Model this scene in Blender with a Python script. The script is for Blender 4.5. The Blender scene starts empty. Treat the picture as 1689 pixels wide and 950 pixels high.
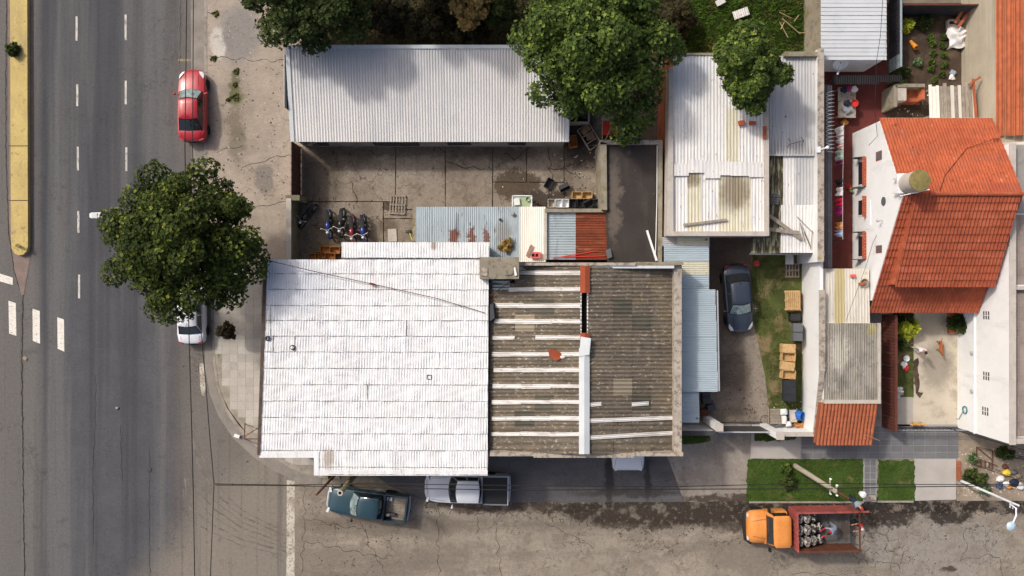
import bpy, math, random
import numpy as np
from mathutils import Vector, Matrix, Euler
random.seed(7); rng = np.random.default_rng(7)
scene = bpy.context.scene
C = scene.collection
# ------------------------------------------------------------------ camera, world, sun, exposure
H = 50.5            # drone height in metres
S = 26.0            # photograph pixels per metre on the ground
cd = bpy.data.cameras.new('camera'); cam = bpy.data.objects.new('camera', cd); C.objects.link(cam)
cam.location = (0, 0, H); cam.rotation_euler = (0, 0, 0)
cd.sensor_width = 36; cd.lens = 36 * H / (1689 / S); cd.clip_end = 1000
scene.camera = cam
SH = Vector((0.80, -0.62, -1.0))         # way the sunlight travels per metre of fall
w = bpy.data.worlds.new('World'); scene.world = w; w.use_nodes = True
nt = w.node_tree; bg = nt.nodes['Background']
sky = nt.nodes.new('ShaderNodeTexSky'); sky.sky_type = 'NISHITA'; sky.sun_disc = False
sky.sun_elevation = math.atan2(1, math.hypot(SH.x, SH.y)); sky.sun_rotation = math.atan2(-SH.x, -SH.y)
nt.links.new(sky.outputs[0], bg.inputs[0]); bg.inputs[1].default_value = 0.15
sky.air_density = 0.6; sky.dust_density = 5.0; sky.ozone_density = 0.2
sd = bpy.data.lights.new('sun', 'SUN'); sun = bpy.data.objects.new('sun', sd); C.objects.link(sun)
sd.energy = 2.0; sd.angle = math.radians(3.8); sd.color = (1.0, 0.955, 0.885)
sun.location = (-30, 25, 60); sun.rotation_euler = SH.to_track_quat('-Z', 'Y').to_euler()
vs = scene.view_settings; vs.view_transform = 'Standard'; vs.look = 'None'; vs.exposure = 0.10; vs.gamma = 1.0
vs.use_curve_mapping = False
scene.cycles.max_bounces = 6; scene.cycles.transparent_max_bounces = 6

# ------------------------------------------------------------------ helpers
def W(px, py, z=0.0):
    """The point at height z that stands over this place of the site plan (measured from the drone photograph)."""
    f = (H - z) / H
    return Vector(((px - 844.5) / S * f, (475 - py) / S * f, z))
def PL(z, *pts): return [W(x, y, z) for x, y in pts]
def sr(r, g, b):
    f = lambda c: (c / 12.92 if c <= 0.04045 else ((c + 0.055) / 1.055) ** 2.4)
    return (f(r / 255), f(g / 255), f(b / 255), 1)

MATS = {}
def mat(name, col, rough=0.85, var=0.12, scale=1.5, bump=0.0, bscale=30, layers=(), metal=0.0, spec=0.3, rnd=0.0, pos=True, stretch=None, coat=0.0, island=0.0, transl=0.0, tip=None):
    if name in MATS: return MATS[name]
    m = bpy.data.materials.new(name); m.use_nodes = True; MATS[name] = m
    n = m.node_tree.nodes; L = m.node_tree.links
    bs = n['Principled BSDF']
    bs.inputs['Roughness'].default_value = rough; bs.inputs['Metallic'].default_value = metal
    bs.inputs['Specular IOR Level'].default_value = spec
    if coat: bs.inputs['Coat Weight'].default_value = coat; bs.inputs['Coat Roughness'].default_value = 0.06
    if pos: P = n.new('ShaderNodeNewGeometry').outputs['Position']
    else: P = n.new('ShaderNodeTexCoord').outputs['Object']
    def mapped(sc):
        mp = n.new('ShaderNodeMapping'); L.new(P, mp.inputs[0])
        if not hasattr(sc, '__len__'): sc = (sc, sc, sc)
        mp.inputs['Scale'].default_value = sc; return mp.outputs[0]
    def noise(sc, det=5, dist=0.0):
        t = n.new('ShaderNodeTexNoise'); t.inputs['Scale'].default_value = 1; t.inputs['Detail'].default_value = det
        t.inputs['Distortion'].default_value = dist; t.inputs['Roughness'].default_value = 0.6
        L.new(mapped(sc), t.inputs['Vector']); return t.outputs['Fac']
    def mr(x, a, b, c=0.0, d=1.0, smooth=True):
        r = n.new('ShaderNodeMapRange'); r.interpolation_type = 'SMOOTHSTEP' if smooth else 'LINEAR'
        L.new(x, r.inputs[0])
        for i, v in enumerate((a, b, c, d)): r.inputs[i + 1].default_value = v
        return r.outputs[0]
    def math_(op, a, b):
        k = n.new('ShaderNodeMath'); k.operation = op
        for i, v in enumerate((a, b)):
            if isinstance(v, (int, float)): k.inputs[i].default_value = v
            else: L.new(v, k.inputs[i])
        return k.outputs[0]
    def mix(fac, a, b, bt='MIX'):
        k = n.new('ShaderNodeMix'); k.data_type = 'RGBA'; k.blend_type = bt
        if isinstance(fac, (int, float)): k.inputs[0].default_value = fac
        else: L.new(fac, k.inputs[0])
        for i, v in ((6, a), (7, b)):
            if isinstance(v, tuple): k.inputs[i].default_value = v if len(v) == 4 else v + (1,)
            else: L.new(v, k.inputs[i])
        return k.outputs[2]
    col = tuple(col)[:3] + (1,)
    lo = tuple(c * (1 - var) for c in col[:3]) + (1,); hi = tuple(min(1, c * (1 + var)) for c in col[:3]) + (1,)
    sc0 = stretch if stretch else scale
    cur = mix(mr(noise(sc0, 6), 0.3, 0.7), lo, hi)
    for ly in layers:
        k = ly[0]
        if k == 'noise':      # kind, scale, lo, hi, colour, amount
            f = math_('MULTIPLY', mr(noise(ly[1], 6), ly[2], ly[3]), ly[5]); cur = mix(f, cur, ly[4])
        elif k == 'fine':     # kind, scale, amount : light and dark grain
            f = mr(noise(ly[1], 3), 0.25, 0.75, 1 - ly[2], 1 + ly[2], False)
            cb = n.new('ShaderNodeCombineColor')
            for i in range(3): L.new(f, cb.inputs[i])
            cur = mix(1.0, cur, cb.outputs[0], 'MULTIPLY')
        elif k == 'crack':    # kind, scale, width, colour, amount, mask scale, mask lo, mask hi
            v = n.new('ShaderNodeTexVoronoi'); v.feature = 'DISTANCE_TO_EDGE'; v.inputs['Scale'].default_value = 1
            d = n.new('ShaderNodeVectorMath'); d.operation = 'ADD'
            nz = n.new('ShaderNodeTexNoise'); nz.inputs['Scale'].default_value = 2.2; nz.inputs['Detail'].default_value = 5; L.new(P, nz.inputs['Vector'])
            s2 = n.new('ShaderNodeVectorMath'); s2.operation = 'SCALE'; s2.inputs['Scale'].default_value = 0.7; L.new(nz.outputs['Color'], s2.inputs[0])
            L.new(mapped(ly[1]), d.inputs[0]); L.new(s2.outputs[0], d.inputs[1]); L.new(d.outputs[0], v.inputs['Vector'])
            f = mr(v.outputs['Distance'], 0.0, ly[2], 1.0, 0.0)
            f = math_('MULTIPLY', f, mr(noise(ly[5], 3), ly[6], ly[7])); f = math_('MULTIPLY', f, ly[4]); cur = mix(f, cur, ly[3])
        elif k == 'spot':     # kind, px, py, rx, ry, colour, amount, ragged(m), soft, z
            c0 = W(ly[1], ly[2], ly[9] if len(ly) > 9 else 0)
            a = n.new('ShaderNodeVectorMath'); a.operation = 'SUBTRACT'; L.new(P, a.inputs[0]); a.inputs[1].default_value = c0
            nz = n.new('ShaderNodeTexNoise'); nz.inputs['Scale'].default_value = 1.1; nz.inputs['Detail'].default_value = 10; nz.inputs['Roughness'].default_value = 0.78; L.new(P, nz.inputs['Vector'])
            b1 = n.new('ShaderNodeVectorMath'); b1.operation = 'SUBTRACT'; L.new(nz.outputs['Color'], b1.inputs[0]); b1.inputs[1].default_value = (.5, .5, .5)
            b2 = n.new('ShaderNodeVectorMath'); b2.operation = 'SCALE'; b2.inputs['Scale'].default_value = ly[7] * 4; L.new(b1.outputs[0], b2.inputs[0])
            e = n.new('ShaderNodeVectorMath'); e.operation = 'ADD'; L.new(a.outputs[0], e.inputs[0]); L.new(b2.outputs[0], e.inputs[1])
            g = n.new('ShaderNodeVectorMath'); g.operation = 'MULTIPLY'; L.new(e.outputs[0], g.inputs[0]); g.inputs[1].default_value = (S / ly[3], S / ly[4], 0)
            l = n.new('ShaderNodeVectorMath'); l.operation = 'LENGTH'; L.new(g.outputs[0], l.inputs[0])
            f = mr(l.outputs['Value'], 1 - ly[8], 1 + ly[8], ly[6], 0.0); cur = mix(f, cur, ly[5])
        elif k == 'grad':     # kind, axis vector (world, metres), start, end, colour, amount, ragged
            dt = n.new('ShaderNodeVectorMath'); dt.operation = 'DOT_PRODUCT'; L.new(P, dt.inputs[0]); dt.inputs[1].default_value = ly[1]
            x = math_('ADD', dt.outputs['Value'], math_('MULTIPLY', math_('SUBTRACT', noise(0.35, 5), 0.5), ly[6]))
            cur = mix(math_('MULTIPLY', mr(x, ly[2], ly[3]), ly[5]), cur, ly[4])
        elif k == 'grid':     # kind, size x, size y, joint, colour, amount : laid joints too fine to build
            sp = n.new('ShaderNodeSeparateXYZ'); L.new(P, sp.inputs[0]); fs = []
            for i, sz in ((0, ly[1]), (1, ly[2])):
                q = math_('FRACT', math_('DIVIDE', math_('ADD', sp.outputs[i], 500.0), sz), 0)
                fs.append(math_('GREATER_THAN', math_('ABSOLUTE', math_('SUBTRACT', q, 0.5), 0), 0.5 - ly[3] / sz / 2))
            cur = mix(math_('MULTIPLY', math_('MAXIMUM', fs[0], fs[1]), ly[5]), cur, ly[4])
    if rnd or island:
        src = n.new('ShaderNodeObjectInfo').outputs['Random'] if rnd else n.new('ShaderNodeNewGeometry').outputs['Random Per Island']
        r_ = rnd or island
        f = mr(src, 0, 1, 1 - r_, 1 + r_, False)
        cb = n.new('ShaderNodeCombineColor')
        for i in range(3): L.new(f, cb.inputs[i])
        cur = mix(1.0, cur, cb.outputs[0], 'MULTIPLY')
    if tip: cur = mix(mr(n.new('ShaderNodeNewGeometry').outputs['Random Per Island'], tip[1], tip[2]), cur, tip[0])
    L.new(cur, bs.inputs['Base Color'])
    if bump:
        b = n.new('ShaderNodeBump'); b.inputs['Strength'].default_value = 1; b.inputs['Distance'].default_value = bump
        L.new(noise(bscale, 4), b.inputs['Height']); L.new(b.outputs[0], bs.inputs['Normal'])
    if transl:
        t = n.new('ShaderNodeBsdfTranslucent'); L.new(cur, t.inputs[0]); ms = n.new('ShaderNodeMixShader'); ms.inputs[0].default_value = transl
        L.new(bs.outputs[0], ms.inputs[1]); L.new(t.outputs[0], ms.inputs[2]); L.new(ms.outputs[0], n['Material Output'].inputs[0])
    return m

class B:
    """collects faces, then links them as ONE mesh object"""
    def __init__(s): s.v = []; s.f = []; s.m = []
    def add(s, vs, fs, mi=0):
        k = len(s.v); s.v += [Vector(v) for v in vs]; s.f += [tuple(i + k for i in f) for f in fs]; s.m += [mi] * len(fs); return s
    def box(s, x0, x1, y0, y1, z0, z1, mi=0):
        return s.add([(x0,y0,z0),(x1,y0,z0),(x1,y1,z0),(x0,y1,z0),(x0,y0,z1),(x1,y0,z1),(x1,y1,z1),(x0,y1,z1)],
                     [(3,2,1,0),(4,5,6,7),(0,1,5,4),(1,2,6,5),(2,3,7,6),(3,0,4,7)], mi)
    def obox(s, c, sz, rz=0, ry=0, rx=0, mi=0):
        M = Matrix.Translation(Vector(c)) @ Euler((rx, ry, rz)).to_matrix().to_4x4(); a, b, d = (q / 2 for q in sz)
        P = [M @ Vector(p) for p in [(-a,-b,-d),(a,-b,-d),(a,b,-d),(-a,b,-d),(-a,-b,d),(a,-b,d),(a,b,d),(-a,b,d)]]
        return s.add(P, [(3,2,1,0),(4,5,6,7),(0,1,5,4),(1,2,6,5),(2,3,7,6),(3,0,4,7)], mi)
    def bar(s, a, b, wd, ht, mi=0):
        a = Vector(a); b = Vector(b); d = b - a; L = d.length; q = d.to_track_quat('X', 'Z').to_matrix().to_4x4()
        M = Matrix.Translation((a + b) / 2) @ q; x, y, z = L / 2, wd / 2, ht / 2
        P = [M @ Vector(p) for p in [(-x,-y,-z),(x,-y,-z),(x,y,-z),(-x,y,-z),(-x,-y,z),(x,-y,z),(x,y,z),(-x,y,z)]]
        return s.add(P, [(3,2,1,0),(4,5,6,7),(0,1,5,4),(1,2,6,5),(2,3,7,6),(3,0,4,7)], mi)
    def prism(s, top, z0, mi=0, bottom=None):
        n = len(top); top = [Vector(p) for p in top]
        if sum(top[i].x * top[(i+1) % n].y - top[(i+1) % n].x * top[i].y for i in range(n)) < 0: top = top[::-1]
        bot = [Vector((p.x, p.y, z0)) for p in top]
        return s.add(bot + top, [tuple(range(n))[::-1], tuple(range(n, 2*n))] + [(i, (i+1) % n, (i+1) % n + n, i + n) for i in range(n)], mi)
    def tube(s, pts, r, n=6, mi=0, r1=None):
        pts = [Vector(p) for p in pts]; rings = []
        for i, p in enumerate(pts):
            d = (pts[min(i+1, len(pts)-1)] - pts[max(i-1, 0)]).normalized()
            u = d.cross(Vector((0, 0, 1))); u = u.normalized() if u.length > 1e-3 else Vector((1, 0, 0)); v = d.cross(u)
            t = i / max(1, len(pts)-1); rr = r if r1 is None else r + (r1 - r) * t
            rings.append([p + (u * math.cos(2*math.pi*k/n) + v * math.sin(2*math.pi*k/n)) * rr for k in range(n)])
        return s.loft(rings, mi, True)
    def loft(s, rings, mi=0, closed=True, caps=True):
        n = len(rings[0]); vs = [p for r in rings for p in r]; fs = []
        for i in range(len(rings)-1):
            for k in range(n if closed else n-1):
                a = i*n + k; b = i*n + (k+1) % n; fs.append((a, b, b+n, a+n))
        if caps: fs += [tuple(range(n))[::-1], tuple(range((len(rings)-1)*n, len(rings)*n))]
        return s.add(vs, fs, mi)
    def lathe(s, prof, c=(0,0,0), n=16, axis='z', mi=0, tilt=None):
        c = Vector(c); rings = []
        for r, z in prof:
            ring = []
            for k in range(n):
                a = 2*math.pi*k/n; p = Vector((r*math.cos(a), r*math.sin(a), z))
                if axis == 'y': p = Vector((p.x, p.z, p.y))
                elif axis == 'x': p = Vector((p.z, p.x, p.y))
                if tilt: p.rotate(tilt)
                ring.append(c + p)
            rings.append(ring)
        return s.loft(rings, mi)
    def ball(s, c, r, n=10, mi=0):
        if not hasattr(r, '__len__'): r = (r, r, r)
        c = Vector(c); m = max(4, n * 2 // 3)
        rings = [[c + Vector((r[0]*math.sin(math.pi*(i+.02)/(m+.04))*math.cos(2*math.pi*k/n), r[1]*math.sin(math.pi*(i+.02)/(m+.04))*math.sin(2*math.pi*k/n), -r[2]*math.cos(math.pi*i/m))) for k in range(n)] for i in range(m+1)]
        return s.loft(rings, mi)
    def sheet(s, q, ribs, amp, nv=2, trap=False, dent=0.0, mi=0, spr=4, wob=0.0):
        """ribbed sheet over the quad q=(u0v0,u1v0,u1v1,u0v1); ribs run along v"""
        a, b, c, d = (Vector(p) for p in q); nu = max(1, int(round(ribs * spr))); vs = []; ph = random.random() * 9
        for j in range(nv + 1):
            v = j / nv
            for i in range(nu + 1):
                u = i / nu; p = (a*(1-u) + b*u) * (1-v) + (d*(1-u) + c*u) * v
                t = u * ribs
                if trap: zz = amp if (t % 1.0) < 0.26 else -amp * 0.4
                else: zz = amp * math.sin(2*math.pi*t) * (1 if not wob else (1-wob) + wob*(.5+.5*math.sin(t*.83+ph+2*math.sin(v*3+ph)))*(.5+.5*math.sin(t*.31+v*7+ph))*2)
                if dent: zz += dent * (math.sin(t*0.7 + ph + 3*math.sin(v*4+ph)) * math.sin(v*5.1 + t*0.13 + ph*2))
                vs.append(p + Vector((0, 0, zz)))
        return s.add(vs, [(j*(nu+1)+i, j*(nu+1)+i+1, (j+1)*(nu+1)+i+1, (j+1)*(nu+1)+i) for j in range(nv) for i in range(nu)], mi)
    def build(s, name, mats, parent=None, smooth=False, local=False, org=None):
        if not isinstance(mats, (list, tuple)): mats = [mats]
        me = bpy.data.meshes.new(name); off = Vector((0, 0, 0))
        if parent is not None and not local: off = Vector(parent['_o']) if '_o' in parent else Vector((0, 0, 0))
        if org is not None: off = Vector(org)
        me.from_pydata([tuple(v - off) for v in s.v], [], s.f)
        for x in mats: me.materials.append(x)
        if any(s.m): me.polygons.foreach_set('material_index', s.m)
        if smooth:
            me.polygons.foreach_set('use_smooth', [True] * len(me.polygons)); me.set_sharp_from_angle(angle=math.radians(smooth if smooth is not True else 40))
        me.update()
        o = bpy.data.objects.new(name, me); C.objects.link(o)
        if parent is not None:
            o.parent = parent
            if not local: pass
            if '_o' in parent: o['_o'] = parent['_o']
        elif org is not None: o.location = org; o['_o'] = tuple(org)
        return o

def tag(o, label=None, cat=None, group=None, kind=None):
    if label: o['label'] = label
    if cat: o['category'] = cat
    if group: o['group'] = group
    if kind: o['kind'] = kind
    return o
def thing(name, label, cat, loc=(0,0,0), rz=0, group=None):
    """an Empty at the thing's base that parents its parts"""
    o = bpy.data.objects.new(name, None); C.objects.link(o); o.location = loc; o.rotation_euler = (0, 0, rz)
    o.empty_display_size = 0.3; o['_o'] = tuple(loc); return tag(o, label, cat, group)
def struct(name, b, m, parent=None, smooth=False):
    o = b.build(name, m, parent, smooth)
    if parent is None: tag(o, kind='structure')
    return o
def copy_tree(o, parent=None):
    c = o.copy(); C.objects.link(c); c.parent = parent
    for ch in o.children: copy_tree(ch, c)
    return c
def place(root, loc, rz=0, label=None, group=None):
    root.location = loc; root.rotation_euler = (0, 0, rz)
    if label: root['label'] = label
    if group: root['group'] = group
    return root
def inside(p, poly):
    x, y = p; r = False; j = len(poly) - 1
    for i in range(len(poly)):
        xi, yi = poly[i]; xj, yj = poly[j]
        if (yi > y) != (yj > y) and x < (xj - xi) * (y - yi) / (yj - yi) + xi: r = not r
        j = i
    return r
def ragged(poly, step=8, amp=3, seed=0):
    """outline in plan units with an uneven edge"""
    rr = random.Random(seed); out = []
    for i in range(len(poly)):
        a, b = poly[i], poly[(i+1) % len(poly)]; L = math.hypot(b[0]-a[0], b[1]-a[1]); n = max(1, int(L/step)); nx, ny = -(b[1]-a[1])/(L+1e-6), (b[0]-a[0])/(L+1e-6)
        for k in range(n):
            t = k/n; d = rr.uniform(-amp, amp); out.append((a[0]+(b[0]-a[0])*t + nx*d, a[1]+(b[1]-a[1])*t + ny*d))
    return out
def flat(z, pts, th=0.0):
    b = B(); P = PL(z, *pts)
    n = len(P)
    if sum(P[i].x * P[(i+1) % n].y - P[(i+1) % n].x * P[i].y for i in range(n)) < 0: P = P[::-1]
    if th: return b.prism(P, z - th)
    return b.add(P, [tuple(range(n))])
def poly_fill(b, z, pts, mi=0):
    """flat concave outline cut into triangles"""
    from mathutils.geometry import tessellate_polygon
    P = PL(z, *pts); tr = tessellate_polygon([P]); fs = []
    for t in tr:
        a, c, d = (P[i] for i in t); fs.append(t if (c-a).cross(d-a).z > 0 else t[::-1])
    return b.add(P, fs, mi)
def voronoi(poly, n, seed, shrink):
    """convex cells of a shattered convex outline (plan units)"""
    rr = random.Random(seed); xs = [p[0] for p in poly]; ys = [p[1] for p in poly]; pts = []
    while len(pts) < n:
        q = (rr.uniform(min(xs), max(xs)), rr.uniform(min(ys), max(ys)))
        if inside(q, poly) and all(math.hypot(q[0]-p[0], q[1]-p[1]) > 9 for p in pts[-60:]) or rr.random() < .002: pts.append(q)
    out = []
    for i, p in enumerate(pts):
        cell = list(poly)
        for j, q in enumerate(pts):
            if i == j: continue
            mx, my = (p[0]+q[0])/2, (p[1]+q[1])/2; dx, dy = q[0]-p[0], q[1]-p[1]; new = []
            for k in range(len(cell)):
                a, b = cell[k], cell[(k+1) % len(cell)]
                da = (a[0]-mx)*dx + (a[1]-my)*dy; db = (b[0]-mx)*dx + (b[1]-my)*dy
                if da <= 0: new.append(a)
                if da * db < 0: t = da/(da-db); new.append((a[0]+(b[0]-a[0])*t, a[1]+(b[1]-a[1])*t))
            cell = new
            if len(cell) < 3: break
        if len(cell) >= 3:
            cx = sum(c[0] for c in cell)/len(cell); cy = sum(c[1] for c in cell)/len(cell); o = []
            for c in cell:
                L = math.hypot(c[0]-cx, c[1]-cy) + 1e-6; k = max(0, L - shrink) / L; o.append((cx+(c[0]-cx)*k, cy+(c[1]-cy)*k))
            fine = []
            for k in range(len(o)):
                a, b = o[k], o[(k+1) % len(o)]; m = max(1, int(math.hypot(b[0]-a[0], b[1]-a[1]) / 3.5))
                for q in range(m):
                    x, y = a[0]+(b[0]-a[0])*q/m, a[1]+(b[1]-a[1])*q/m; fine.append((x + .9*math.sin(.9*x+1.7*y) + .5*math.sin(2.3*y-1.1*x), y + .9*math.sin(1.3*x-.8*y+2) + .5*math.sin(2.1*x+.7*y)))
            out.append(fine)
    return out
# ------------------------------------------------------------------ materials
DK = sr(38, 34, 31)
M_ground = mat('bare_ground', sr(120, 110, 98), 0.95, 0.2, 0.8, 0.01, 20, [('fine', 9, .15)])
M_asph = mat('avenue_asphalt', sr(80, 81, 84), 0.9, 0.10, 0.5, 0.004, 60, [
    ('noise', (0.55, 0.010, 1), 0.44, 0.62, sr(61, 62, 66), .8), ('noise', (0.33, 0.012, 1), 0.49, 0.62, sr(103, 102, 100), .75),
    ('grad', (1, 0, 0), -29.6, -30.4, sr(110, 106, 101), .75, .5), ('grad', (1, 0, 0), -22.6, -19.8, sr(116, 110, 102), .8, 1.4),
    ('grad', (.75, -.66, 0), -7.2, -3.6, sr(130, 122, 110), .85, 2.0), ('noise', (1.3, .03, 1), .55, .68, sr(76, 74, 73), .5),
    ('noise', (3.0, 0.05, 1), 0.52, 0.7, sr(78, 75, 73), .4), ('noise', .9, .58, .72, sr(74, 71, 69), .45), ('crack', 0.18, .012, sr(56, 52, 48), .7, .12, .5, .6), ('crack', 0.6, .012, sr(60, 56, 52), .55, .2, .54, .64), ('fine', 14, .24), ('fine', 5, .10), ('noise', 7, .66, .72, sr(60, 57, 55), .6)])
M_street = mat('side_street_concrete', sr(147, 137, 122), 0.9, 0.12, 0.35, 0.006, 40, [
    ('noise', (0.06, .9, 1), .48, .68, sr(112, 103, 92), .6), ('noise', (0.22, .5, 1), .5, .66, sr(118, 109, 98), .6), ('noise', .5, .56, .70, sr(160, 151, 136), .5), ('noise', 1.4, .56, .70, sr(112, 102, 90), .5),
    ('spot', 560, 930, 190, 26, sr(112, 103, 92), .6, .5, .4), ('spot', 640, 868, 150, 16, sr(104, 94, 82), .7, .35, .4), ('spot', 1540, 900, 120, 55, sr(140, 134, 125), .8, .5, .12), ('spot', 1250, 915, 90, 30, sr(120, 112, 100), .6, .6, .2),
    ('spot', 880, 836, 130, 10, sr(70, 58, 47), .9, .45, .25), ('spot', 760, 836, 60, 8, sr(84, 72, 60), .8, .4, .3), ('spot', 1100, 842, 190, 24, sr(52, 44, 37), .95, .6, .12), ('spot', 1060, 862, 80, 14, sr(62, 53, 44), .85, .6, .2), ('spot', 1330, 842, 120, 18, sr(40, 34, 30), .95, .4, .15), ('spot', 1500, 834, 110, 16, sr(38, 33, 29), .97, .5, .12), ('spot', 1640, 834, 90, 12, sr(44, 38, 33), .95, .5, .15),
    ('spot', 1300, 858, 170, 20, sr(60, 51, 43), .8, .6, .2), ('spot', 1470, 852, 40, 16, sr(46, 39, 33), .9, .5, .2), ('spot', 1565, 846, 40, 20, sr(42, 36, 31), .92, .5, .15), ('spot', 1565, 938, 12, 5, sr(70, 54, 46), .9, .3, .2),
    ('noise', .8, .50, .60, sr(126, 117, 105), .7), ('noise', 3.2, .56, .64, sr(122, 113, 101), .55), ('noise', 4, .68, .74, sr(170, 160, 146), .5), ('crack', 0.33, .016, sr(62, 54, 47), .9, .16, .44, .58), ('crack', 0.9, .02, sr(76, 67, 58), .7, .22, .52, .62), ('noise', 5, .62, .72, sr(104, 94, 83), .5), ('fine', 12, .20), ('fine', 4, .12)])
M_lot = mat('lot_concrete', sr(160, 148, 134), 0.92, 0.12, 0.6, 0.006, 40, [
    ('noise', 0.5, .5, .7, sr(138, 127, 114), .6), ('spot', 395, 55, 34, 46, sr(126, 124, 122), .75, .5, .3), ('spot', 360, 72, 12, 24, sr(196, 190, 180), .8, .3, .3), ('spot', 436, 295, 15, 24, sr(118, 113, 107), .75, .35, .2),
    ('spot', 390, 160, 12, 16, sr(88, 92, 50), .8, .4, .4), ('spot', 386, 135, 7, 20, sr(84, 84, 52), .7, .5, .4), ('spot', 388, 205, 14, 26, sr(110, 100, 84), .7, .6, .4), ('spot', 393, 240, 12, 26, sr(104, 98, 82), .6, .6, .4),
    ('crack', 0.5, .016, sr(92, 82, 72), .8, .2, .47, .6), ('noise', 3.5, .60, .70, sr(110, 100, 88), .6), ('crack', 1.3, .02, sr(104, 94, 83), .6, .3, .52, .64), ('fine', 12, .18), ('fine', 4, .10)])
M_gutter = mat('gutter_concrete', sr(137, 130, 121), 0.9, 0.1, 1, 0.004, 40, [('noise', 1.2, .5, .7, sr(112, 106, 99), .6), ('fine', 14, .1)])
M_kerb = mat('kerb_concrete', sr(150, 142, 130), 0.9, 0.12, 2, 0.004, 40, [('noise', 2.5, .5, .65, sr(108, 100, 90), .5), ('fine', 12, .1)], rnd=.1)
M_tile = mat('pavement_tile', sr(176, 170, 159), 0.85, 0.06, 1.2, 0.002, 40, [('noise', .6, .52, .7, sr(160, 153, 142), .6), ('noise', 5, .58, .72, sr(140, 132, 120), .5), ('fine', 12, .1)], rnd=.1)
M_joint = mat('pavement_joint', sr(150, 142, 128), 0.95, 0.2, 2, 0, 10, [('noise', 1.1, .62, .68, sr(92, 96, 56), .8)])
M_gtile = mat('grey_vibrated_tile', sr(112, 112, 113), 0.7, 0.07, 1.5, 0.002, 40, [('noise', .5, .5, .7, sr(134, 133, 131), .6), ('fine', 12, .08)], rnd=.08)
M_gjoint = mat('pale_grout', sr(156, 154, 149), 0.95)
M_yard = mat('yard_concrete', sr(140, 129, 115), 0.9, 0.12, 0.6, 0.006, 40, [
    ('noise', .45, .46, .66, sr(108, 97, 84), .75), ('noise', 2.2, .55, .7, sr(100, 90, 78), .5), ('noise', .8, .56, .7, sr(158, 148, 134), .5),
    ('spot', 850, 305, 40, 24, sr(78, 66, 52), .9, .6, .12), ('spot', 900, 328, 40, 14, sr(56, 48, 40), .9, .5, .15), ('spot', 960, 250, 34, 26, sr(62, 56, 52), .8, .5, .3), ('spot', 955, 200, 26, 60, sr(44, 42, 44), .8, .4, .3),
    ('spot', 560, 400, 70, 34, sr(92, 82, 64), .7, .5, .4), ('spot', 640, 372, 18, 12, sr(92, 80, 66), .8, .3, .3), ('spot', 575, 420, 40, 14, sr(92, 48, 38), .7, .4, .3), ('spot', 560, 262, 50, 18, sr(96, 86, 75), .7, .5, .4),
    ('spot', 530, 300, 36, 50, sr(88, 78, 67), .7, .7, .4), ('spot', 700, 250, 190, 10, sr(92, 82, 71), .7, .6, .5), ('spot', 640, 290, 60, 14, sr(160, 150, 136), .5, .6, .5), ('spot', 830, 255, 60, 14, sr(84, 74, 64), .7, .7, .4), ('noise', 5, .60, .70, sr(88, 78, 67), .6), ('crack', 0.75, .016, sr(52, 45, 38), .95, .25, .40, .54), ('crack', 1.7, .02, sr(70, 61, 52), .7, .4, .5, .62), ('fine', 12, .22), ('fine', 4, .14)])
M_drive = mat('driveway_concrete', sr(146, 137, 126), 0.9, 0.12, 0.6, 0.005, 40, [('noise', (.9, .3, 1), .5, .68, sr(118, 109, 99), .6), ('spot', 1200, 822, 80, 8, sr(66, 55, 46), .9, .5, .3), ('noise', 3, .58, .70, sr(108, 98, 88), .5), ('noise', 1.2, .52, .66, sr(164, 156, 146), .5), ('fine', 12, .16), ('fine', 4, .1)])
M_drive2 = mat('back_drive_concrete', sr(118, 107, 96), 0.92, 0.14, 0.7, 0.005, 40, [('spot', 1205, 470, 55, 85, sr(96, 86, 76), .8, .5, .4), ('spot', 1212, 610, 26, 34, sr(88, 77, 66), .6, .5, .4), ('spot', 1255, 620, 16, 90, sr(150, 140, 126), .7, .3, .4), ('crack', .5, .015, sr(60, 52, 45), .8, .2, .46, .58), ('spot', 1180, 600, 12, 60, sr(84, 74, 64), .6, .5, .4), ('spot', 1235, 560, 16, 40, sr(146, 136, 122), .5, .6, .5), ('spot', 1200, 660, 40, 20, sr(132, 122, 110), .5, .6, .5), ('noise', 2, .52, .66, sr(92, 82, 72), .5), ('fine', 11, .2), ('fine', 4, .12)])
M_apron = mat('shade_toned_asphalt_apron', sr(94, 92, 92), 0.9, 0.12, 0.6, 0.004, 40, [('noise', (.3, .9, 1), .5, .7, sr(82, 80, 79), .6), ('spot', 1005, 790, 7, 42, sr(46, 44, 44), .8, .2, .4), ('spot', 1068, 795, 5, 30, sr(50, 48, 48), .8, .2, .4), ('spot', 1040, 812, 90, 7, sr(56, 52, 50), .8, .3, .5), ('noise', 2.5, .6, .7, sr(70, 68, 67), .5), ('crack', .5, .014, sr(50, 48, 47), .7, .2, .5, .6), ('fine', 12, .2)])  # asphalt tone deepened to paint in the shade below the gabled workshop
M_path = mat('smooth_drive_slab', sr(172, 166, 158), 0.85, 0.07, .8, .002, 30, [('noise', .7, .5, .72, sr(186, 181, 174), .6), ('fine', 15, .06)])
M_patio = mat('patio_concrete', sr(192, 182, 164), 0.9, 0.06, 0.8, 0.003, 30, [('noise', .7, .52, .68, sr(150, 140, 124), .75), ('noise', 2.4, .57, .7, sr(160, 150, 134), .5), ('spot', 1545, 605, 26, 36, sr(130, 122, 110), .75, .5, .5), ('spot', 1535, 535, 30, 24, sr(146, 138, 124), .7, .4, .4), ('fine', 14, .06)])
M_red = mat('red_painted_floor', sr(98, 46, 41), 0.8, 0.16, 0.9, 0.002, 30, [('noise', .8, .5, .7, sr(84, 40, 36), .6), ('noise', 4, .6, .72, sr(128, 84, 74), .35), ('fine', 12, .1)])
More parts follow.
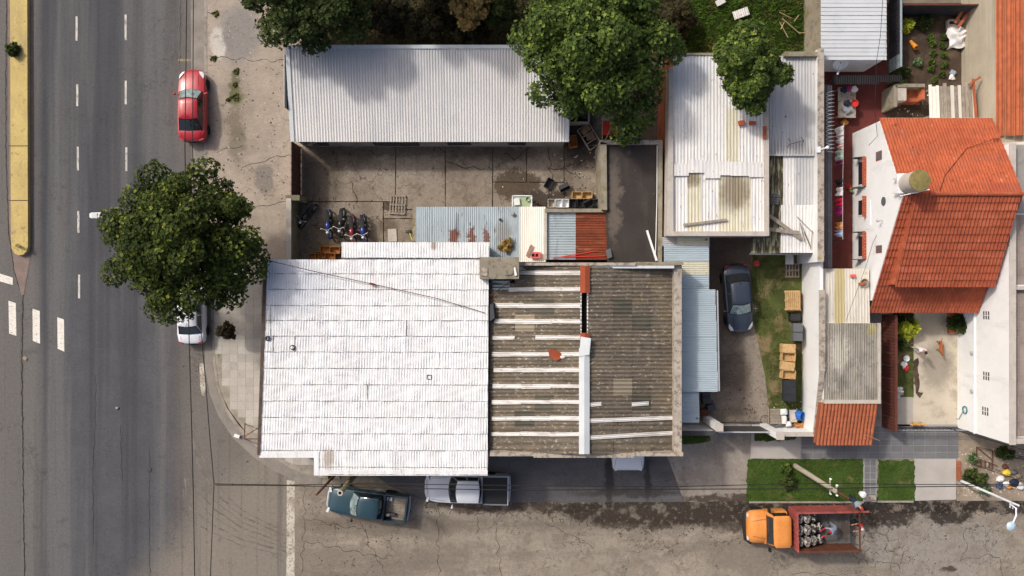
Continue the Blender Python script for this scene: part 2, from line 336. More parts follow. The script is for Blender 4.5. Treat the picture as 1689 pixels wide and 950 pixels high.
M_soil = mat('dark_soil', sr(74, 61, 50), 0.95, 0.25, 1.2, 0.03, 9, [('noise', 1.2, .5, .68, sr(98, 82, 67), .7), ('fine', 14, .2)])
M_dirt = mat('dusty_dirt', sr(152, 138, 120), 0.95, 0.15, 0.9, 0.02, 14, [('noise', .8, .5, .66, sr(122, 110, 92), .7), ('fine', 12, .13)])
M_lawn = mat('lawn_soil', sr(78, 86, 44), 0.95, 0.25, 1.0, 0.02, 12, [('noise', .7, .50, .64, sr(136, 118, 88), .8), ('fine', 12, .2)])
M_lawn2 = mat('green_lawn_soil', sr(64, 84, 34), 0.95, 0.25, 1.0, 0.02, 12, [('noise', 1.1, .58, .70, sr(124, 110, 78), .75), ('fine', 12, .25)])
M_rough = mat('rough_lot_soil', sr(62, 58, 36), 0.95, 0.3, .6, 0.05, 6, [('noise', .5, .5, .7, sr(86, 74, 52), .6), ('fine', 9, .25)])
M_tar = mat('tar_seal', sr(52, 47, 43), 0.9, 0.15, 3)
M_crackbed = mat('crack_dirt', sr(84, 74, 63), .95, .2, 2)
M_paint = mat('road_paint', sr(222, 216, 204), 0.8, 0.06, 2, 0, 10, [('noise', 1.5, .55, .75, sr(180, 172, 160), .6), ('noise', 9, .56, .66, sr(112, 106, 100), .8)])
M_paint2 = mat('worn_road_paint', sr(196, 188, 172), 0.85, 0.1, 2, 0, 10, [('noise', 1.0, .45, .62, sr(140, 130, 116), .8), ('noise', 8, .5, .64, sr(112, 105, 98), .8)])
M_lane = mat('lane_paint', sr(200, 196, 187), 0.8, 0.06, 2, 0, 10, [('noise', (9, 3, 1), .50, .62, sr(120, 115, 110), .75), ('noise', 1.5, .5, .66, sr(160, 155, 148), .6)])
M_ypaint = mat('faded_yellow_paint', sr(150, 132, 96), 0.85, .1, 3, 0, 10, [('noise', 7, .45, .6, sr(118, 112, 104), .8)])
M_yellow = mat('yellow_kerb_paint', sr(192, 170, 108), 0.85, 0.08, .7, 0.003, 40, [('noise', (1.5, .4, 1), .5, .7, sr(172, 152, 102), .7), ('noise', 5, .6, .72, sr(136, 118, 82), .6), ('noise', (6, .5, 1), .6, .75, sr(206, 190, 136), .5), ('noise', 3, .58, .68, sr(122, 108, 82), .6), ('noise', (.8, .15, 1), .52, .66, sr(160, 144, 104), .6), ('crack', .5, .01, sr(104, 92, 70), .8, .2, .5, .6), ('fine', 12, .13)])
M_mfoot = mat('median_foot', sr(128, 112, 104), 0.9, 0.12, 1.5, 0, 10, [('fine', 12, .1)])
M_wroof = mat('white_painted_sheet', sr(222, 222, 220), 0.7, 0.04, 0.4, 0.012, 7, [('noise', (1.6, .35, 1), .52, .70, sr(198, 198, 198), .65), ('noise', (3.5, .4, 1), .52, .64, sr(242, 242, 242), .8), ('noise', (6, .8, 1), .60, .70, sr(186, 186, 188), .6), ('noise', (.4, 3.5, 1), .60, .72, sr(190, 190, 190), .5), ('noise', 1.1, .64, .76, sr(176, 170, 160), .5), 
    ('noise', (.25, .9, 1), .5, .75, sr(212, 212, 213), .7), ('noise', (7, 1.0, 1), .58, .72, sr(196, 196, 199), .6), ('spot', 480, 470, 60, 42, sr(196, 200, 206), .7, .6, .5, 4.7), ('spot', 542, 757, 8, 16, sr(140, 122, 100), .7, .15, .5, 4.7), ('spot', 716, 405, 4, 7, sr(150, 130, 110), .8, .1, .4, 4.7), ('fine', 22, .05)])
M_galv = mat('pale_galvanised_sheet', sr(210, 208, 204), 0.7, 0.04, 0.5, 0.0, 10, [('noise', (.5, .12, 1), .5, .72, sr(188, 189, 189), .7), ('spot', 560, 95, 120, 40, sr(176, 178, 180), .5, .8, .6, 3.2), ('noise', (9, .5, 1), .6, .75, sr(214, 215, 215), .5), ('noise', 6, .7, .76, sr(120, 118, 116), .7)], metal=.0, spec=.12)
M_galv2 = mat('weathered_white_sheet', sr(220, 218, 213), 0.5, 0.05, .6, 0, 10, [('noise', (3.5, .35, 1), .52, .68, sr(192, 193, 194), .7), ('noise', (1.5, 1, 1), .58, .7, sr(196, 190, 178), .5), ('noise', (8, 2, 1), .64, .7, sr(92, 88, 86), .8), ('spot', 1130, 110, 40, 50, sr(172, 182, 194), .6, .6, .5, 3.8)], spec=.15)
M_gsheet = mat('grey_sheet', sr(184, 184, 183), 0.5, 0.06, .6, 0, 10, [('noise', (3, .4, 1), .5, .68, sr(168, 169, 170), .7), ('noise', (5, 3, 1), .66, .71, sr(70, 66, 64), .9)], spec=.15)
M_ysheet = mat('yellow_translucent_sheet', sr(216, 211, 186), 0.55, 0.06, .8, 0, 10, [('noise', (5, .8, 1), .5, .7, sr(196, 189, 156), .6), ('noise', (2, .6, 1), .52, .66, sr(222, 218, 202), .7), ('noise', (6, 2, 1), .64, .7, sr(150, 138, 112), .6), ('spot', 1212, 315, 26, 28, sr(130, 115, 92), .85, .5, .6, 3.8), ('spot', 1143, 295, 10, 10, sr(120, 104, 80), .8, .3, .6, 3.8)], transl=.12)
M_bsheet = mat('light_blue_sheet', sr(170, 184, 190), 0.6, 0.05, .6, 0, 10, [('noise', (.4, 3, 1), .5, .7, sr(156, 170, 178), .6), ('noise', 6, .66, .73, sr(128, 134, 136), .5)], spec=.12)
M_osheet = mat('old_bluish_zinc', sr(158, 170, 175), 0.55, 0.07, .8, 0, 10, [
    ('noise', (4, .6, 1), .5, .68, sr(134, 146, 152), .7), ('noise', (6, 1.5, 1), .63, .69, sr(72, 66, 60), .8), ('spot', 752, 396, 8, 17, sr(112, 60, 40), .95, .42, .25, 2.4), ('spot', 777, 394, 5, 18, sr(112, 62, 42), .95, .42, .25, 2.4), ('spot', 802, 392, 3, 18, sr(112, 62, 44), .9, .35, .3, 2.4), ('spot', 830, 385, 12, 20, sr(116, 106, 94), .6, .3, .5, 2.4)], spec=.4)
M_csheet = mat('cream_sheet', sr(230, 227, 214), 0.55, 0.03, .6, 0, 10, [('noise', (6, .6, 1), .56, .7, sr(206, 202, 186), .5)])
M_csheet2 = mat('cream_patio_sheet', sr(208, 203, 190), 0.6, 0.05, .6, 0, 10, [('noise', (6, .5, 1), .5, .68, sr(184, 178, 162), .7), ('spot', 1385, 490, 8, 90, sr(176, 160, 104), .8, .1, .3, 2.6), ('noise', (7, 2, 1), .62, .7, sr(150, 142, 128), .5)])
M_rust = mat('rusty_sheet', sr(122, 62, 40), 0.9, 0.2, 1.2, 0.002, 40, [('noise', (.7, 5, 1), .48, .64, sr(92, 46, 34), .7), ('noise', (.6, 4, 1), .6, .72, sr(166, 128, 92), .6), ('fine', 12, .12)])
M_rust2 = mat('red_oxide_sheet', sr(148, 72, 46), 0.85, 0.1, 1.5, 0.002, 40, [('noise', 3, .55, .7, sr(120, 58, 40), .6)])
M_fibre = mat('brown_fibre_cement', sr(106, 97, 84), 0.92, 0.14, .8, 0.006, 30, [('noise', .8, .5, .7, sr(116, 103, 79), .6), ('noise', (4.5, 8, 1), .57, .66, sr(176, 167, 150), .75), ('noise', (2.2, 5, 1), .6, .68, sr(66, 59, 52), .7), ('noise', 1.6, .6, .75, sr(80, 70, 60), .5), ('fine', 12, .22)], rnd=.13)
M_fibreg = mat('green_grey_rooflight', sr(92, 89, 78), 0.9, 0.12, 1, 0, 10, [('noise', (1, 8, 1), .5, .66, sr(72, 70, 62), .7)], rnd=.15, spec=.1)
M_fibreb = mat('beige_rooflight', sr(146, 136, 116), 0.7, 0.08, 1, 0, 10, [('noise', (1, 8, 1), .5, .66, sr(140, 128, 106), .7)], rnd=.1)
M_band = mat('white_sealing_band', sr(220, 217, 211), 0.8, 0.05, 1, 0, 10, [('noise', (.8, 5, 1), .48, .64, sr(184, 178, 168), .75), ('noise', (2, 4, 1), .62, .7, sr(132, 120, 104), .7), ('noise', 3, .66, .72, sr(120, 110, 100), .6)])
M_cap = mat('pale_blue_ridge_cap', sr(200, 205, 205), 0.55, 0.05, 1, 0, 10, [('noise', (3, .4, 1), .5, .7, sr(172, 184, 190), .6)])
M_gfibre = mat('grey_fibre_cement', sr(146, 141, 130), 0.92, 0.14, .8, 0.006, 30, [('noise', 1.3, .5, .66, sr(116, 111, 102), .7), ('spot', 1385, 580, 14, 30, sr(186, 181, 168), .7, .6, .4, 2.9), ('noise', 3.5, .6, .68, sr(92, 88, 80), .6), ('noise', (2.5, .5, 1), .5, .68, sr(120, 115, 106), .7), ('noise', (5, .8, 1), .62, .72, sr(182, 178, 166), .7), ('noise', (7, .6, 1), .66, .71, sr(74, 70, 66), .8), ('spot', 1440, 542, 9, 12, sr(164, 154, 88), .5, .5, .5, 2.9), ('fine', 14, .1)])
M_decay = mat('decayed_mossy_sheet', sr(156, 150, 120), 0.9, 0.15, 1, 0, 10, [('noise', (7, .8, 1), .45, .52, sr(48, 45, 40), .9), ('noise', (2, 1.2, 1), .5, .62, sr(92, 90, 66), .7)])
M_black = mat('black_bitumen_roof', sr(58, 53, 50), 0.85, 0.15, .8, 0.003, 30, [('noise', (1.4, .3, 1), .5, .7, sr(72, 66, 61), .6), ('spot', 1013, 330, 9, 60, sr(112, 102, 92), .7, .5, .5, 2.9), ('noise', 7, .69, .74, sr(170, 164, 156), .5), ('fine', 14, .12)])
M_brick = mat('orange_brick_wall', sr(188, 108, 74), 0.9, 0.15, 1.5, 0.008, 20, [('noise', 2.2, .5, .66, sr(160, 88, 60), .6), ('noise', 4, .64, .72, sr(190, 176, 160), .7)])
M_coping = mat('pale_coping', sr(186, 178, 167), 0.9, 0.08, 1.2, .003, 30, [('noise', 2, .5, .68, sr(164, 154, 142), .6), ('noise', 6, .64, .72, sr(110, 100, 90), .5), ('fine', 14, .06)])
M_oldconc = mat('old_mossy_concrete', sr(144, 136, 120), 0.95, 0.14, 1.2, .006, 30, [('noise', 1.6, .5, .64, sr(120, 110, 66), .7), ('noise', 3, .55, .66, sr(104, 98, 88), .7), ('fine', 12, .12)])
M_speck = mat('weathered_parapet', sr(170, 160, 146), 0.95, 0.12, 1.5, .006, 30, [('noise', 4, .5, .6, sr(118, 108, 96), .8), ('noise', 8, .62, .7, sr(214, 208, 198), .7), ('noise', 1.5, .62, .7, sr(150, 132, 66), .4)])
M_white = mat('white_limewash', sr(230, 231, 229), 0.88, 0.03, .6, .003, 20, [('noise', (1.2, 1.2, .25), .55, .72, sr(206, 205, 200), .6), ('noise', 3.5, .64, .72, sr(196, 192, 184), .4), ('noise', .8, .55, .75, sr(216, 217, 216), .6), ('fine', 5, .02)])
M_white2 = mat('stained_white_wall', sr(226, 226, 224), 0.88, 0.04, .6, .003, 20, [('noise', 1.1, .56, .7, sr(198, 196, 190), .6), ('noise', 5, .68, .73, sr(140, 128, 112), .7)])
M_plaster = mat('beige_render', sr(178, 168, 148), 0.92, 0.07, .8, .004, 30, [('noise', (1.5, .12, 3), .5, .68, sr(152, 142, 124), .7), ('noise', (.8, .2, 2), .5, .68, sr(190, 182, 165), .5), ('fine', 12, .06)])
M_grey = mat('grey_render', sr(150, 146, 140), 0.92, 0.1, 1, .004, 30, [('noise', 1.5, .5, .68, sr(122, 117, 110), .6)])
M_olive = mat('olive_stained_wall', sr(120, 114, 92), 0.92, 0.12, 1, .004, 30, [('noise', 1.4, .5, .66, sr(84, 82, 64), .7)])
M_tileo = mat('orange_roof_tile', sr(168, 86, 54), 0.8, 0.1, 1.4, 0.003, 30, [('fine', (5.6, 2.6, 1), .20), ('noise', (.5, 1.2, 1), .52, .68, sr(150, 84, 64), .6), ('noise', 1.0, .5, .68, sr(156, 72, 48), .6), ('noise', 2.3, .62, .69, sr(88, 46, 38), .75), ('noise', 1.7, .64, .70, sr(190, 128, 104), .7), ('fine', 12, .06)], rnd=.04, island=0)
M_tileo2 = mat('deep_orange_roof_tile', sr(160, 82, 54), 0.8, 0.1, 1.4, 0.003, 30, [('fine', (5.2, 2.4, 1), .20), ('noise', (.4, 1.4, 1), .52, .68, sr(186, 104, 76), .6), ('noise', 3.2, .62, .70, sr(110, 62, 52), .5), ('noise', 1.0, .5, .68, sr(154, 72, 52), .6), ('noise', 2.8, .67, .72, sr(208, 140, 104), .6), ('fine', 12, .06)], rnd=.05)
M_barrel = mat('clay_barrel_tile', sr(162, 94, 64), 0.8, 0.1, 2, 0.003, 30, [('noise', 2, .5, .68, sr(146, 76, 54), .7), ('noise', 5, .62, .7, sr(204, 136, 98), .5)], rnd=.12)
M_barrel2 = mat('tan_orange_roof_tile', sr(164, 92, 60), 0.85, 0.1, 1.5, 0.003, 30, [('fine', (5, 2.2, 1), .25), ('noise', (3, .4, 1), .5, .68, sr(170, 94, 60), .7), ('noise', 3, .66, .71, sr(110, 52, 36), .7)], rnd=.08)
M_slate = mat('dark_slate_sheet', sr(70, 70, 76), 0.7, 0.12, 1, 0, 10, [('noise', 3, .5, .68, sr(54, 54, 60), .6)], rnd=.1)
M_brown = mat('brown_metal_fence', sr(98, 56, 46), 0.7, 0.12, 1, 0, 10, [('noise', 2, .5, .68, sr(78, 46, 40), .6)], rnd=.12)
M_bluegrey = mat('blue_grey_roof_sheet', sr(192, 196, 198), 0.5, 0.04, .6, 0, 10, [('noise', .7, .5, .72, sr(170, 179, 188), .6)], rnd=.03, spec=.15)
M_steel = mat('galvanised_steel', sr(186, 188, 190), 0.45, 0.06, 2, metal=.3, spec=.5)
M_dsteel = mat('dark_steel', sr(66, 66, 68), 0.6, 0.12, 2, spec=.4)
M_iron = mat('rusty_iron', sr(96, 58, 42), 0.85, 0.2, 3)
M_wood = mat('weathered_wood', sr(160, 142, 118), 0.85, 0.12, 3, 0.001, 40, [('noise', (20, 3, 3), .5, .66, sr(120, 104, 84), .6)], rnd=.12)
M_gwood = mat('grey_wood', sr(150, 140, 126), 0.88, 0.14, 3, 0, 10, [('noise', (14, 3, 3), .5, .66, sr(108, 98, 86), .6)], rnd=.14)
M_pine = mat('new_pine', sr(194, 160, 112), 0.85, 0.12, 4, 0, 10, [('noise', (14, 4, 3), .5, .66, sr(162, 126, 82), .7), ('noise', 2, .55, .68, sr(140, 114, 82), .6)], rnd=.12)
M_orwood = mat('orange_wood', sr(182, 122, 66), 0.85, 0.12, 4, 0, 10, [('noise', (14, 4, 3), .5, .66, sr(142, 90, 48), .7)], rnd=.12)
M_plblack = mat('black_plastic', sr(46, 47, 50), 0.55, 0.1, 3, rnd=.15)
M_plgrey = mat('grey_plastic', sr(96, 98, 100), 0.6, 0.08, 3, rnd=.1)
M_plwhite = mat('white_plastic', sr(226, 228, 228), 0.5, 0.04, 3)
M_plred = mat('red_plastic', sr(206, 62, 54), 0.5, 0.06, 3)
M_plpink = mat('pinkish_red_plastic', sr(214, 96, 92), 0.55, 0.06, 3)
M_plblue = mat('blue_plastic', sr(44, 98, 176), 0.45, 0.06, 3)
M_plgreen = mat('pale_green_plastic', sr(160, 176, 140), 0.55, 0.06, 3)
M_orange = mat('orange_plastic', sr(214, 140, 50), 0.55, 0.08, 3)
M_pipe = mat('white_pipe', sr(238, 238, 234), 0.5, 0.03, 3)
M_wire = mat('black_cable', sr(30, 29, 28), 0.7, .05, 3)
M_rubber = mat('tyre_rubber', sr(36, 36, 37), 0.9, .1, 4)
M_alu = mat('alloy', sr(176, 178, 180), 0.35, .05, 4, metal=.6, spec=.5)
M_glass = mat('dark_car_glass', sr(38, 44, 48), 0.06, .1, 2, spec=.8, coat=.3)
M_wglass = mat('pale_windscreen', sr(128, 146, 146), 0.08, .3, 2.2, 0, 10, [('noise', 3.5, .5, .6, sr(60, 68, 70), .7)], spec=.8, coat=.3, pos=False)
M_hl = mat('headlamp_glass', sr(226, 228, 230), 0.12, .05, 3, spec=.7)
M_tl = mat('tail_lamp_red', sr(150, 26, 24), 0.2, .05, 3, spec=.6)
M_gap = mat('panel_gap', sr(24, 24, 25), 0.9)
M_pblack = mat('black_trim', sr(34, 35, 37), 0.6, .05, 4)
M_skin = mat('skin', sr(186, 134, 108), 0.6, .05, 4)
M_hair = mat('dark_hair', sr(44, 36, 32), 0.8, .1, 9)
M_clothw = mat('white_cloth', sr(226, 224, 222), 0.9, .05, 3)
M_leafA = mat('street_tree_leaf', sr(58, 71, 28), 0.6, .25, .5, 0, 10, [('noise', .6, .48, .62, sr(45, 57, 23), .75), ('noise', .9, .58, .68, sr(96, 106, 38), .6)], island=.4, spec=.12, transl=.10, tip=(sr(124, 130, 50), .84, 1.0))
M_leafB = mat('lot_tree_leaf', sr(70, 89, 36), 0.6, .25, .5, 0, 10, [('noise', .6, .48, .62, sr(52, 68, 28), .75), ('noise', .9, .56, .68, sr(104, 122, 48), .6)], island=.4, spec=.15, transl=.10, tip=(sr(132, 146, 62), .80, 1.0))
M_leafC = mat('dull_tree_leaf', sr(66, 78, 38), 0.6, .25, .5, 0, 10, [('noise', .6, .5, .66, sr(42, 50, 25), .8)], island=.5, spec=.12, transl=.1)
M_leafD = mat('dry_bush_leaf', sr(64, 58, 34), 0.7, .25, .6, 0, 10, [('noise', .7, .55, .7, sr(44, 42, 26), .7)], island=.5, spec=.2, transl=.15)
M_leafE = mat('dry_golden_leaf', sr(150, 124, 72), 0.7, .25, .6, island=.4, spec=.2, transl=.15)
M_leafY = mat('yellow_green_leaf', sr(168, 176, 48), 0.5, .2, 2, island=.4, spec=.4, transl=.25)
M_leafG = mat('garden_leaf', sr(96, 118, 76), 0.55, .2, 2, island=.4, spec=.3, transl=.2)
M_bushdk = mat('dark_bush_leaf', sr(66, 56, 34), 0.6, .25, 2, island=.45, spec=.3, transl=.2)
M_grass = mat('grass_blade', sr(84, 114, 40), 0.7, .2, .7, 0, 10, [('noise', .8, .5, .66, sr(60, 88, 28), .8), ('noise', .9, .54, .66, sr(130, 128, 70), .7)], island=.35, spec=.2, transl=.2)
M_grass2 = mat('worn_grass_blade', sr(78, 90, 40), 0.8, .25, .6, 0, 10, [('noise', .6, .50, .62, sr(136, 120, 82), .85)], island=.35, spec=.2, transl=.2)
M_weed = mat('weed_leaf', sr(104, 106, 62), .8, .2, 2, island=.4, spec=.1, transl=.2)
M_bark = mat('tree_bark', sr(96, 82, 66), 0.95, .2, 3, 0.01, 14)
M_twig = mat('dry_twig', sr(170, 152, 118), 0.9, .15, 3)
M_pole = mat('concrete_pole', sr(168, 160, 142), 0.9, .08, 2, .003, 30, [('noise', (6, 6, .6), .5, .68, sr(134, 126, 108), .6)])
M_mosspole = mat('mossy_concrete_pole', sr(128, 120, 92), 0.9, .1, 2, .003, 30, [('noise', (6, 6, .6), .5, .68, sr(98, 92, 66), .6)])
M_whitepole = mat('white_painted_steel', sr(222, 226, 230), 0.4, .04, 2, spec=.5)
M_lens = mat('pale_blue_lamp_lens', sr(176, 196, 208), 0.25, .05, 2, spec=.6)
M_window = mat('dark_window_pane', sr(44, 48, 52), 0.1, .1, 2, spec=.6)
M_grille = mat('slot_opening', sr(86, 78, 78), 0.9, .1, 2)

# ------------------------------------------------------------------ the ground and the streets
g = B(); g.add([(-160, -160, 0), (160, -160, 0), (160, 160, 0), (-160, 160, 0)], [(0, 1, 2, 3)])
struct('ground', g, M_ground)
av = struct('avenue_road', flat(.004, [(-900, -1500), (500, -1500), (500, 2400), (-900, 2400)]), M_asph)
st = struct('side_street', flat(.009, [(486, 700), (2600, 700), (2600, 1300), (486, 1300)]), M_street)
def dash(px, y0, y1, wd=3.4, m=M_lane):
    flat(.011, [(px-wd/2, y0), (px+wd/2, y0), (px+wd/2, y1), (px-wd/2, y1)]).build('lane_dash', m, av)
for x, a, b in [(126.3, 27, 67), (127.4, 139, 175), (128.4, 242, 281), (129.2, 348, 384), (130.4, 453, 492), (207.2, 24, 66), (207.4, 133, 172), (208.3, 243, 282), (125.5, -82, -42), (206.4, -84, -44)]: dash(x, a, b)
for q in [[(14, 496), (26, 500), (27, 554), (15, 550)], [(53.5, 509), (65.5, 513), (66, 567), (54, 562)], [(94.5, 523), (105.5, 527), (106, 580), (95, 575)], [(-4, 450), (21, 458), (21, 470), (-4, 463)], [(-26, 484), (-14, 488), (-14, 540), (-26, 536)]]:
    flat(.011, q).build('zebra_stripe', M_paint, av)
flat(.011, [(329, 599), (337, 599), (339, 640), (337, 654), (333, 652), (330, 636)]).build('zebra_stripe', M_paint2, av)
flat(.014, [(473, 792), (486, 793), (486, 980), (472, 980)]).build('stop_line', M_paint2, av)
flat(.011, [(294, 97), (334, 97), (334, 101), (294, 101)]).build('parking_mark', M_ypaint, av)
def tarline(pts, wd, parent=av, name='crack_seal', z=.012, seed=1, wob=2.2, m_=None):
    rr = random.Random(seed); P = []
    for i in range(len(pts)-1):
        a, b_ = pts[i], pts[i+1]; n = max(2, int(math.hypot(b_[0]-a[0], b_[1]-a[1]) / 3.5))
        for k in range(n): t = k/n; x_, y_ = a[0]+(b_[0]-a[0])*t, a[1]+(b_[1]-a[1])*t; P.append((x_ + rr.uniform(-1, 1)*.5 + wob*math.sin(.21*y_+.13*x_+seed) + wob*.6*math.sin(.5*x_-.37*y_), y_ + rr.uniform(-1, 1)*.5 + wob*math.sin(.19*x_+.11*y_+2*seed)))
    P.append(pts[-1]); L = []; R = []
    for i, p in enumerate(P):
        q = P[min(i+1, len(P)-1)]; r = P[max(i-1, 0)]; dx, dy = q[0]-r[0], q[1]-r[1]; l = math.hypot(dx, dy)+1e-6; h = wd/2*rr.uniform(.5, 1.3)
        L.append((p[0]-dy/l*h, p[1]+dx/l*h)); R.append((p[0]+dy/l*h, p[1]-dx/l*h))
    b = B(); n = len(P); b.add(PL(z, *(L+R)), [(i, n+i, n+i+1, i+1) for i in range(n-1)]); b.build(name, m_ or M_tar, parent)
tarline([(38, 485), (36, 600), (37.5, 720), (39, 850), (41, 960)], 1.9, seed=2, wob=.4)
tarline([(11, 0), (9.5, 130), (10, 260), (14, 380), (24, 450), (37, 488)], 1.3, seed=3, wob=.4)
for i, p in enumerate([[(158, 620), (157, 700), (153, 780), (154, 900)], [(247, 740), (246, 830), (247, 950)], [(199, 700), (201, 790)], [(298, 0), (297, 120)]]): tarline(p, .7, seed=10+i, wob=.8)
for i, p in enumerate([[(500, 800), (503, 850), (497, 950)], [(724, 830), (722, 890), (724, 950)], [(594, 858), (612, 905), (636, 946)], [(815, 830), (820, 890), (827, 950)], [(504, 855), (560, 868), (598, 872)], [(505, 892), (560, 905), (640, 922)], [(782, 832), (790, 858), (786, 880)], [(890, 858), (935, 880), (980, 905)], [(1306, 945), (1420, 950), (1470, 955)], [(1590, 870), (1595, 905), (1585, 925), (1625, 915), (1648, 918), (1655, 955)]]): tarline(p, .8, st, seed=30+i, z=.013)
M_skid = mat('tyre_mark', sr(104, 97, 89), .9, .12, 1, 0, 10, [('noise', (1.5, 1.5, 1), .45, .62, sr(126, 118, 107), .9), ('fine', 12, .2)])
for i in range(7):
    o_ = i * 13; P_ = [(318-o_*.2, 690+o_*1.5), (330-o_*.3, 745+o_*1.4), (356-o_*.1, 800+o_*1.0), (400, 842+o_*.75), (450+o_*.2, 868+o_*.6), (470+o_*.1, 876+o_*.55)]; Q_ = []
    for k in range(len(P_)-1):
        for t in range(8): t /= 8; Q_.append((P_[k][0]+(P_[k+1][0]-P_[k][0])*t, P_[k][1]+(P_[k+1][1]-P_[k][1])*t))
    tarline(Q_ + [P_[-1]], [1.6, 3.2, 1.2, 2.6, 1.4, 3.0, 1.5][i], av, 'tyre_mark', .0095 + .0003*i, 90+i, .3, M_skid)
# median strip
mo = [(13, -900), (42, -900), (46, 405), (44, 414), (38, 420), (31, 421), (24, 418), (19, 410), (18, 395)]
foot = struct('median_foot', flat(.02, [(9.5, -900), (13, -900), (19, 412), (30, 423), (43, 417), (47, 400), (42, -900), (51, -900), (54, 300), (49, 420), (39, 486), (36, 488), (25, 440), (15, 370)][:1] + [(53, -900), (54, 300), (49, 430), (39, 486), (36, 488), (24, 445), (15, 370)]), M_mfoot)
md = thing('traffic_median', 'long low yellow painted concrete median with a rounded end', 'median', W(30, 200))
b = B(); b.prism(PL(.30, *mo), .02); b.build('median_body', M_yellow, md)
for y in (240, 330): b = B(); b.prism(PL(.306, (14, y), (46, y), (46, y+1.2), (14, y+1.2)), .30); b.build('joint', M_tar, md)
b = B(); b.tube([W(29, 405, .3), W(29, 405, .75)], .09, 8); b.tube([W(29, 405, .75), W(29, 405, .8)], .13, 8); b.build('marker_post', M_yellow, md)
# lot and pavement on the west side
lot = struct('pavement', flat(.09, [(340, -700), (500, -700), (500, 440), (345, 440), (341, 300)], .09), M_lot)
flat(.03, [(309, -700), (338, -700), (343, 470), (318, 470)], .03).build('gutter_strip', M_gutter, lot)
for i, y in enumerate(range(-60, 420, 45)):
    flat(.105, [(336.4, y), (341, y), (341.6, y+44), (337, y+44)], .1).build('kerb_stone', M_kerb, lot)
for i, p in enumerate([[(344, 93), (380, 96), (420, 99), (474, 101)], [(341, 20), (352, 21)], [(400, 278), (440, 262), (478, 255)], [(405, 350), (440, 338), (480, 332)], [(355, 250), (400, 240)]]): tarline(p, 1.0, lot, 'crack', .094, 50+i)
corner = [(345, 440), (436, 440), (436, 700), (560, 740), (560, 790), (520, 788), (480, 773), (440, 745), (405, 712), (378, 676), (361, 640), (354, 600), (352, 520)]
pv = struct('pavement_corner', B().prism(PL(.11, *corner), 0), M_joint)
tb = B(); tb.box(-.245, .245, -.245, .245, -.05, .004); t0 = None
inner = [(357, 440), (436, 440), (436, 735), (560, 740), (560, 780), (480, 764), (440, 736), (408, 704), (384, 668), (368, 632), (360, 600), (357, 520)]
for i in range(0, 15):
    for j in range(0, 27):
        px, py = 359.6 + i * 13.05, 447 + j * 13.05
        if not (inside((px, py), inner) and inside((px-4, py+5), corner)): continue
        p = W(px, py, .115)
        if t0 is None: t0 = tb.build('paving_tile', M_tile, pv, local=True); o = t0
        else: o = t0.copy(); C.objects.link(o)
        o.location = p; o.rotation_euler = (random.gauss(0, .004), random.gauss(0, .004), random.gauss(0, .004)); o.parent = pv
ky = [(344, 470), (349, 540), (351, 600), (357, 640), (370, 676), (392, 708), (424, 738), (458, 760), (498, 778), (530, 788)]
kx = [(336, 470), (338, 540), (338, 606), (346, 650), (360, 686), (384, 722), (416, 752), (450, 776), (488, 792), (530, 802)]
for i in range(len(ky)-1):
    flat(.125, [(ky[i][0]+.4, ky[i][1]+.4), ky[i+1], (ky[i+1][0]+4, ky[i+1][1]-4), (ky[i][0]+4, ky[i][1]-4)], .12).build('kerb_stone', M_kerb, pv)
    flat(.03, [kx[i], kx[i+1], ky[i+1], ky[i]], .03).build('gutter_slab', M_gutter, pv)
# front of the workshop, side pavement and driveways
struct('apron', B().prism(PL(.06, (590, 760), (1093, 735), (1128, 828), (706, 829), (640, 800)), 0), M_apron)  # east edge drawn along the workshop's shadow boundary, shade painted into the dark patch
struct('driveway', B().prism(PL(.064, (1094, 690), (1238, 700), (1240, 755), (1232, 826), (1129, 828), (1096, 740)), 0), M_drive)
struct('footpath', B().prism(PL(.068, (1240, 700), (1320, 700), (1320, 757), (1238, 756)), 0), M_path)
struct('entrance_drive', B().prism(PL(.07, (1508, 757), (1577, 757), (1577, 824), (1509, 826)), 0), M_path)
tp = struct('tiled_pavement', B().prism(PL(.07, (1320, 700), (1582, 700), (1578, 757), (1320, 757)), 0), M_gjoint)
tb = B(); tb.box(-.345, .345, -.195, .195, -.04, .006); t1 = None
def gtile(px, py):
    global t1
    if t1 is None: t1 = tb.build('paving_tile', M_gtile, tp, local=True); o = t1
    else: o = t1.copy(); C.objects.link(o)
    o.location = W(px, py, .075); o.rotation_euler = (random.gauss(0, .003), random.gauss(0, .003), 0); o.parent = tp
for i in range(14):
    for j in range(5): gtile(1331 + i * 18.5, 708 + j * 10.8)
pp = struct('tiled_path', B().prism(PL(.066, (1424, 756), (1446, 756), (1446, 828), (1424, 828)), 0), M_gjoint)
for i in range(2):
    for j in range(6):
        b = B(); c = W(1430.5 + i * 9.6, 763 + j * 11.2, .07); b.box(c.x-.165, c.x+.165, c.y-.2, c.y+.2, .02, .074); b.build('paving_tile', M_gtile, pp)
b = B(); b.prism(PL(.2, (1423, 818), (1444, 817), (1446, 825), (1425, 827)), 0); tag(b.build('kerb_block', M_speck, org=W(1434, 822)), 'pale rough concrete block closing the tiled path at the gutter', 'concrete block')
for x0, x1, y in [(1236, 1425, 828.5), (1448, 1507, 827.5), (1380, 1424, 755.2)]:
    if y > 800: struct('kerb', B().prism(PL(.13, (x0, y-1.5), (x1, y-1.5), (x1, y+1.5), (x0, y+1.5)), 0), M_kerb)
struct('dirt_verge', B().prism(PL(.05, (1578, 700), (2000, 700), (2000, 826), (1578, 826)), 0), M_dirt)
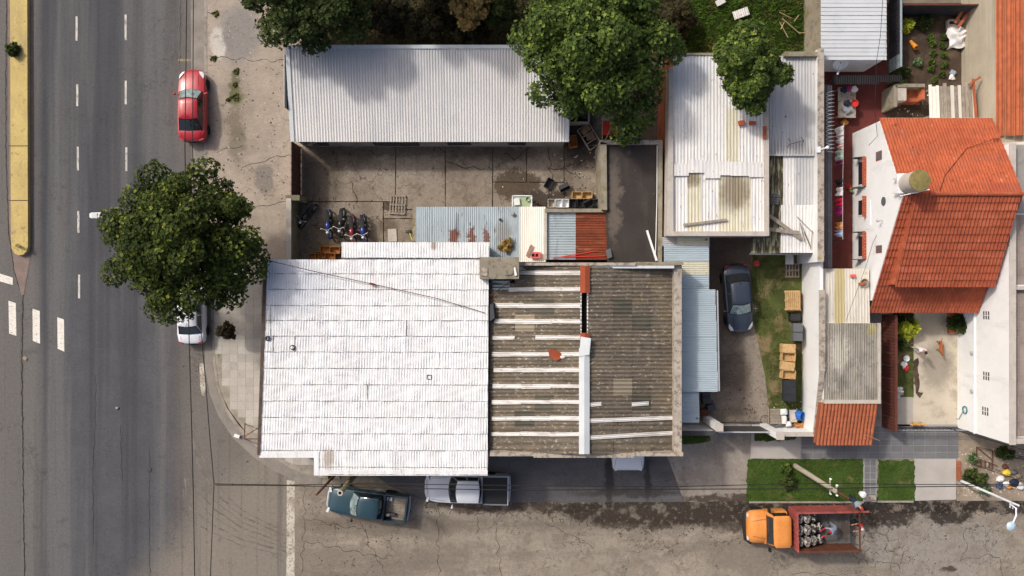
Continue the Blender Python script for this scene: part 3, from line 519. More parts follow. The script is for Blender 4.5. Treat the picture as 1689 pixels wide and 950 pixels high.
# cracked slabs of the side street: the broken pieces
cells = voronoi([(1345, 853), (1440, 853), (1478, 880), (1500, 905), (1508, 935), (1480, 944), (1400, 930), (1340, 880)], 62, 5, .45)
cells += voronoi([(730, 832), (1000, 829), (1010, 850), (985, 872), (860, 858), (740, 850)], 60, 8, .45)
for c in cells:
    if len(c) >= 3: b = B(); b.prism(PL(.016 + random.random() * .008, *c), 0.005); b.build('broken_slab', M_street, st)
for c, nm in (([(1347, 855), (1438, 855), (1476, 881), (1498, 906), (1506, 934), (1480, 942), (1400, 928), (1343, 881)], 'crack_bed'), ([(732, 834), (998, 831), (1008, 850), (983, 870), (860, 856), (742, 848)], 'crack_bed')):
    flat(.011, c).build(nm, M_crackbed, st)
# back yards
yd = struct('yard_floor', B().prism(PL(.03, (480, 150), (1000, 150), (1000, 440), (480, 440)), 0), M_crackbed)
slabs = [(494, 240, 652, 332), (653, 240, 734, 345), (735, 240, 812, 345), (813, 240, 868, 300), (813, 301, 905, 350), (869, 240, 930, 300), (931, 240, 996, 350), (906, 301, 930, 350), (930, 150, 996, 239), (494, 333, 632, 440), (633, 346, 684, 360), (633, 361, 684, 440), (685, 346, 812, 440)]
for x0, y0, x1, y1 in slabs:
    flat(.1 + random.uniform(-.004, .004), ragged([(x0+.3, y0+.3), (x1-.3, y0+.3), (x1-.3, y1-.3), (x0+.3, y1-.3)], 6, .45, x0), .09).build('concrete_slab', M_yard, yd)
for i, p in enumerate([[(735, 265), (760, 275), (800, 278)], [(580, 300), (588, 330), (585, 345)], [(830, 252), (850, 262), (872, 246)], [(905, 245), (910, 300), (906, 330)], [(905, 280), (950, 272), (966, 262)], [(935, 278), (956, 295)]]): tarline(p, 1.3, yd, 'crack', .107, 70+i)
struct('back_driveway', B().prism(PL(.05, (1095, 380), (1243, 380), (1240, 520), (1262, 620), (1272, 708), (1095, 708)), 0), M_drive2)
struct('back_lawn', B().prism(PL(.056, (1238, 400), (1335, 400), (1335, 712), (1272, 712), (1262, 620), (1240, 520)), 0), M_lawn)
struct('red_patio_floor', B().prism(PL(.05, (1318, 90), (1462, 90), (1462, 230), (1412, 235), (1412, 450), (1318, 450)), 0), M_red)
struct('patio_floor', B().prism(PL(.05, (1452, 490), (1590, 490), (1590, 706), (1452, 706)), 0), M_patio)
for x in [(1475, 655, 1507, 704)]:
    b = B(); b.prism(PL(.07, (1475, 656), (1506, 656), (1506, 703), (1475, 703)), .05); struct('patio_slab', b, M_path)
struct('garden_soil', B().prism(PL(.06, (1462, 5), (1600, 5), (1600, 230), (1462, 230)), 0), M_soil)
struct('flower_bed', B().prism(PL(.075, (1472, 520), (1502, 520), (1507, 560), (1507, 655), (1474, 655)), .05), M_lawn)
b = B(); poly_fill(b, .082, ragged([(1506, 598), (1514, 590), (1516, 630), (1515, 645), (1524, 648), (1518, 656), (1510, 648), (1507, 620)], 4, 1.6, 4)); struct('spilt_soil', b, M_soil)
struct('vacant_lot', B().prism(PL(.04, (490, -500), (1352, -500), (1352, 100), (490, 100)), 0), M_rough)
for i, q in enumerate([[(1233, 757), (1423, 757), (1423, 828), (1230, 828)], [(1449, 759), (1508, 760), (1509, 827), (1448, 827)], [(1122, 714), (1170, 714), (1172, 726), (1150, 733), (1124, 732)], [(1243, 712), (1316, 714), (1310, 726), (1244, 728)]]):
    struct('lawn', B().prism(PL(.07, *ragged(q, 5, 2.0, i)), 0), M_lawn2)
def grass_patch(polys, n_per, hmin, hmax, m, name, wid=.035, bald=None):
    V = []; 
    for z, q in polys:
        xs = [p[0] for p in q]; ys = [p[1] for p in q]; area = (max(xs)-min(xs))*(max(ys)-min(ys))/S/S
        for _ in range(int(area * n_per)):
            p = (random.uniform(min(xs), max(xs)), random.uniform(min(ys), max(ys)))
            if not inside(p, q) or (bald and bald(p)): continue
            c = W(p[0], p[1], z); a = random.random()*6.283; h = random.uniform(hmin, hmax); k = random.random()*6.283; t = random.uniform(.3, 1.1)*h
            dx, dy = math.cos(a)*wid/2, math.sin(a)*wid/2
            V += [(c.x-dx, c.y-dy, z-.01), (c.x+dx, c.y+dy, z-.01), (c.x+math.cos(k)*t, c.y+math.sin(k)*t, z+h)]
    b = B(); b.v = [Vector(v) for v in V]; b.f = [(i, i+1, i+2) for i in range(0, len(V), 3)]; b.m = [0]*len(b.f)
    o = b.build(name, m); return tag(o, kind='stuff')
def bald(p): return math.sin(p[0]*.11+1.3)*math.sin(p[1]*.07+.4) + math.sin(p[0]*.05+p[1]*.09) > .5 and random.random() < .9
tag(grass_patch([(.07, [(1233, 757), (1423, 757), (1423, 828), (1230, 828)]), (.07, [(1449, 759), (1508, 760), (1509, 827), (1448, 827)]), (.07, [(1122, 714), (1172, 714), (1170, 728), (1150, 733), (1124, 732)]), (.07, [(1243, 712), (1316, 714), (1310, 726), (1244, 728)])], 650, .03, .10, M_grass, 'grass'), 'short green grass of the plots along the street', 'grass')
tag(grass_patch([(.056, [(1240, 420), (1330, 420), (1330, 705), (1276, 705), (1266, 620), (1244, 520)]), (.075, [(1474, 585), (1507, 585), (1507, 654), (1474, 654)])], 520, .03, .09, M_grass2, 'grass', bald=bald), 'worn patchy grass of the back lawn and flower bed', 'grass')
tag(grass_patch([(.04, [(1128, -30), (1350, -30), (1350, 92), (1128, 92)])], 300, .1, .4, M_grass, 'grass', .06), 'tall rough grass of the vacant lot', 'grass')
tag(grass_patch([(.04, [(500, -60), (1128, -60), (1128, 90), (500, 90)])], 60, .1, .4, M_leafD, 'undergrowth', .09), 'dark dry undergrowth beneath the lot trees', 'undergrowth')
# ------------------------------------------------------------------ buildings
def rect(x0, y0, x1, y1, z): return PL(z, (x0, y0), (x1, y0), (x1, y1), (x0, y1))
def ribs_ns(x0, y0, x1, y1, z0, z1=None):      # quad whose ribs run along the page's height: z0 at the top edge, z1 at the lower edge
    z1 = z0 if z1 is None else z1; return (W(x0, y0, z0), W(x1, y0, z0), W(x1, y1, z1), W(x0, y1, z1))
def ribs_ew(x0, y0, x1, y1, z0, z1=None):
    z1 = z0 if z1 is None else z1; return (W(x0, y0, z0), W(x0, y1, z0), W(x1, y1, z1), W(x1, y0, z1))
def nribs(q, pitch): return max(1, (Vector(q[1]) - Vector(q[0])).length / pitch)
def wall(root, name, a, b_, th, z0, z1, m, z1b=None):
    """straight wall between ground points a and b_ (world)"""
    a = Vector((a[0], a[1], 0)); b_ = Vector((b_[0], b_[1], 0)); d = (b_-a).normalized(); n = Vector((-d.y, d.x, 0)) * th / 2
    z1b = z1 if z1b is None else z1b
    bb = B(); bot = [a-n, b_-n, b_+n, a+n]
    bb.add([p + Vector((0, 0, z0)) for p in bot] + [bot[0]+Vector((0,0,z1)), bot[1]+Vector((0,0,z1b)), bot[2]+Vector((0,0,z1b)), bot[3]+Vector((0,0,z1))],
           [(3,2,1,0),(4,5,6,7),(0,1,5,4),(1,2,6,5),(2,3,7,6),(3,0,4,7)])
    return bb.build(name, m, root)

# --- pale corrugated warehouse
ws = thing('warehouse', 'long low warehouse with a pale corrugated roof beside the concrete yard', 'warehouse', W(700, 160))
zn, zs_ = 3.5, 2.4
a = W(474, 82, zn); x0 = W(472, 76, zn).x; x1 = W(940, 76, zn).x; yn = W(474, 78, zn).y; ys = W(477, 234, zs_).y
bb = B(); bb.add([(x0+.25, yn-.15, 0), (x1-.2, yn-.15, 0), (x1-.2, ys+.12, 0), (x0+.25, ys+.12, 0), (x0+.25, yn-.15, zn-.08), (x1-.2, yn-.15, zn-.08), (x1-.2, ys+.12, zs_-.1), (x0+.25, ys+.12, zs_-.1)], [(0,1,2,3),(7,6,5,4),(4,5,1,0),(5,6,2,1),(6,7,3,2),(7,4,0,3)]); bb.build('wall', M_grey, ws)
ncol = 20
for i in range(ncol):
    u0, u1 = i/ncol, (i+1)/ncol; dz = .004 * (i % 2)
    q = (Vector((x0+(x1-x0)*u0, yn, zn+dz)), Vector((x0+(x1-x0)*u1+.02, yn, zn+dz)), Vector((x0+(x1-x0)*u1+.02, ys, zs_+dz)), Vector((x0+(x1-x0)*u0, ys, zs_+dz)))
    bb = B(); bb.sheet(q, round((x1-x0)/ncol/.155), .02, 4, spr=4, dent=.005, wob=.15); bb.build('roof_sheet', M_galv, ws, True)
bb = B(); bb.bar((x0-.02, yn+.02, zn+.05), (x1, yn+.02, zn+.05), .22, .03); bb.build('ridge_flashing', M_cap, ws)
bb = B(); bb.bar((x0+.08, yn, zn+.05), (x0+.08, ys, zs_+.05), .24, .02); bb.build('verge_flashing', M_cap, ws)
bb = B(); bb.bar((x1-.08, yn-1.5, zn-.25), (x1-.08, ys, zs_+.05), .2, .02); bb.build('verge_flashing', M_cap, ws)
for px0, px1, zz in [(502, 538, 1.4), (615, 690, 1.35), (737, 777, 1.6), (838, 868, 1.6)]:
    xa, xb = W(px0, 240, 1.8).x, W(px1, 240, 1.8).x; bb = B(); bb.box(xa, xb, ys+.02, ys+.09, zz-.4, 2.15); f = bb.build('window', M_dsteel, ws)
    bb = B(); bb.box(xa+.06, xb-.06, ys+.0, ys+.015, zz-.34, 2.09); bb.build('pane', M_window, f)
sg = thing('sign_board', 'narrow dark sign board with pale rim fixed to the warehouse front wall', 'sign', W(486, 130))
xs = x0 - .22; ya, yb = W(470, 88, 3.3).y, W(470, 178, 2.9).y
bb = B(); bb.box(xs, xs+.10, yb, ya, 1.3, 3.05); bb.build('panel', M_dsteel, sg)
bb = B(); bb.box(xs-.03, xs+.0, yb-.02, ya+.02, 3.02, 3.1); bb.build('rim', M_steel, sg)
for y in (ya-.3, yb+.3): bb = B(); bb.bar((xs+.1, y, 2.6), (x0+.3, y, 2.6), .04, .04); bb.build('bracket', M_dsteel, sg)
al = thing('alarm_lamp', 'small round orange lamp on the warehouse corner above the gate', 'lamp', W(476, 231, 2.2))
c = Vector((x0-.05, ys+.35, 2.2)); bb = B(); bb.ball(c, .14, 10); bb.build('dome', M_plpink, al, True); bb = B(); bb.bar(c, c+Vector((.35, 0, 0)), .05, .05); bb.build('bracket', M_dsteel, al)

# --- yard gate, pillar and side wall
gt = thing('yard_gate', 'brown iron bar gate between the warehouse and the yard wall', 'gate', W(497, 290))
xg = W(497, 290).x; y0, y1 = ys+.05, W(497, 334).y
for k in range(5): bb = B(); bb.bar((xg, y0, .25+k*.5), (xg, y1, .25+k*.5), .05, .07); bb.build('rail', M_iron if k % 2 else M_dsteel, gt)
bb = B(); bb.box(xg-.012, xg+.012, y1, y0, .15, 2.2); bb.build('sheet', M_brown, gt)
for k in range(9): yy = y0 + (y1-y0)*k/8; bb = B(); bb.bar((xg, yy, .1), (xg, yy, 2.35), .05, .05); bb.build('bar', M_iron, gt)
yw = thing('yard_wall', 'stained olive wall with pale top south of the yard gate', 'wall', W(495, 380))
yy0, yy1 = W(495, 334).y, W(495, 430).y
wall(yw, 'wall_body', (W(496, 0).x-.1, yy0), (W(496, 0).x-.1, yy1), .2, 0, 2.3, M_olive)
bb = B(); bb.box(W(496, 0).x-.25, W(496, 0).x+.05, yy1, yy0, 2.3, 2.4); bb.build('coping', M_coping, yw)
bb = B(); bb.box(W(496, 0).x-.3, W(496, 0).x+.55, yy0-.12, yy0+.2, .1, 2.35); bb.build('pillar', M_olive, yw)
bb = B(); c = W(688, 372); bb.box(c.x-.1, c.x+.1, W(0, 400).y, W(0, 347).y, .1, 1.5)
tag(bb.build('low_wall', M_oldconc, org=W(688, 372)), 'low grey wall end beside the pallet and the zinc shed', 'wall')

# --- lean-to sheds between yard and workshop
sh = thing('zinc_shed', 'shed with old bluish zinc sheets, rust streaks and one cream sheet', 'shed', W(780, 385))
cols = [(686, 712, M_osheet), (712, 738, M_osheet), (738, 764, M_osheet), (764, 790, M_osheet), (790, 824, M_osheet), (824, 858, M_osheet), (857, 900, M_csheet)]
for i, (xa, xb, m) in enumerate(cols):
    q = ribs_ns(xa, 341, xb+.6, 432, 2.45+.006*(i % 2), 2.6+.006*(i % 2)); bb = B(); bb.sheet(q, nribs(q, .125), .015, 3, dent=.006); bb.build('roof_sheet', m, sh, True)
bb = B(); p = rect(690, 346, 896, 428, 2.4); bb.prism(p, .1); bb.build('wall', M_grey, sh)
s2 = thing('rusty_shed', 'small shed with grey ribbed sheet and rust red sheets within a kerbed parapet', 'shed', W(950, 388))
q = ribs_ew(902, 350, 950.5, 428, 2.5); bb = B(); bb.sheet(q, nribs(q, .155), .02, 2, dent=.006); bb.build('roof_sheet', M_osheet, s2, True)
for i, (ya, yb) in enumerate([(350, 366), (366, 383.5), (383.5, 402), (402, 428)]):
    q = ribs_ew(949.5, ya, 1001, yb, 2.53+.01*(i % 2)); bb = B(); bb.sheet(q, nribs(q, .155), .02, 2, dent=.01); bb.build('roof_sheet', M_rust, s2, True)
bb = B(); bb.prism(rect(903, 350, 1000, 428, 2.42), .1); bb.build('wall', M_grey, s2)
bb = B(); bb.prism(rect(899, 344, 1003, 350, 2.75), .1); bb.build('parapet', M_oldconc, s2)
bb = B(); bb.prism(rect(897.5, 344, 902, 428, 2.7), .1); bb.build('parapet', M_coping, s2)
for i, p in enumerate([((912, 426), (985, 414)), ((930, 424), (1000, 422))]):
    bb = B(); bb.tube([W(*p[0], 2.6), W(*p[1], 2.6)], .03, 6); tag(bb.build('iron_rod', M_plred, org=W(*p[0], 2.6)), ['thin red iron rod lying slanted across the rusty shed roof', 'thin red iron rod lying along the lower edge of the rusty shed'][i], 'rod')

# --- white painted workshop roof
wb = thing('white_workshop', 'workshop under a large white painted corrugated roof at the street corner', 'building', W(640, 600))
ZR = 4.75
M_seal = mat('lap_seal', sr(116, 115, 113), .9, .3, 1.5, 0, 10, [('noise', (2.5, 1, 1), .45, .6, sr(200, 200, 200), .9)])
lines = [428, 451, 477, 503.5, 528, 554, 580, 607, 634, 661, 688, 715, 742.5]
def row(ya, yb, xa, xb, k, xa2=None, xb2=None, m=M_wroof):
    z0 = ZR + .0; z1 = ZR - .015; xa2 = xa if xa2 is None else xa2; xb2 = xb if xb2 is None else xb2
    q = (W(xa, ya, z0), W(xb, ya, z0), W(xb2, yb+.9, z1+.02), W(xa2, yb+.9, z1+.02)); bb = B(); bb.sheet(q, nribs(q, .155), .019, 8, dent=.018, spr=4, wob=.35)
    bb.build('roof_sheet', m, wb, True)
    q = (W(xa, yb-.35, ZR+.035), W(xb2, yb-.35+k, ZR+.035), W(xb2, yb+.5+k, ZR+.03), W(xa, yb+.5, ZR+.03))
    bb = B(); bb.sheet(q, 30, .006, 1, dent=.016); bb.build('joint_seal', M_seal, wb)
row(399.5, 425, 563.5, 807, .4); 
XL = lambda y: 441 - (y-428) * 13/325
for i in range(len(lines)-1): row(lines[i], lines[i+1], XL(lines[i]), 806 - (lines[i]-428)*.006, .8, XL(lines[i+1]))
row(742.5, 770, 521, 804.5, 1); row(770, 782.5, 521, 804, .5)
q = (W(428.5, 742.5, ZR), W(521, 742.5, ZR), W(521, 752.5, ZR-.05), W(428.5, 752.5, ZR-.05)); bb = B(); bb.sheet(q, nribs(q, .15), .013, 2); bb.build('roof_sheet', M_wroof, wb, True)
for (xa, ya, yb) in [(450, 554, 580), (486, 554, 580), (670, 528, 554), (724, 580, 607), (606, 634, 661), (446, 503, 554)]:
    bb = B(); bb.bar(W(xa, ya, ZR+.03), W(xa, yb, ZR+.015), .03, .02); bb.build('joint_seal', M_seal, wb)
# folded eaves gutter along the south edge
for xa, xb, y in [(520, 804.5, 783), (427.5, 521, 753.5)]:
    n = 10 if xa > 500 else 3
    for k in range(n):
        u0 = xa + (xb-xa)*k/n; u1 = xa + (xb-xa)*(k+1)/n
        bb = B(); bb.bar(W(u0+.4, y-3, ZR), W(u1-.2, y-3, ZR), .30, .05); bb.build('eaves_flashing', M_wroof, wb)
bb = B(); bb.bar(W(522, 746, ZR+.02), W(522, 784, ZR+.02), .28, .06); bb.build('verge_flashing', M_wroof, wb)
ol = [(436, 431), (566, 431), (566, 403), (804, 403), (803, 779), (526, 779), (526, 749), (432, 749)]
bb = B(); bb.prism(PL(ZR-.1, *ol), 0); bb.build('wall', M_grey, wb)
bb = B(); bb.prism(PL(ZR+.1, (434, 429), (440.5, 429), (428.8, 752), (424.5, 752)), ZR-.5); 
bb = B(); bb.add([*PL(ZR+.06, (435, 430), (440.6, 430), (428.6, 751), (424, 751)), *PL(ZR-.6, (435, 430), (440.6, 430), (428.6, 751), (424, 751))], [(0,3,2,1),(4,5,6,7),(0,1,5,4),(1,2,6,5),(2,3,7,6),(3,0,4,7)]); bb.build('parapet', mat('dark_brown_parapet', sr(92, 78, 66), .9, .2, 2, 0, 10, [('noise', 3, .5, .66, sr(66, 56, 48), .7)]), wb)
for px, py in [(442, 558), (483, 573)]:
    v = thing('roof_vent', ['low ring vent at the west edge of the white roof', 'round capped vent standing on the white roof'][px > 450], 'vent', W(px, py, ZR)); bb = B(); p = W(px, py, ZR)
    bb.lathe([(.15, -.05), (.15, .1), (.11, .1), (.11, .0)], p, 14); bb.build('ring', M_dsteel, v, True)
    if px > 450: bb = B(); bb.lathe([(.0, .26), (.09, .2), (.09, .18), (.02, .18)], p, 12); bb.tube([p, p+Vector((0, 0, .2))], .02, 6); bb.build('cap', M_plwhite, v, True)
bb = B(); p = W(708, 622, ZR)
for dx0, dy0, dx1, dy1 in [(-.12,-.12,.12,-.12), (.12,-.12,.12,.12), (.12,.12,-.12,.12), (-.12,.12,-.12,-.12)]: bb.bar(p+Vector((dx0,dy0,.03)), p+Vector((dx1,dy1,.03)), .03, .03)
tag(bb.build('roof_hatch', M_dsteel, org=p), 'small square outline hatch on the white roof', 'hatch')
cb = thing('roof_cable', 'slack brown cable with a rusty joint crossing the white roof', 'cable', W(620, 470, ZR))
P = [W(440, 429, ZR+.6), W(520, 448, ZR+.35), W(613, 468, ZR+.18), W(720, 492, ZR+.25), W(800, 516, ZR+.15)]; bb = B(); bb.tube(P, .022, 5); bb.build('cord', M_iron, cb)
bb = B(); bb.bar(W(610, 467.5, ZR+.2), W(618, 469.5, ZR+.2), .12, .1); bb.build('joint', M_rust, cb)

# --- concrete tank slab over the party corner
ct = thing('concrete_tank', 'mossy grey concrete tank slab raised above the roof corner', 'water tank', W(823, 442, 4.5))
bb = B(); bb.prism(rect(791, 424, 856, 460, 6.1), 5.0); bb.build('tank_body', M_oldconc, ct)
bb = B(); bb.prism(rect(794, 442, 804, 455, 6.16), 6.1); bb.build('lid', M_speck, ct)
bb = B(); bb.prism(PL(6.17, (829, 438), (845, 438), (847, 450), (842, 454), (832, 453), (828, 449)), 6.1); bb.build('lid', M_oldconc, ct)
bb = B(); bb.prism(PL(6.2, (847, 441), (850, 441), (853, 454), (849, 455)), 6.1); bb.build('broken_flashing', M_plwhite, ct)
for px, py in [(795, 428), (852, 428), (852, 456), (795, 456)]: bb = B(); p = W(px, py, 5.2); bb.box(p.x-.12, p.x+.12, p.y-.12, p.y+.12, 4.2, 5.0); bb.build('pier', M_oldconc, ct)
bb = B(); bb.tube([W(846, 461, 5.0), W(808, 488, 4.6)], .025, 5); bb.build('brace', M_iron, ct)

# --- brown fibre cement workshop with a ridge
fb = thing('gable_workshop', 'gabled workshop with brown fibre cement sheets and white sealing bands', 'building', W(965, 600))
zw, zr, ze = 4.3, 5.5, 4.3
def zl(px): return zw + (zr-zw)*(px-808)/(963-808)
def zrr(px): return zr + (ze-zr)*(px-966)/(1113-966)
XLs = [808, 850, 882.6, 914.5, 959]; XRs = [968, 1011, 1042, 1073, 1113]
rows = [440 + 26.4*i for i in range(12)]; rows[-1] = 748
spec = {(2, 2, 'l'): M_fibreg, (3, 1, 'l'): M_fibreb, (8, 2, 'l'): M_fibreg, (9, 1, 'l'): M_fibreg, (2, 1, 'r'): M_fibreg, (3, 2, 'r'): M_fibreg, (7, 1, 'r'): M_fibreb, (8, 2, 'r'): M_fibreg}
for j in range(len(rows)-1):
    for side, X, zf in (('l', XLs, zl), ('r', XRs, zrr)):
        for i in range(4):
            if side == 'l' and j == 0 and i == 0: continue
            up = (.03 if (side == 'l') else -.0) * 0
            l0 = .012*(i if side == 'l' else 3-i) + .005*(j % 2); za, zb = zf(X[i])+l0, zf(X[i+1])+l0
            e0, e1, e2 = (random.uniform(-.5, .5) for _ in range(3)); q = (W(X[i]-.8+e0, rows[j]+e1*.6, za), W(X[i]-.8+e0, rows[j+1]+.4+e1*.6, za), W(X[i+1]+.4, rows[j+1]+.4+e2*.6, zb), W(X[i+1]+.4, rows[j]+e2*.6, zb))
            bb = B(); bb.sheet(q, 4, .034, 3, spr=6, dent=.010); bb.build('roof_sheet', spec.get((j, i, side), M_fibre), fb, True)
q = (W(812, 463, 4.36), W(812, 478, 4.36), W(841, 478, 4.58), W(841, 463, 4.58)); bb = B(); bb.sheet(q, 4, .02, 1); bb.build('roof_sheet', M_bsheet, fb, True)
bandx = [(450, 852, 957), (477, 839, 957), (504, 817, 957), (530, 815, 957), (557, 812, 849), (557, 883, 957), (584, 811, 957), (610, 814, 956), (637, 812, 956), (663, 811, 956), (690, 811, 956), (716, 810, 956)]
for y, xa, xb in bandx:
    n = max(1, round((xb-xa)/46))
    for k in range(n):
        u0 = xa+(xb-xa)*k/n; u1 = xa+(xb-xa)*(k+1)/n; d = random.uniform(-.8, .8); hh = random.uniform(2.8, 3.6)
        q = (W(u0, y-hh+d, zl(u0)+.09), W(u0, y+hh+d, zl(u0)+.09), W(u1, y+hh, zl(u1)+.09), W(u1, y-hh, zl(u1)+.09)); bb = B(); bb.sheet(q, 2, .02, 2, spr=4, dent=.01); bb.build('sealing_band', M_band, fb, True)
for (ya, yb, xa, xb) in [(694, 689, 970, 1110), (722, 714, 970, 1110), (668, 666, 970, 992), (667, 665, 1042, 1070)]:
    q = (W(xa, ya-3.2, zrr(xa)+.09), W(xa, ya+3.2, zrr(xa)+.09), W(xb, yb+3.2, zrr(xb)+.09), W(xb, yb-3.2, zrr(xb)+.09)); bb = B(); bb.sheet(q, 2, .02, 4, dent=.01); bb.build('sealing_band', M_band, fb, True)
bb = B(); bb.prism(rect(842, 439.5, 957, 445, 4.75), 4.5); bb.build('valley_gutter', M_band, fb)
bb = B(); bb.prism(rect(972, 437.5, 1112, 442.5, 5.2), 4.6); bb.build('valley_gutter', M_cap, fb)
def cap(name, ya, yb, m, xa=957, xb=973, lift=.14):
    bb = B(); xm = (xa+xb)/2
    P = [W(xa, ya, zr-.03+lift), W(xm, ya, zr+.06+lift), W(xb, ya, zr-.03+lift), W(xb, yb, zr-.03+lift), W(xm, yb, zr+.06+lift), W(xa, yb, zr-.03+lift)]
    P += [p + Vector((0, 0, -.02)) for p in P]
    bb.add(P, [(0,5,4,1),(1,4,3,2),(6,7,10,11),(7,8,9,10),(0,6,11,5),(2,3,9,8),(0,1,7,6),(1,2,8,7),(3,4,10,9),(4,5,11,10)]); return bb.build(name, m, fb)
cap('ridge_cap', 438, 483, M_rust2); cap('ridge_cap', 549, 562, M_rust2, 957, 973)
for k, (ya, yb) in enumerate([(574, 610), (610, 648), (648, 686), (686, 722), (722, 748)]): cap('ridge_cap', ya, yb+1, M_cap, 955 + .3*k*0, 972.5, .16 + .006*(k % 2))
bb = B(); P = [W(958, 555, zr+.2), W(975, 558, zr+.28), W(972, 585, zr+.3), W(955, 588, zr+.2)]; P += [p + Vector((0, 0, -.02)) for p in P]; bb.add(P, [(0,3,2,1),(4,5,6,7),(0,1,5,4),(1,2,6,5),(2,3,7,6),(3,0,4,7)]); bb.build('bent_cap', M_cap, fb)
bb = B(); bb.bar(W(963.5, 483, zr-.35), W(963.5, 549, zr-.35), .5, .04); bb.build('open_ridge', M_gap, fb)
for x in (958.2, 969.2):
    bb = B(); q = (W(x-.9, 483, zr+.05), W(x-.9, 549, zr+.05), W(x+.9, 549, zr+.05), W(x+.9, 483, zr+.05)); bb.sheet(q, 11, .05, 1, spr=4); bb.build('mortar_edge', M_band, fb, True)
ex, ey = W(1119, 0, 4.9).x, 0
bb = B(); bb.prism(rect(1112, 436, 1124.5, 750, 4.9), 3.5); bb.build('parapet', M_speck, fb)
for k, (xa, xb, ya, yb) in enumerate([(808, 880, 746, 752.5), (880, 1047, 747.5, 755), (1047, 1127, 746, 752.5)]): bb = B(); bb.prism(rect(xa, ya, xb, yb, 5.0+.05*(k == 1)), 3.4); bb.build('parapet', M_speck, fb)
bb = B(); bb.prism(rect(856, 433, 1049, 438, 5.3), 3.5); bb.build('parapet', M_speck, fb); bb = B(); bb.prism(rect(1049, 432, 1127, 437, 5.25), 3.5); bb.build('parapet', M_oldconc, fb)
wx0, wx1 = W(807, 0, 4.3).x+.06, W(1122, 0, 4.9).x; wy0, wy1 = W(0, 440, 4.9).y, W(0, 751, 5).y
wall(fb, 'wall', (wx0, wy0), (wx1, wy0), .2, 0, 4.2, M_grey); wall(fb, 'wall', (wx1-.1, wy0-.1), (wx1-.1, wy1+.2), .2, 0, 4.1, M_grey); wall(fb, 'wall', (wx0+.1, wy0-.1), (wx0+.1, wy1+.2), .2, 0, 4.1, M_grey)
vx0, vx1 = W(998, 0).x - .25, W(1072, 0).x + .3
wall(fb, 'wall', (wx0, wy1), (vx0, wy1), .2, 0, 3.6, M_grey); wall(fb, 'wall', (vx1, wy1), (wx1, wy1), .2, 0, 3.6, M_grey); wall(fb, 'wall', (vx0, wy1), (vx1, wy1), .2, 2.7, 3.6, M_grey)
bb = B(); bb.box(wx0+.25, wx1-.25, wy1+.1, wy0-.1, .02, .05); bb.build('workshop_floor', M_drive2, fb)
rp = thing('rust_plate', 'crumpled rust brown sheet scrap lying on the gabled roof', 'scrap metal', W(917, 585, 5.2))
bb = B(); P = [W(904, 577, 5.3), W(916, 576, 5.34), W(925, 582, 5.28), (W(928, 590, 5.3)), W(918, 595, 5.33), W(906, 588, 5.26)]; P2 = [p + Vector((0, 0, .04)) for p in P]; n = 6
bb.add(P + P2, [tuple(range(n))[::-1], tuple(range(n, 2*n))] + [(i, (i+1) % n, (i+1) % n+n, i+n) for i in range(n)]); bb.build('sheet', M_rust2, rp); bb = B(); bb.ball(W(928, 589, 5.36), (.16, .1, .05), 8); bb.build('mortar_lump', M_band, rp)
dv = thing('roof_downpipe_hood', 'dark metal hood against the white roof edge above the brown sheets', 'hood', W(812, 513, 4.6)); bb = B(); bb.add([*PL(4.8, (808, 502), (813, 500), (816, 524), (808, 530)), *PL(4.35, (809, 500), (817, 500), (817, 530), (809, 530))], [(0,3,2,1),(0,1,5,4),(1,2,6,5),(2,3,7,6),(3,0,4,7)]); bb.build('hood_sheet', M_dsteel, dv)

# --- black flat roof
kb = thing('flat_roof_house', 'narrow house with a black bitumen flat roof between low parapets', 'house', W(1045, 330))
bb = B(); bb.prism(PL(2.9, (996, 236), (1089, 236), (1088, 432), (1003, 432)), 0); bb.build('roof_slab', [M_black], kb)
bb = B(); bb.prism(PL(3.15, (990, 234), (1000.5, 236), (1001.5, 346), (993, 346)), 0); bb.build('parapet', M_oldconc, kb)
bb = B(); bb.prism(PL(3.15, (990, 231), (1092, 231), (1092, 238), (990, 238)), 2.0); bb.build('parapet', M_speck, kb)
bb = B(); bb.prism(PL(3.17, (1086, 232), (1093, 232), (1092, 432), (1086, 432)), 0); bb.build('parapet', M_oldconc, kb)
bb = B(); bb.tube([W(1084, 240, 3.0), W(1083.5, 330, 3.0), W(1081, 428, 3.0)], .025, 5); tag(bb.build('roof_hose', M_pipe, org=W(1084, 300, 3)), 'thin white hose along the east parapet of the black flat roof', 'hose')
bb = B(); bb.bar(W(1067, 380, 2.97), W(1083, 430, 2.97), .12, .12); tag(bb.build('pipe', M_pipe, org=W(1075, 400, 2.95)), 'straight white pipe lying slanted on the black flat roof', 'pipe')
bb = B()
for k in range(4): bb.obox(W(1003.5+k*.6, 413+k*3.4, 2.98+.02*k), (.3, .16, .1), .4)
tag(bb.build('brick_pile', M_plgrey, org=W(1004, 416, 2.95)), 'little stack of grey bricks at the corner of the black flat roof', 'bricks')

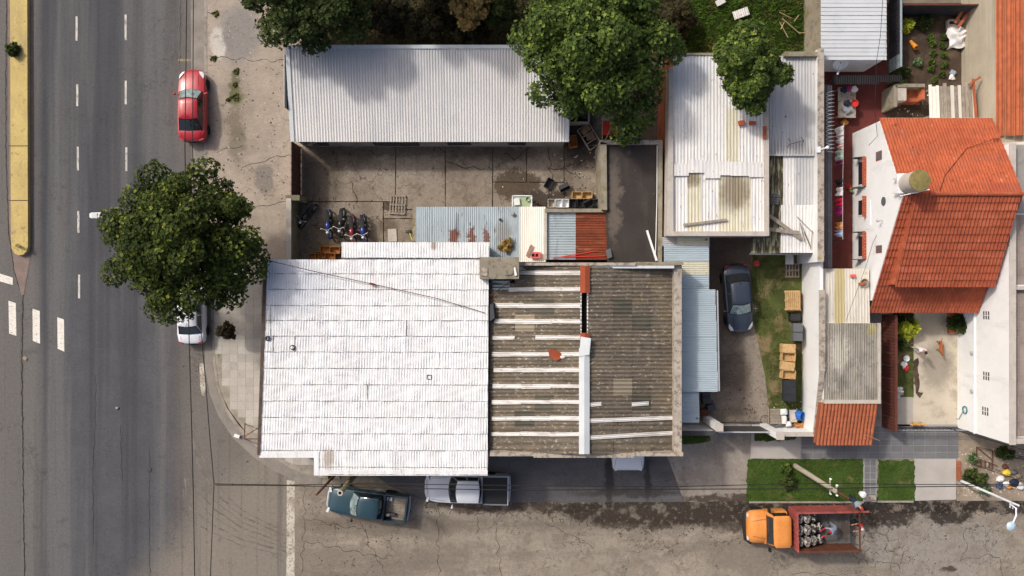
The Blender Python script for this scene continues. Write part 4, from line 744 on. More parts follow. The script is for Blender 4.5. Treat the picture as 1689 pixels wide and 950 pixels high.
# --- brick house with ribbed roof
hb = thing('brick_house', 'orange brick house with white ribbed roof sheets and yellow rooflights', 'house', W(1180, 240))
bb = B(); bb.prism(PL(3.75, (1105, 92), (1266, 92), (1266, 386), (1101, 386)), 0); bb.build('wall', M_brick, hb)
def hs(xa, ya, xb, yb, m, k, z=3.82, name='roof_sheet'):
    q = ribs_ns(xa, ya, xb, yb, z+.008*(k % 2)); bb = B(); bb.sheet(q, nribs(q, .19), .022, 4, dent=.010, spr=5, wob=.15); return bb.build(name, m, hb, True)
for i, x in enumerate(np.linspace(1110, 1262, 8)[:-1]):
    x2 = x + 152/7 + .5
    if i == 4: hs(x, 91, x2, 180, M_galv2, i); hs(x, 178, x2, 272, M_ysheet, i)
    else: hs(x, 91, x2, 272, M_galv2, i)
for i, (x, x2, m) in enumerate([(1110, 1134, M_galv2), (1133, 1157, M_ysheet), (1156, 1186, M_galv2), (1185, 1211, M_ysheet), (1210, 1239, M_ysheet), (1238, 1262, M_galv2)]): hs(x, 268, x2, 383, m, i, 3.78)
for i, (x, x2, ya, yb) in enumerate([(1112, 1136, 270, 290), (1135, 1163, 263, 285), (1162, 1188, 265, 294), (1187, 1206, 266, 289), (1205, 1236, 267, 290), (1235, 1260, 268, 292)]):
    q = ribs_ns(x, ya, x2, yb, 3.9 + .012*(i % 2)); bb = B(); bb.sheet(q, 4, .012, 3, dent=.02); bb.build('patch_sheet', M_galv2, hb, True)
def rim(root, z0, z1, rects, m=M_coping):
    for r in rects: bb = B(); bb.prism(rect(*r, z1), z0); bb.build('parapet', m, root)
bb = B(); bb.prism(PL(4.0, (1104, 110), (1110, 110), (1111, 388), (1100, 388)), 3.0); bb.build('parapet', M_coping, hb)
rim(hb, 3.0, 4.0, [(1261.5, 160, 1268.5, 388)]); rim(hb, 3.0, 4.03, [(1101, 381.5, 1268.7, 389)]); rim(hb, 3.2, 3.9, [(1103, 87, 1268, 91)], M_oldconc)
bb = B(); bb.bar(W(1127, 371, 3.93), W(1199, 362, 3.93), .13, .06); tag(bb.build('timber_plank', M_gwood, org=W(1160, 367, 3.9)), 'grey timber plank lying across the yellow rooflights', 'plank')
for i, (px, py, sx, sy, r) in enumerate([(1223, 202.5, .4, .3, .2), (1241, 203, .42, .22, 0), (1261, 213, .2, .38, 0), (1261, 224, .2, .38, 0)]):
    bb = B(); bb.obox(W(px, py, 3.98 if i < 2 else 4.06), (sx*.9, sy*.9, .14), r)
    tag(bb.build('hollow_brick', M_tileo, org=W(px, py, 3.9)), ['tilted orange brick on the yellow rooflight of the brick house', 'orange brick beside the yellow rooflight on white sheets', 'orange brick on the east parapet, upper of two', 'orange brick on the east parapet, lower of two'][i], 'brick')

# --- grey roofed outbuildings and the party wall behind them
ob = thing('outbuilding', 'outbuilding with grey ribbed roof east of the brick house', 'building', W(1310, 170))
bb = B(); bb.prism(rect(1271, 92, 1349, 254, 3.1), 0); bb.build('wall', M_grey, ob)
for i, x in enumerate(np.linspace(1269, 1350, 5)[:-1]):
    q = ribs_ns(x, 92, x+20.7, 257, 3.2+.006*(i % 2), 3.1+.006*(i % 2)); bb = B(); bb.sheet(q, nribs(q, .19), .02, 4, dent=.008, spr=5); bb.build('roof_sheet', M_gsheet if i else M_gsheet, ob, True)
bb = B(); bb.prism(rect(1294, 85, 1358, 92.5, 3.5), 3.0); bb.build('beam', M_oldconc, ob)
o2 = thing('ramshackle_shed', 'ramshackle shed with split roof of decayed mossy and pale sheets', 'shed', W(1310, 330))
bb = B(); bb.prism(rect(1274, 258, 1338, 412, 2.7), 0); bb.build('wall', M_grey, o2)
for i, (xa, xb, ya, yb, m, z) in enumerate([(1270, 1293, 254, 322, M_decay, 2.85), (1270, 1293, 320, 418, M_decay, 2.82), (1292, 1313, 256, 340, M_galv2, 2.92), (1312, 1346, 256, 340, M_gsheet, 2.93), (1288, 1312, 338, 417, M_galv2, 2.88), (1311, 1344, 338, 417, M_galv2, 2.89), (1238, 1289, 392, 418, M_decay, 2.75)]):
    q = ribs_ns(xa, ya, xb, yb, z, z-.08); bb = B(); bb.sheet(q, nribs(q, .19), .02, 4, dent=.015, spr=5); bb.build('roof_sheet', m, o2, True)
bb = B(); bb.bar(W(1236, 419, 2.62), W(1342, 419, 2.62), .1, .12); bb.build('gutter', M_plgrey, o2)
def boards(pts, z, m, labels, wd=.22, th=.05, cat='board', name='timber_board'):
    for i, (p, q_) in enumerate(pts): bb = B(); bb.bar(W(*p, z+.05*i), W(*q_, z+.05*i), wd, th); tag(bb.build(name, m, org=W(*p, z)), labels[i], cat)
boards([((1267, 354), (1322, 394)), ((1268, 378), (1318, 384))], 3.02, M_gwood, ['wide grey board lying slanted over the ramshackle shed roof', 'narrow grey batten lying across the shed roof below the wide board'])
bb = B(); c = W(1278, 328, 2.98)
for k in range(5): bb.obox(c + Vector((0, .28-.14*k, 0)), (.46, .09, .05))
for k in (-1, 1): bb.obox(c + Vector((k*.2, 0, -.05)), (.07, .7, .05))
tag(bb.build('slatted_vent', M_plgrey, org=c), 'grey slatted vent frame on the decayed shed roof', 'vent')
tw = B()
for (p, q_) in [((1314, 357), (1342, 385)), ((1340, 380), (1337, 412)), ((1320, 368), (1328, 400)), ((1324, 375), (1336, 404)), ((1326, 383), (1338, 410))]: tw.tube([W(*p, 2.98), W(*q_, 2.98)], .018, 4)
tag(tw.build('dry_branch', M_bark, org=W(1330, 390, 2.98)), 'dry bare branch lying on the pale shed roof', 'branch')
an = thing('roof_antenna', 'fallen thin roof antenna lying on the grey outbuilding roof', 'antenna', W(1315, 234, 3.2)); bb = B()
for p, q_ in [((1302, 238), (1326, 232)), ((1300, 228), (1304, 234)), ((1302, 238), (1299, 243)), ((1321, 226), (1326, 232)), ((1326, 232), (1322, 241))]: bb.tube([W(*p, 3.3), W(*q_, 3.3)], .018, 4)
bb.build('rods', M_dsteel, an)
pw = thing('party_wall', 'long pale weathered party wall between outbuildings and red alley', 'wall', W(1330, 250))
wx = W(1354, 0, 3.6).x; ya, yb = W(0, 80, 3.6).y, W(0, 432, 3.6).y
wall(pw, 'wall_body', (wx, ya), (wx, yb), .3, 0, 3.55, M_white2); bb = B(); bb.box(wx-.18, wx+.18, yb, ya, 3.55, 3.62); bb.build('coping', M_speck, pw)
lw = thing('lawn_wall', 'tall whitewashed wall behind the crates on the back lawn', 'wall', W(1325, 560)); lx = W(1322, 0).x + .1
wall(lw, 'wall_body', (lx, W(0, 420, 3).y), (lx, W(0, 612, 3).y), .2, 0, 3.0, M_white); wall(lw, 'wall_body', (lx, W(0, 612, 3).y), (lx, W(0, 714, 1.9).y), .2, 0, 3.0, M_white, 2.0)
y0, y1 = W(0, 478, 3).y, W(0, 612, 3).y; bb = B(); bb.box(lx-.16, lx+.2, y1, y0, 3.0, 3.1); bb.build('coping', M_speck, lw)
me = wall(lw, 'coping', (lx+.02, y1), (lx+.02, W(0, 714, 1.9).y), .3, 3.0, 3.08, M_speck).data
for v in me.vertices:
    if v.co.y < -4: v.co.z -= 1.0
y2 = W(0, 707).y; wall(lw, 'front_wall', (W(1262, 0).x, y2), (lx+.1, y2), .2, 0, 1.9, M_white); bb = B(); bb.box(W(1262, 0).x, lx+.1, y2-.13, y2+.13, 1.9, 1.98); bb.build('coping', M_coping, lw)
wall(lw, 'pier', (W(1326, 0).x, W(0, 421).y), (lx+.25, W(0, 421).y), .3, 0, 2.95, M_white)
gp = thing('driveway_gate', 'dark sheet metal driveway gate between tall white pillars', 'gate', W(1210, 703))
y3 = W(0, 703).y; xa, xb = W(1166, 0).x + .2, W(1256, 0).x
for k in range(5): u0 = xa+(xb-xa)*k/5; u1 = xa+(xb-xa)*(k+1)/5; bb = B(); bb.box(u0+.01, u1-.01, y3-.03, y3+.03, .1, 2.05); bb.build('gate_panel', M_dsteel, gp)
bb = B(); bb.bar((xa, y3, 2.08), (xb, y3, 2.08), .08, .06); bb.build('top_rail', M_steel, gp); bb = B(); bb.bar((xa, y3+.25, .09), (xb, y3+.25, .09), .1, .05); bb.build('track', M_dsteel, gp)
for px in (1164, 1258): bb = B(); p = W(px, 703 if px > 1200 else 690); bb.box(p.x-.2, p.x+.2, p.y-.2, p.y+.2, 0, 3.3); bb.build('pillar', M_white2, gp); bb = B(); bb.box(p.x-.23, p.x+.23, p.y-.23, p.y+.23, 3.3, 3.36); bb.build('pillar_cap', M_coping, gp)
fw = thing('front_wall', 'white front wall between the gabled workshop and the driveway gate', 'wall', W(1140, 705)); wall(fw, 'wall_body', (W(1104, 0).x, y3), (W(1163, 0).x, y3), .2, 0, 2.4, M_white2); bb = B(); bb.box(W(1104, 0).x, W(1163, 0).x, y3-.14, y3+.14, 2.4, 2.46); bb.build('coping', M_dsteel, fw)

# --- blue lean-to carports
cp = thing('blue_carport', 'lean to carport with light blue and pale yellow ribbed sheets', 'carport', W(1140, 550))
for i, (xa, ya, xb, yb, m, z) in enumerate([(1092, 391, 1118, 406, M_gsheet, 3.0), (1117, 391, 1170, 406, M_ysheet, 3.0), (1095, 404, 1169.5, 431, M_bsheet, 3.06), (1095, 429, 1169.5, 455, M_ysheet, 3.02), (1100, 453, 1169.5, 479, M_bsheet, 3.05), (1100, 477.5, 1180, 504, M_bsheet, 3.2), (1100, 503, 1181, 530, M_bsheet, 3.18), (1100, 529, 1182, 556, M_bsheet, 3.21), (1100, 555, 1182, 582, M_bsheet, 3.18), (1100, 581, 1183, 613, M_bsheet, 3.21), (1100, 612, 1184, 646, M_bsheet, 3.19), (1100, 645.5, 1153, 672, M_bsheet, 3.0), (1100, 671, 1153.5, 697, M_bsheet, 2.98)]):
    q = ribs_ew(xa, ya, xb, yb, z+.15, z); bb = B(); bb.sheet(q, nribs(q, .11), .014, 3, dent=.006); bb.build('roof_sheet', m, cp, True)
for px, py in [(1165, 395), (1166, 470), (1178, 485), (1180, 640), (1150, 690), (1180, 560)]: bb = B(); p = W(px, py, 3.05); bb.tube([(p.x, p.y, .05), p], .05, 8); bb.build('post', M_dsteel, cp)
bb = B(); bb.bar(W(1183, 479, 3.1), W(1186, 645, 3.1), .08, .1); bb.build('gutter', M_steel, cp)
# --- red tiled house
def courses(root, x0, x1, ya, za, yb, zb, n, pitch, m, lift=.055, amp=.018, name='tile_course', xskew=0.0):
    nr = max(2, int((x1-x0)/pitch)); sgn = 1 if yb < ya else -1
    for k in range(n):
        t0, t1 = k/n, min(1, (k+1)/n + .06/n); y0, z0 = ya+(yb-ya)*t0, za+(zb-za)*t0; y1, z1 = ya+(yb-ya)*t1, za+(zb-za)*t1 + lift
        bb = B(); q = (Vector((x0, y0, z0)), Vector((x1, y0, z0)), Vector((x1, y1, z1)), Vector((x0, y1, z1)))
        bb.sheet(q, nr, amp, 1, spr=3, dent=.008)
        bb.add([(x0, y1, z1-.005), (x1, y1, z1-.005), (x1, y1, z1-lift-.03), (x0, y1, z1-lift-.03)], [(0, 1, 2, 3) if sgn < 0 else (3, 2, 1, 0)])
        bb.build(name, m, root, 50)
rh = thing('tiled_house', 'white house with steep orange tiled gable roof and raised south slope', 'house', W(1490, 350))
HX0, HX1 = 21.58, 27.95; RY, RZ = 5.11, 6.6
prof = [(9.8, 0), (9.8, 3.72), (RY, RZ-.08), (-.75, 2.75), (-.75, 0)]
bb = B(); n = len(prof); bb.add([(HX0, y, z) for y, z in prof] + [(HX1-.2, y, z) for y, z in prof], [tuple(range(n)), tuple(range(n, 2*n))[::-1]] + [(i, i+n, (i+1) % n+n, (i+1) % n) for i in range(n)]); bb.build('wall', M_white, rh)
courses(rh, HX0-.03, HX1+.25, RY, RZ+.05, 9.97, 3.75, 14, .18, M_tileo, .05, .03)
courses(rh, HX0-.03, HX1+.2, RY, RZ+.05, -1.5, 2.42, 16, .2, M_tileo2, .055, .03)
courses(rh, 22.17, HX1, RY+.05, RZ+.22, .05, 4.36, 12, .2, M_tileo2, .06, .03)
bb = B(); bb.box(22.25, HX1-.1, .25, .4, 3.3, 4.4); bb.build('dormer_front', M_tileo2, rh)
for x in (22.2, HX1-.12): bb = B(); bb.add([(x, RY, RZ), (x, .2, 3.4), (x, .2, 4.33), (x, RY, RZ+.2), (x+.1, RY, RZ), (x+.1, .2, 3.4), (x+.1, .2, 4.33), (x+.1, RY, RZ+.2)], [(0,1,2,3),(7,6,5,4),(0,4,5,1),(1,5,6,2),(2,6,7,3),(3,7,4,0)]); bb.build('dormer_cheek', M_tileo2, rh)
for k in range(16):
    xa = 22.9 + (HX1-22.85)*k/16; bb = B(); bb.tube([(xa, RY+.05, RZ+.22), (xa+(HX1-22.85)/16+.03, RY+.05, RZ+.25)], .12, 8); bb.build('ridge_tile', M_tileo2, rh, True)
bb = B(); bb.bar((HX0+.1, 9.95, 3.68), (HX1+.2, 9.95, 3.68), .1, .1); bb.build('eaves_gutter', M_coping, rh)
for i, (ya, yb) in enumerate([(259, 307), (323, 358), (383, 427)]):
    y0, y1 = W(0, ya, 2).y, W(0, yb, 2).y; bb = B(); bb.box(HX0-.03, HX0+.02, y1+.12, y0-.12, .9, 1.85); f = bb.build('window', M_plwhite, rh)
    bb = B(); bb.box(HX0-.045, HX0-.032, y1+.2, y0-.2, 1.0, 1.78); bb.build('pane', M_window, f)
    for j in range(8): yy = y1 + (y0-y1)*(j+.5)/8; bb = B(); bb.obox((HX0-.12, yy, 2.05), (.32, (y0-y1)/8-.015, .04), 0, .25); bb.build('hood_tile', M_tileo2, rh)
    if i != 1:
        for yy in (y0+.03, y1-.03): bb = B(); bb.add([(HX0, yy, 1.9), (HX0-.5, yy, 1.55), (HX0-.5, yy, 1.1), (HX0, yy, .9), (HX0, yy+.04, 1.9), (HX0-.5, yy+.04, 1.55), (HX0-.5, yy+.04, 1.1), (HX0, yy+.04, .9)], [(0,1,2,3),(7,6,5,4),(0,4,5,1),(1,5,6,2),(2,6,7,3),(3,7,4,0)]); bb.build('awning_side', M_dsteel, rh)
for px, py, w_, h_, zc in [(1449, 257, .55, .5, 3.7), (1449, 411, .45, .5, 3.7)]:
    y = W(0, py, zc).y; bb = B(); bb.box(HX0-.02, HX0+.01, y-w_/2, y+w_/2, zc-.38, zc+.38); f = bb.build('window', M_tileo2, rh); bb = B(); bb.box(HX0-.035, HX0-.022, y-w_/2+.05, y+w_/2-.05, zc-.26, zc+.36); bb.build('pane', M_plgrey, f)
y = W(0, 332, 4.3).y; bb = B(); bb.lathe([(.26, -.03), (.26, .02), (.2, .02)], (HX0-.01, y, 4.3), 16, 'x'); bb.build('round_window', M_plgrey, rh, True)
bb = B(); y = W(0, 364, 4.2).y; bb.tube([(HX0, y, 4.2), (HX0-.3, y, 4.3)], .03, 6); bb.ball((HX0-.34, y, 4.28), .09, 8); bb.build('wall_lamp', M_steel, rh)
for ya, yb, zc in [(330, 372, 2.6)]: bb = B(); bb.bar((HX0-.03, W(0, ya, zc).y, zc), (HX0-.03, W(0, yb, zc).y, zc), .05, .05); bb.build('wall_pipe', M_plwhite, rh)
wt = thing('water_tank', 'round mossy fibre cement water tank on the ridge of the tiled house', 'water tank', (21.75, 5.74, 6.4))
bb = B(); bb.lathe([(.5, 6.75), (.55, 6.8), (.55, 8.0), (.5, 8.02)], (21.75, 5.74, 0), 24); bb.build('tank_body', M_coping, wt, True); bb = B(); bb.lathe([(.57, 8.02), (.57, 8.08), (.1, 8.16), (.0, 8.17)], (21.75, 5.74, 0), 24); bb.build('lid', mat('mossy_lid', sr(134, 122, 74), .95, .15, 3, .01, 14, [('noise', 3, .5, .66, sr(100, 92, 60), .7)]), wt, True)
bb = B(); bb.box(21.2, 22.3, 5.2, 6.3, 6.62, 6.74); bb.build('platform', M_white2, wt)
for dx, dy in [(-.4, -.4), (.4, -.4), (.4, .4), (-.4, .4)]: bb = B(); bb.box(21.75+dx-.06, 21.75+dx+.06, 5.74+dy-.06, 5.74+dy+.06, 5.9, 6.62); bb.build('leg', M_white2, wt)
bb = B(); bb.tube([(21.3, 5.05, 6.8), (22.25, 5.25, 8.1)], .025, 6); bb.build('overflow_pipe', M_pipe, wt)
bb = B(); bb.tube([(27.9, 8.6, 4.9), (26, 8.0, 5.0), (24.2, 6.3, 6.0), (23.6, 5.4, 6.6)], .018, 5); tag(bb.build('roof_cable', M_iron, org=(26, 8, 5)), 'dark cable curving over the north slope of the tiled house', 'cable')
# --- neighbour buildings along the east edge
nb = thing('white_neighbour_building', 'tall white building with slotted vents closing the patio on the east', 'building', W(1600, 600))
NX = W(1578, 0).x + .02; yS = -8.85; yN = 8.2
bb = B(); bb.add([(NX, yS, 0), (NX+9, yS, 0), (NX+9, yN, 0), (NX, yN, 0), (NX, yS, 4.9), (NX+9, yS, 4.9), (NX+9, yN, 4.9), (NX, yN, 4.9)], [(3,2,1,0),(4,5,6,7),(0,1,5,4),(1,2,6,5),(2,3,7,6),(3,0,4,7)]); bb.build('wall', M_white, nb)
bb = B(); bb.box(NX-.09, NX+.01, yS-.02, -1.2, 1.9, 2.02); bb.build('cornice', M_white, nb)
bb = B(); bb.box(NX, NX+.28, yS, yN, 4.9, 5.35); bb.build('parapet', M_white, nb); bb = B(); bb.box(NX-.04, NX+.32, yS-.04, yN, 5.35, 5.42); bb.build('coping', M_coping, nb)
for y, zc in [(W(0, 520, 3.1).y, 3.1), (W(0, 620, 3.1).y, 3.1), (W(0, 678, 3.0).y, 3.0)]:
    for r in range(2):
        for k in range(3): bb = B(); bb.box(NX-.012, NX+.0, y-.24+r*.26, y-.02+r*.26, zc-.28+k*.24, zc-.16+k*.24); bb.build('vent_slot', M_grille, nb)
for y in (W(0, 582, 1.7).y, W(0, 645, 1.7).y): bb = B(); bb.ball((NX-.08, y, 1.7), (.06, .14, .14), 8); bb.build('wall_lamp', M_steel, nb)
M_terr = mat('pinkish_terrace_tile', sr(150, 136, 126), .85, .1, 1, .002, 30, [('noise', 1.4, .5, .68, sr(128, 114, 104), .6)], rnd=.1)
for j, (ya, yb) in enumerate([(.2, 4.2), (-8.5, -.1)]):
    bb = B(); bb.box(NX+.32, NX+5, ya, yb, 4.9, 4.92); bb.build('terrace_bed', M_gjoint, nb)
    yy = ya + .02
    while yy + .44 < yb:
        for i in range(4): bb = B(); bb.box(NX+.34+i*.5, NX+.82+i*.5, yy, yy+.42, 4.92, 4.94); bb.build('terrace_tile', M_terr, nb)
        yy += .44
bb = B(); bb.box(NX+.3, NX+5, -.1, .12, 4.9, 5.3); bb.build('terrace_wall', M_coping, nb); bb = B(); bb.box(NX+.3, NX+5, yS, yS+.3, 4.9, 5.33); bb.build('parapet', M_coping, nb)
bb = B(); bb.box(NX+.32, NX+6, 4.3, yN, 4.9, 4.97); bb.build('grey_roof', M_grey, nb)
hc = thing('garden_hose', 'coiled blue green hose hung on the white patio wall', 'hose', W(1578, 672, 1)); bb = B()
for k in range(3): bb.tube([(NX-.06-.02*k, W(0, 672).y + .22*math.cos(a), 1.0+.22*math.sin(a)) for a in np.linspace(0, 6.283, 18)], .025, 6)
bb.tube([(NX-.05, W(0, 674).y, .8), (NX-.06, W(0, 690).y, .3), (NX-.1, W(0, 690).y, .08)], .02, 5); bb.build('coil', mat('teal_hose', sr(70, 120, 130), .5), hc, True)
ne = thing('beige_neighbour_house', 'neighbour house with stained beige wall and tan orange tile roof', 'house', W(1640, 80))
EX = W(1585, 0).x; bb = B(); bb.box(EX, EX+12, 8.35, 40, 0, 3.65); bb.build('wall', M_plaster, ne)
for k in range(12):
    xa = EX-.05 + k*.42; bb = B(); zz = 3.7 + k*.16
    bb.sheet((Vector((xa, 8.9, zz)), Vector((xa, 40, zz)), Vector((xa+.46, 40, zz+.17)), Vector((xa+.46, 8.9, zz+.17))), 2, .0, 1)
    q = (Vector((xa, 8.9, zz+.02)), Vector((xa+.44, 8.9, zz+.10)), Vector((xa+.44, 30, zz+.10)), Vector((xa, 30, zz+.02))); bb = B(); bb.sheet(q, 2, .05, 40, spr=6, dent=.012); bb.build('tile_run', M_barrel2, ne, True)
bb = B(); bb.add([(EX+.02, 8.3, 3.0), (EX+12, 8.3, 3.0), (EX+12, 8.5, 3.0), (EX+.02, 8.5, 3.0), (EX+.02, 8.3, 3.85), (EX+12, 8.3, 8.2), (EX+12, 8.5, 8.2), (EX+.02, 8.5, 3.85)], [(3,2,1,0),(4,5,6,7),(0,1,5,4),(1,2,6,5),(2,3,7,6),(3,0,4,7)]); bb.build('gable_coping', M_coping, ne)
bb = B(); bb.box(EX-.35, EX-.02, 8.4, 9.8, 0, 3.3); bb.build('chimney_breast', M_white, ne)
# --- garage in front of the tiled house
ga = thing('garage', 'garage with grey fibre cement roof and a clay barrel tile front eave', 'garage', W(1400, 620))
GX0, GX1 = 18.64, 21.95; gy0, gy1, gy2 = W(0, 533, 2.9).y, W(0, 662, 2.9).y, W(0, 732, 2.25).y
bb = B(); bb.box(GX0, GX1-.15, gy1-.3, gy0-.05, 0, 2.75); bb.build('wall', M_white2, ga)
for i in range(3):
    for j in range(2):
        xa, xb = GX0+(GX1-GX0)*i/3, GX0+(GX1-GX0)*(i+1)/3+.03; ya, yb = gy0+(gy1-gy0)*j/2, gy0+(gy1-gy0)*(j+1)/2-.08*(1-j); z = 2.9 + .012*(i % 2) - .012*j
        bb = B(); bb.sheet((Vector((xa, ya, z+.05)), Vector((xb, ya, z+.05)), Vector((xb, yb, z)), Vector((xa, yb, z))), round((xb-xa)/.14), .022, 4, spr=5, dent=.02, wob=.3); bb.build('roof_sheet', M_gfibre, ga, True)
bb = B(); bb.box(GX0, GX1+.06, gy1-.12, gy1+.1, 2.7, 3.02); bb.build('ridge_curb', M_coping, ga); bb = B(); bb.box(GX1-.08, GX1+.06, gy1+.1, gy0, 2.7, 3.0); bb.build('verge_curb', M_coping, ga)
NT = 16; tb_ = None
bb = B(); bb.add([(18.42, gy1-.1, 2.85), (GX1, gy1-.1, 2.85), (GX1-.1, gy2+.05, 2.2), (18.37, gy2+.05, 2.2), (18.42, gy1-.1, 2.6), (GX1, gy1-.1, 2.6), (GX1-.1, gy2+.05, 1.95), (18.37, gy2+.05, 1.95)], [(0,3,2,1),(4,5,6,7),(0,1,5,4),(1,2,6,5),(2,3,7,6),(3,0,4,7)]); bb.build('eave_deck', M_barrel, ga)
ta = math.atan2(.65, gy1-.1-gy2); Lr = math.hypot(.65, gy1-.1-gy2); nt_ = 7; sp = (GX1-.1-18.45)/NT
for i in range(NT):
    for k in range(nt_):
        if tb_ is None:
            bt = B(); r0, r1 = .088, .108; le = Lr/nt_ + .05; rr_ = []
            for (r, yy, zz) in ((r0, 0, 0), (r1, -le, .012), (r1-.022, -le, .012), (r0-.022, 0, 0)):
                rr_.append([Vector((r*math.cos(a), yy, zz + r*math.sin(a))) for a in np.linspace(0, math.pi, 9)])
            bt.loft(rr_, 0, False, False); tb_ = bt.build('barrel_tile', M_barrel, ga, 60, local=True); o = tb_
        else: o = tb_.copy(); C.objects.link(o); o.parent = ga
        t = k/nt_; fan = (i/NT-.5)*t*.0; p = Vector((18.5 + sp*(i+.4) - .05*t, gy1-.1+(gy2-gy1+.1)*t, 2.86-.65*t+.03)) - ga.location
        o.location = p; o.rotation_euler = (ta, 0, random.gauss(0, .02))
bb = B(); bb.tube([W(1427, 717, 2.65), W(1451, 727, 2.65)], .02, 5); tag(bb.build('roof_rod', M_wood, org=W(1435, 720, 2.6)), 'thin pale rod lying on the barrel tile eave', 'rod')
cs = thing('patio_canopy', 'cream ribbed sheet canopy with a yellow strip beside the tiled house', 'canopy', W(1400, 490))
for i, (xa, xb) in enumerate([(1357, 1376), (1375.5, 1395), (1394.5, 1414), (1413.5, 1433)]):
    q = (W(xa, 443, 2.62+.01*(i % 2)), W(xb, 443, 2.62+.01*(i % 2)), W(xb+1.5, 536, 2.6+.01*(i % 2)), W(xa+1.5, 536, 2.6+.01*(i % 2))); bb = B(); bb.sheet(q, 4, .022, 3, trap=True, spr=8); bb.build('roof_sheet', M_csheet2, cs)
for px, py in [(1362, 447), (1428, 447), (1430, 528), (1362, 528)]: bb = B(); p = W(px, py, 2.55); bb.tube([(p.x, p.y, .05), p], .04, 6); bb.build('post', M_steel, cs)
br = thing('clay_pot_stack', 'round wire basket with broken clay pieces on the cream canopy', 'basket', W(1424, 466, 2.65)); bb = B(); bb.lathe([(.16, 0), (.24, .2), (.22, .2), (.15, .03)], W(1424, 466, 2.65), 12); bb.build('basket', M_gwood, br, True); bb = B(); bb.obox(W(1422, 468, 2.85), (.4, .16, .1), .2); bb.build('shard', M_barrel, br)
bb = B(); bb.obox(W(1407, 455, 2.72), (.28, .18, .12), 0); tag(bb.build('hollow_brick', M_plpink, org=W(1407, 455, 2.65)), 'single pinkish brick holding down the cream canopy', 'brick')
bf = thing('brown_fence', 'brown ribbed metal fence between garage and patio', 'fence', W(1454, 610)); fx = W(1453, 0).x
ya, yb = W(0, 518).y, W(0, 704).y; npn = 9
for k in range(npn):
    u0, u1 = ya+(yb-ya)*k/npn, ya+(yb-ya)*(k+1)/npn+.01; bb = B()
    nn = 8; P = []
    for i in range(nn+1): yy = u0+(u1-u0)*i/nn; xx = fx + (.025 if i % 2 else 0); P += [(xx, yy, .05), (xx, yy, 1.88)]
    bb.add(P, [(2*i, 2*i+1, 2*i+3, 2*i+2) for i in range(nn)]); bb.build('fence_sheet', M_brown, bf)
for zz in (.5, 1.5): bb = B(); bb.bar((fx+.05, ya, zz), (fx+.05, yb, zz), .05, .06); bb.build('rail', M_brown, bf)
bb = B(); bb.box(fx-.02, fx+.12, yb, ya, 1.88, 1.94); bb.build('capping', M_brown, bf)
struct('side_passage', B().prism(PL(.055, (1400, 505), (1453, 505), (1453, 706), (1400, 706)), 0), M_grey)
# --- front fence with rings
ff = thing('ring_fence', 'low wrought iron fence with ring ornament in front of the patio', 'fence', W(1510, 705)); y = W(0, 704.5).y; xa, xb = W(1456, 0).x, W(1578, 0).x
for zz in (.15, 1.0, 1.3): bb = B(); bb.bar((xa, y, zz), (xb, y, zz), .035, .035); bb.build('rail', M_dsteel, ff)
nr_ = 20
for k in range(nr_): xx = xa+(xb-xa)*(k+.5)/nr_; bb = B(); bb.tube([(xx+.11*math.cos(a), y, 1.15+.13*math.sin(a)) for a in np.linspace(0, 6.283, 12)], .018, 5); bb.build('ring', M_steel, ff); bb = B(); bb.bar((xx, y, .15), (xx, y, 1.0), .025, .025); bb.build('bar', M_dsteel, ff)
# --- roofs and fences of the upper right plots
br_ = thing('blue_grey_house', 'house with blue grey sheet roof in horizontal laps, white rear wall', 'house', W(1408, 40))
bx0, bx1 = W(1355, 0, 3.0).x, W(1462, 0, 3.0).x; by = W(0, 99, 3.0).y
bb = B(); bb.box(bx0, bx1-.05, by+.13, by+9, 0, 2.9); bb.build('wall', M_oldconc, br_); bb = B(); bb.box(bx0, bx1-.05, by+.1, by+.13, 0, 2.9); bb.build('rear_wall', M_white, br_)
yy = by; k = 0
while yy < by + 9: bb = B(); zz = 3.0 + .012*(k % 2); bb.add([(bx0-.05, yy, zz+.035), (bx1, yy, zz+.035), (bx1, yy+.26, zz), (bx0-.05, yy+.26, zz), (bx0-.05, yy, zz-.02), (bx1, yy, zz-.02)], [(0,1,2,3), (4,5,1,0)]); bb.build('roof_sheet', M_bluegrey, br_); yy += .242; k += 1
ds = thing('satellite_dish', 'pale grey satellite dish on a bracket below the blue grey roof', 'satellite dish', W(1385, 110, 2.4)); p = W(1387, 104, 2.5)
bb = B(); tl = Euler((.95, .1, 0)); bb.lathe([(.0, -.1), (.2, -.08), (.38, -.03), (.48, .03), (.47, .045), (.2, -.05), (.0, -.07)], p, 20, tilt=tl); bb.build('dish', M_plwhite, ds, True)
bb = B(); f_ = p + Vector((-.05, -.55, -.35)); bb.tube([p+Vector((-.4, 0, -.05)), f_], .018, 5); bb.tube([p+Vector((.35, 0, -.05)), f_], .018, 5); bb.tube([p+Vector((0, -.1, -.25)), f_], .022, 5); bb.build('feed_arm', M_steel, ds); bb = B(); bb.ball(f_, .07, 8); bb.build('feed', M_plwhite, ds); bb = B(); bb.tube([p, p+Vector((0, .25, -.15)), (p.x, by+.12, p.z-.1)], .03, 6); bb.build('bracket', M_dsteel, ds)
zf_ = thing('zinc_fence', 'pale corrugated zinc fence west of the vegetable plot', 'fence', W(1465, 65)); fx = W(1465, 0).x
ya, yb = W(0, -10).y, W(0, 121).y
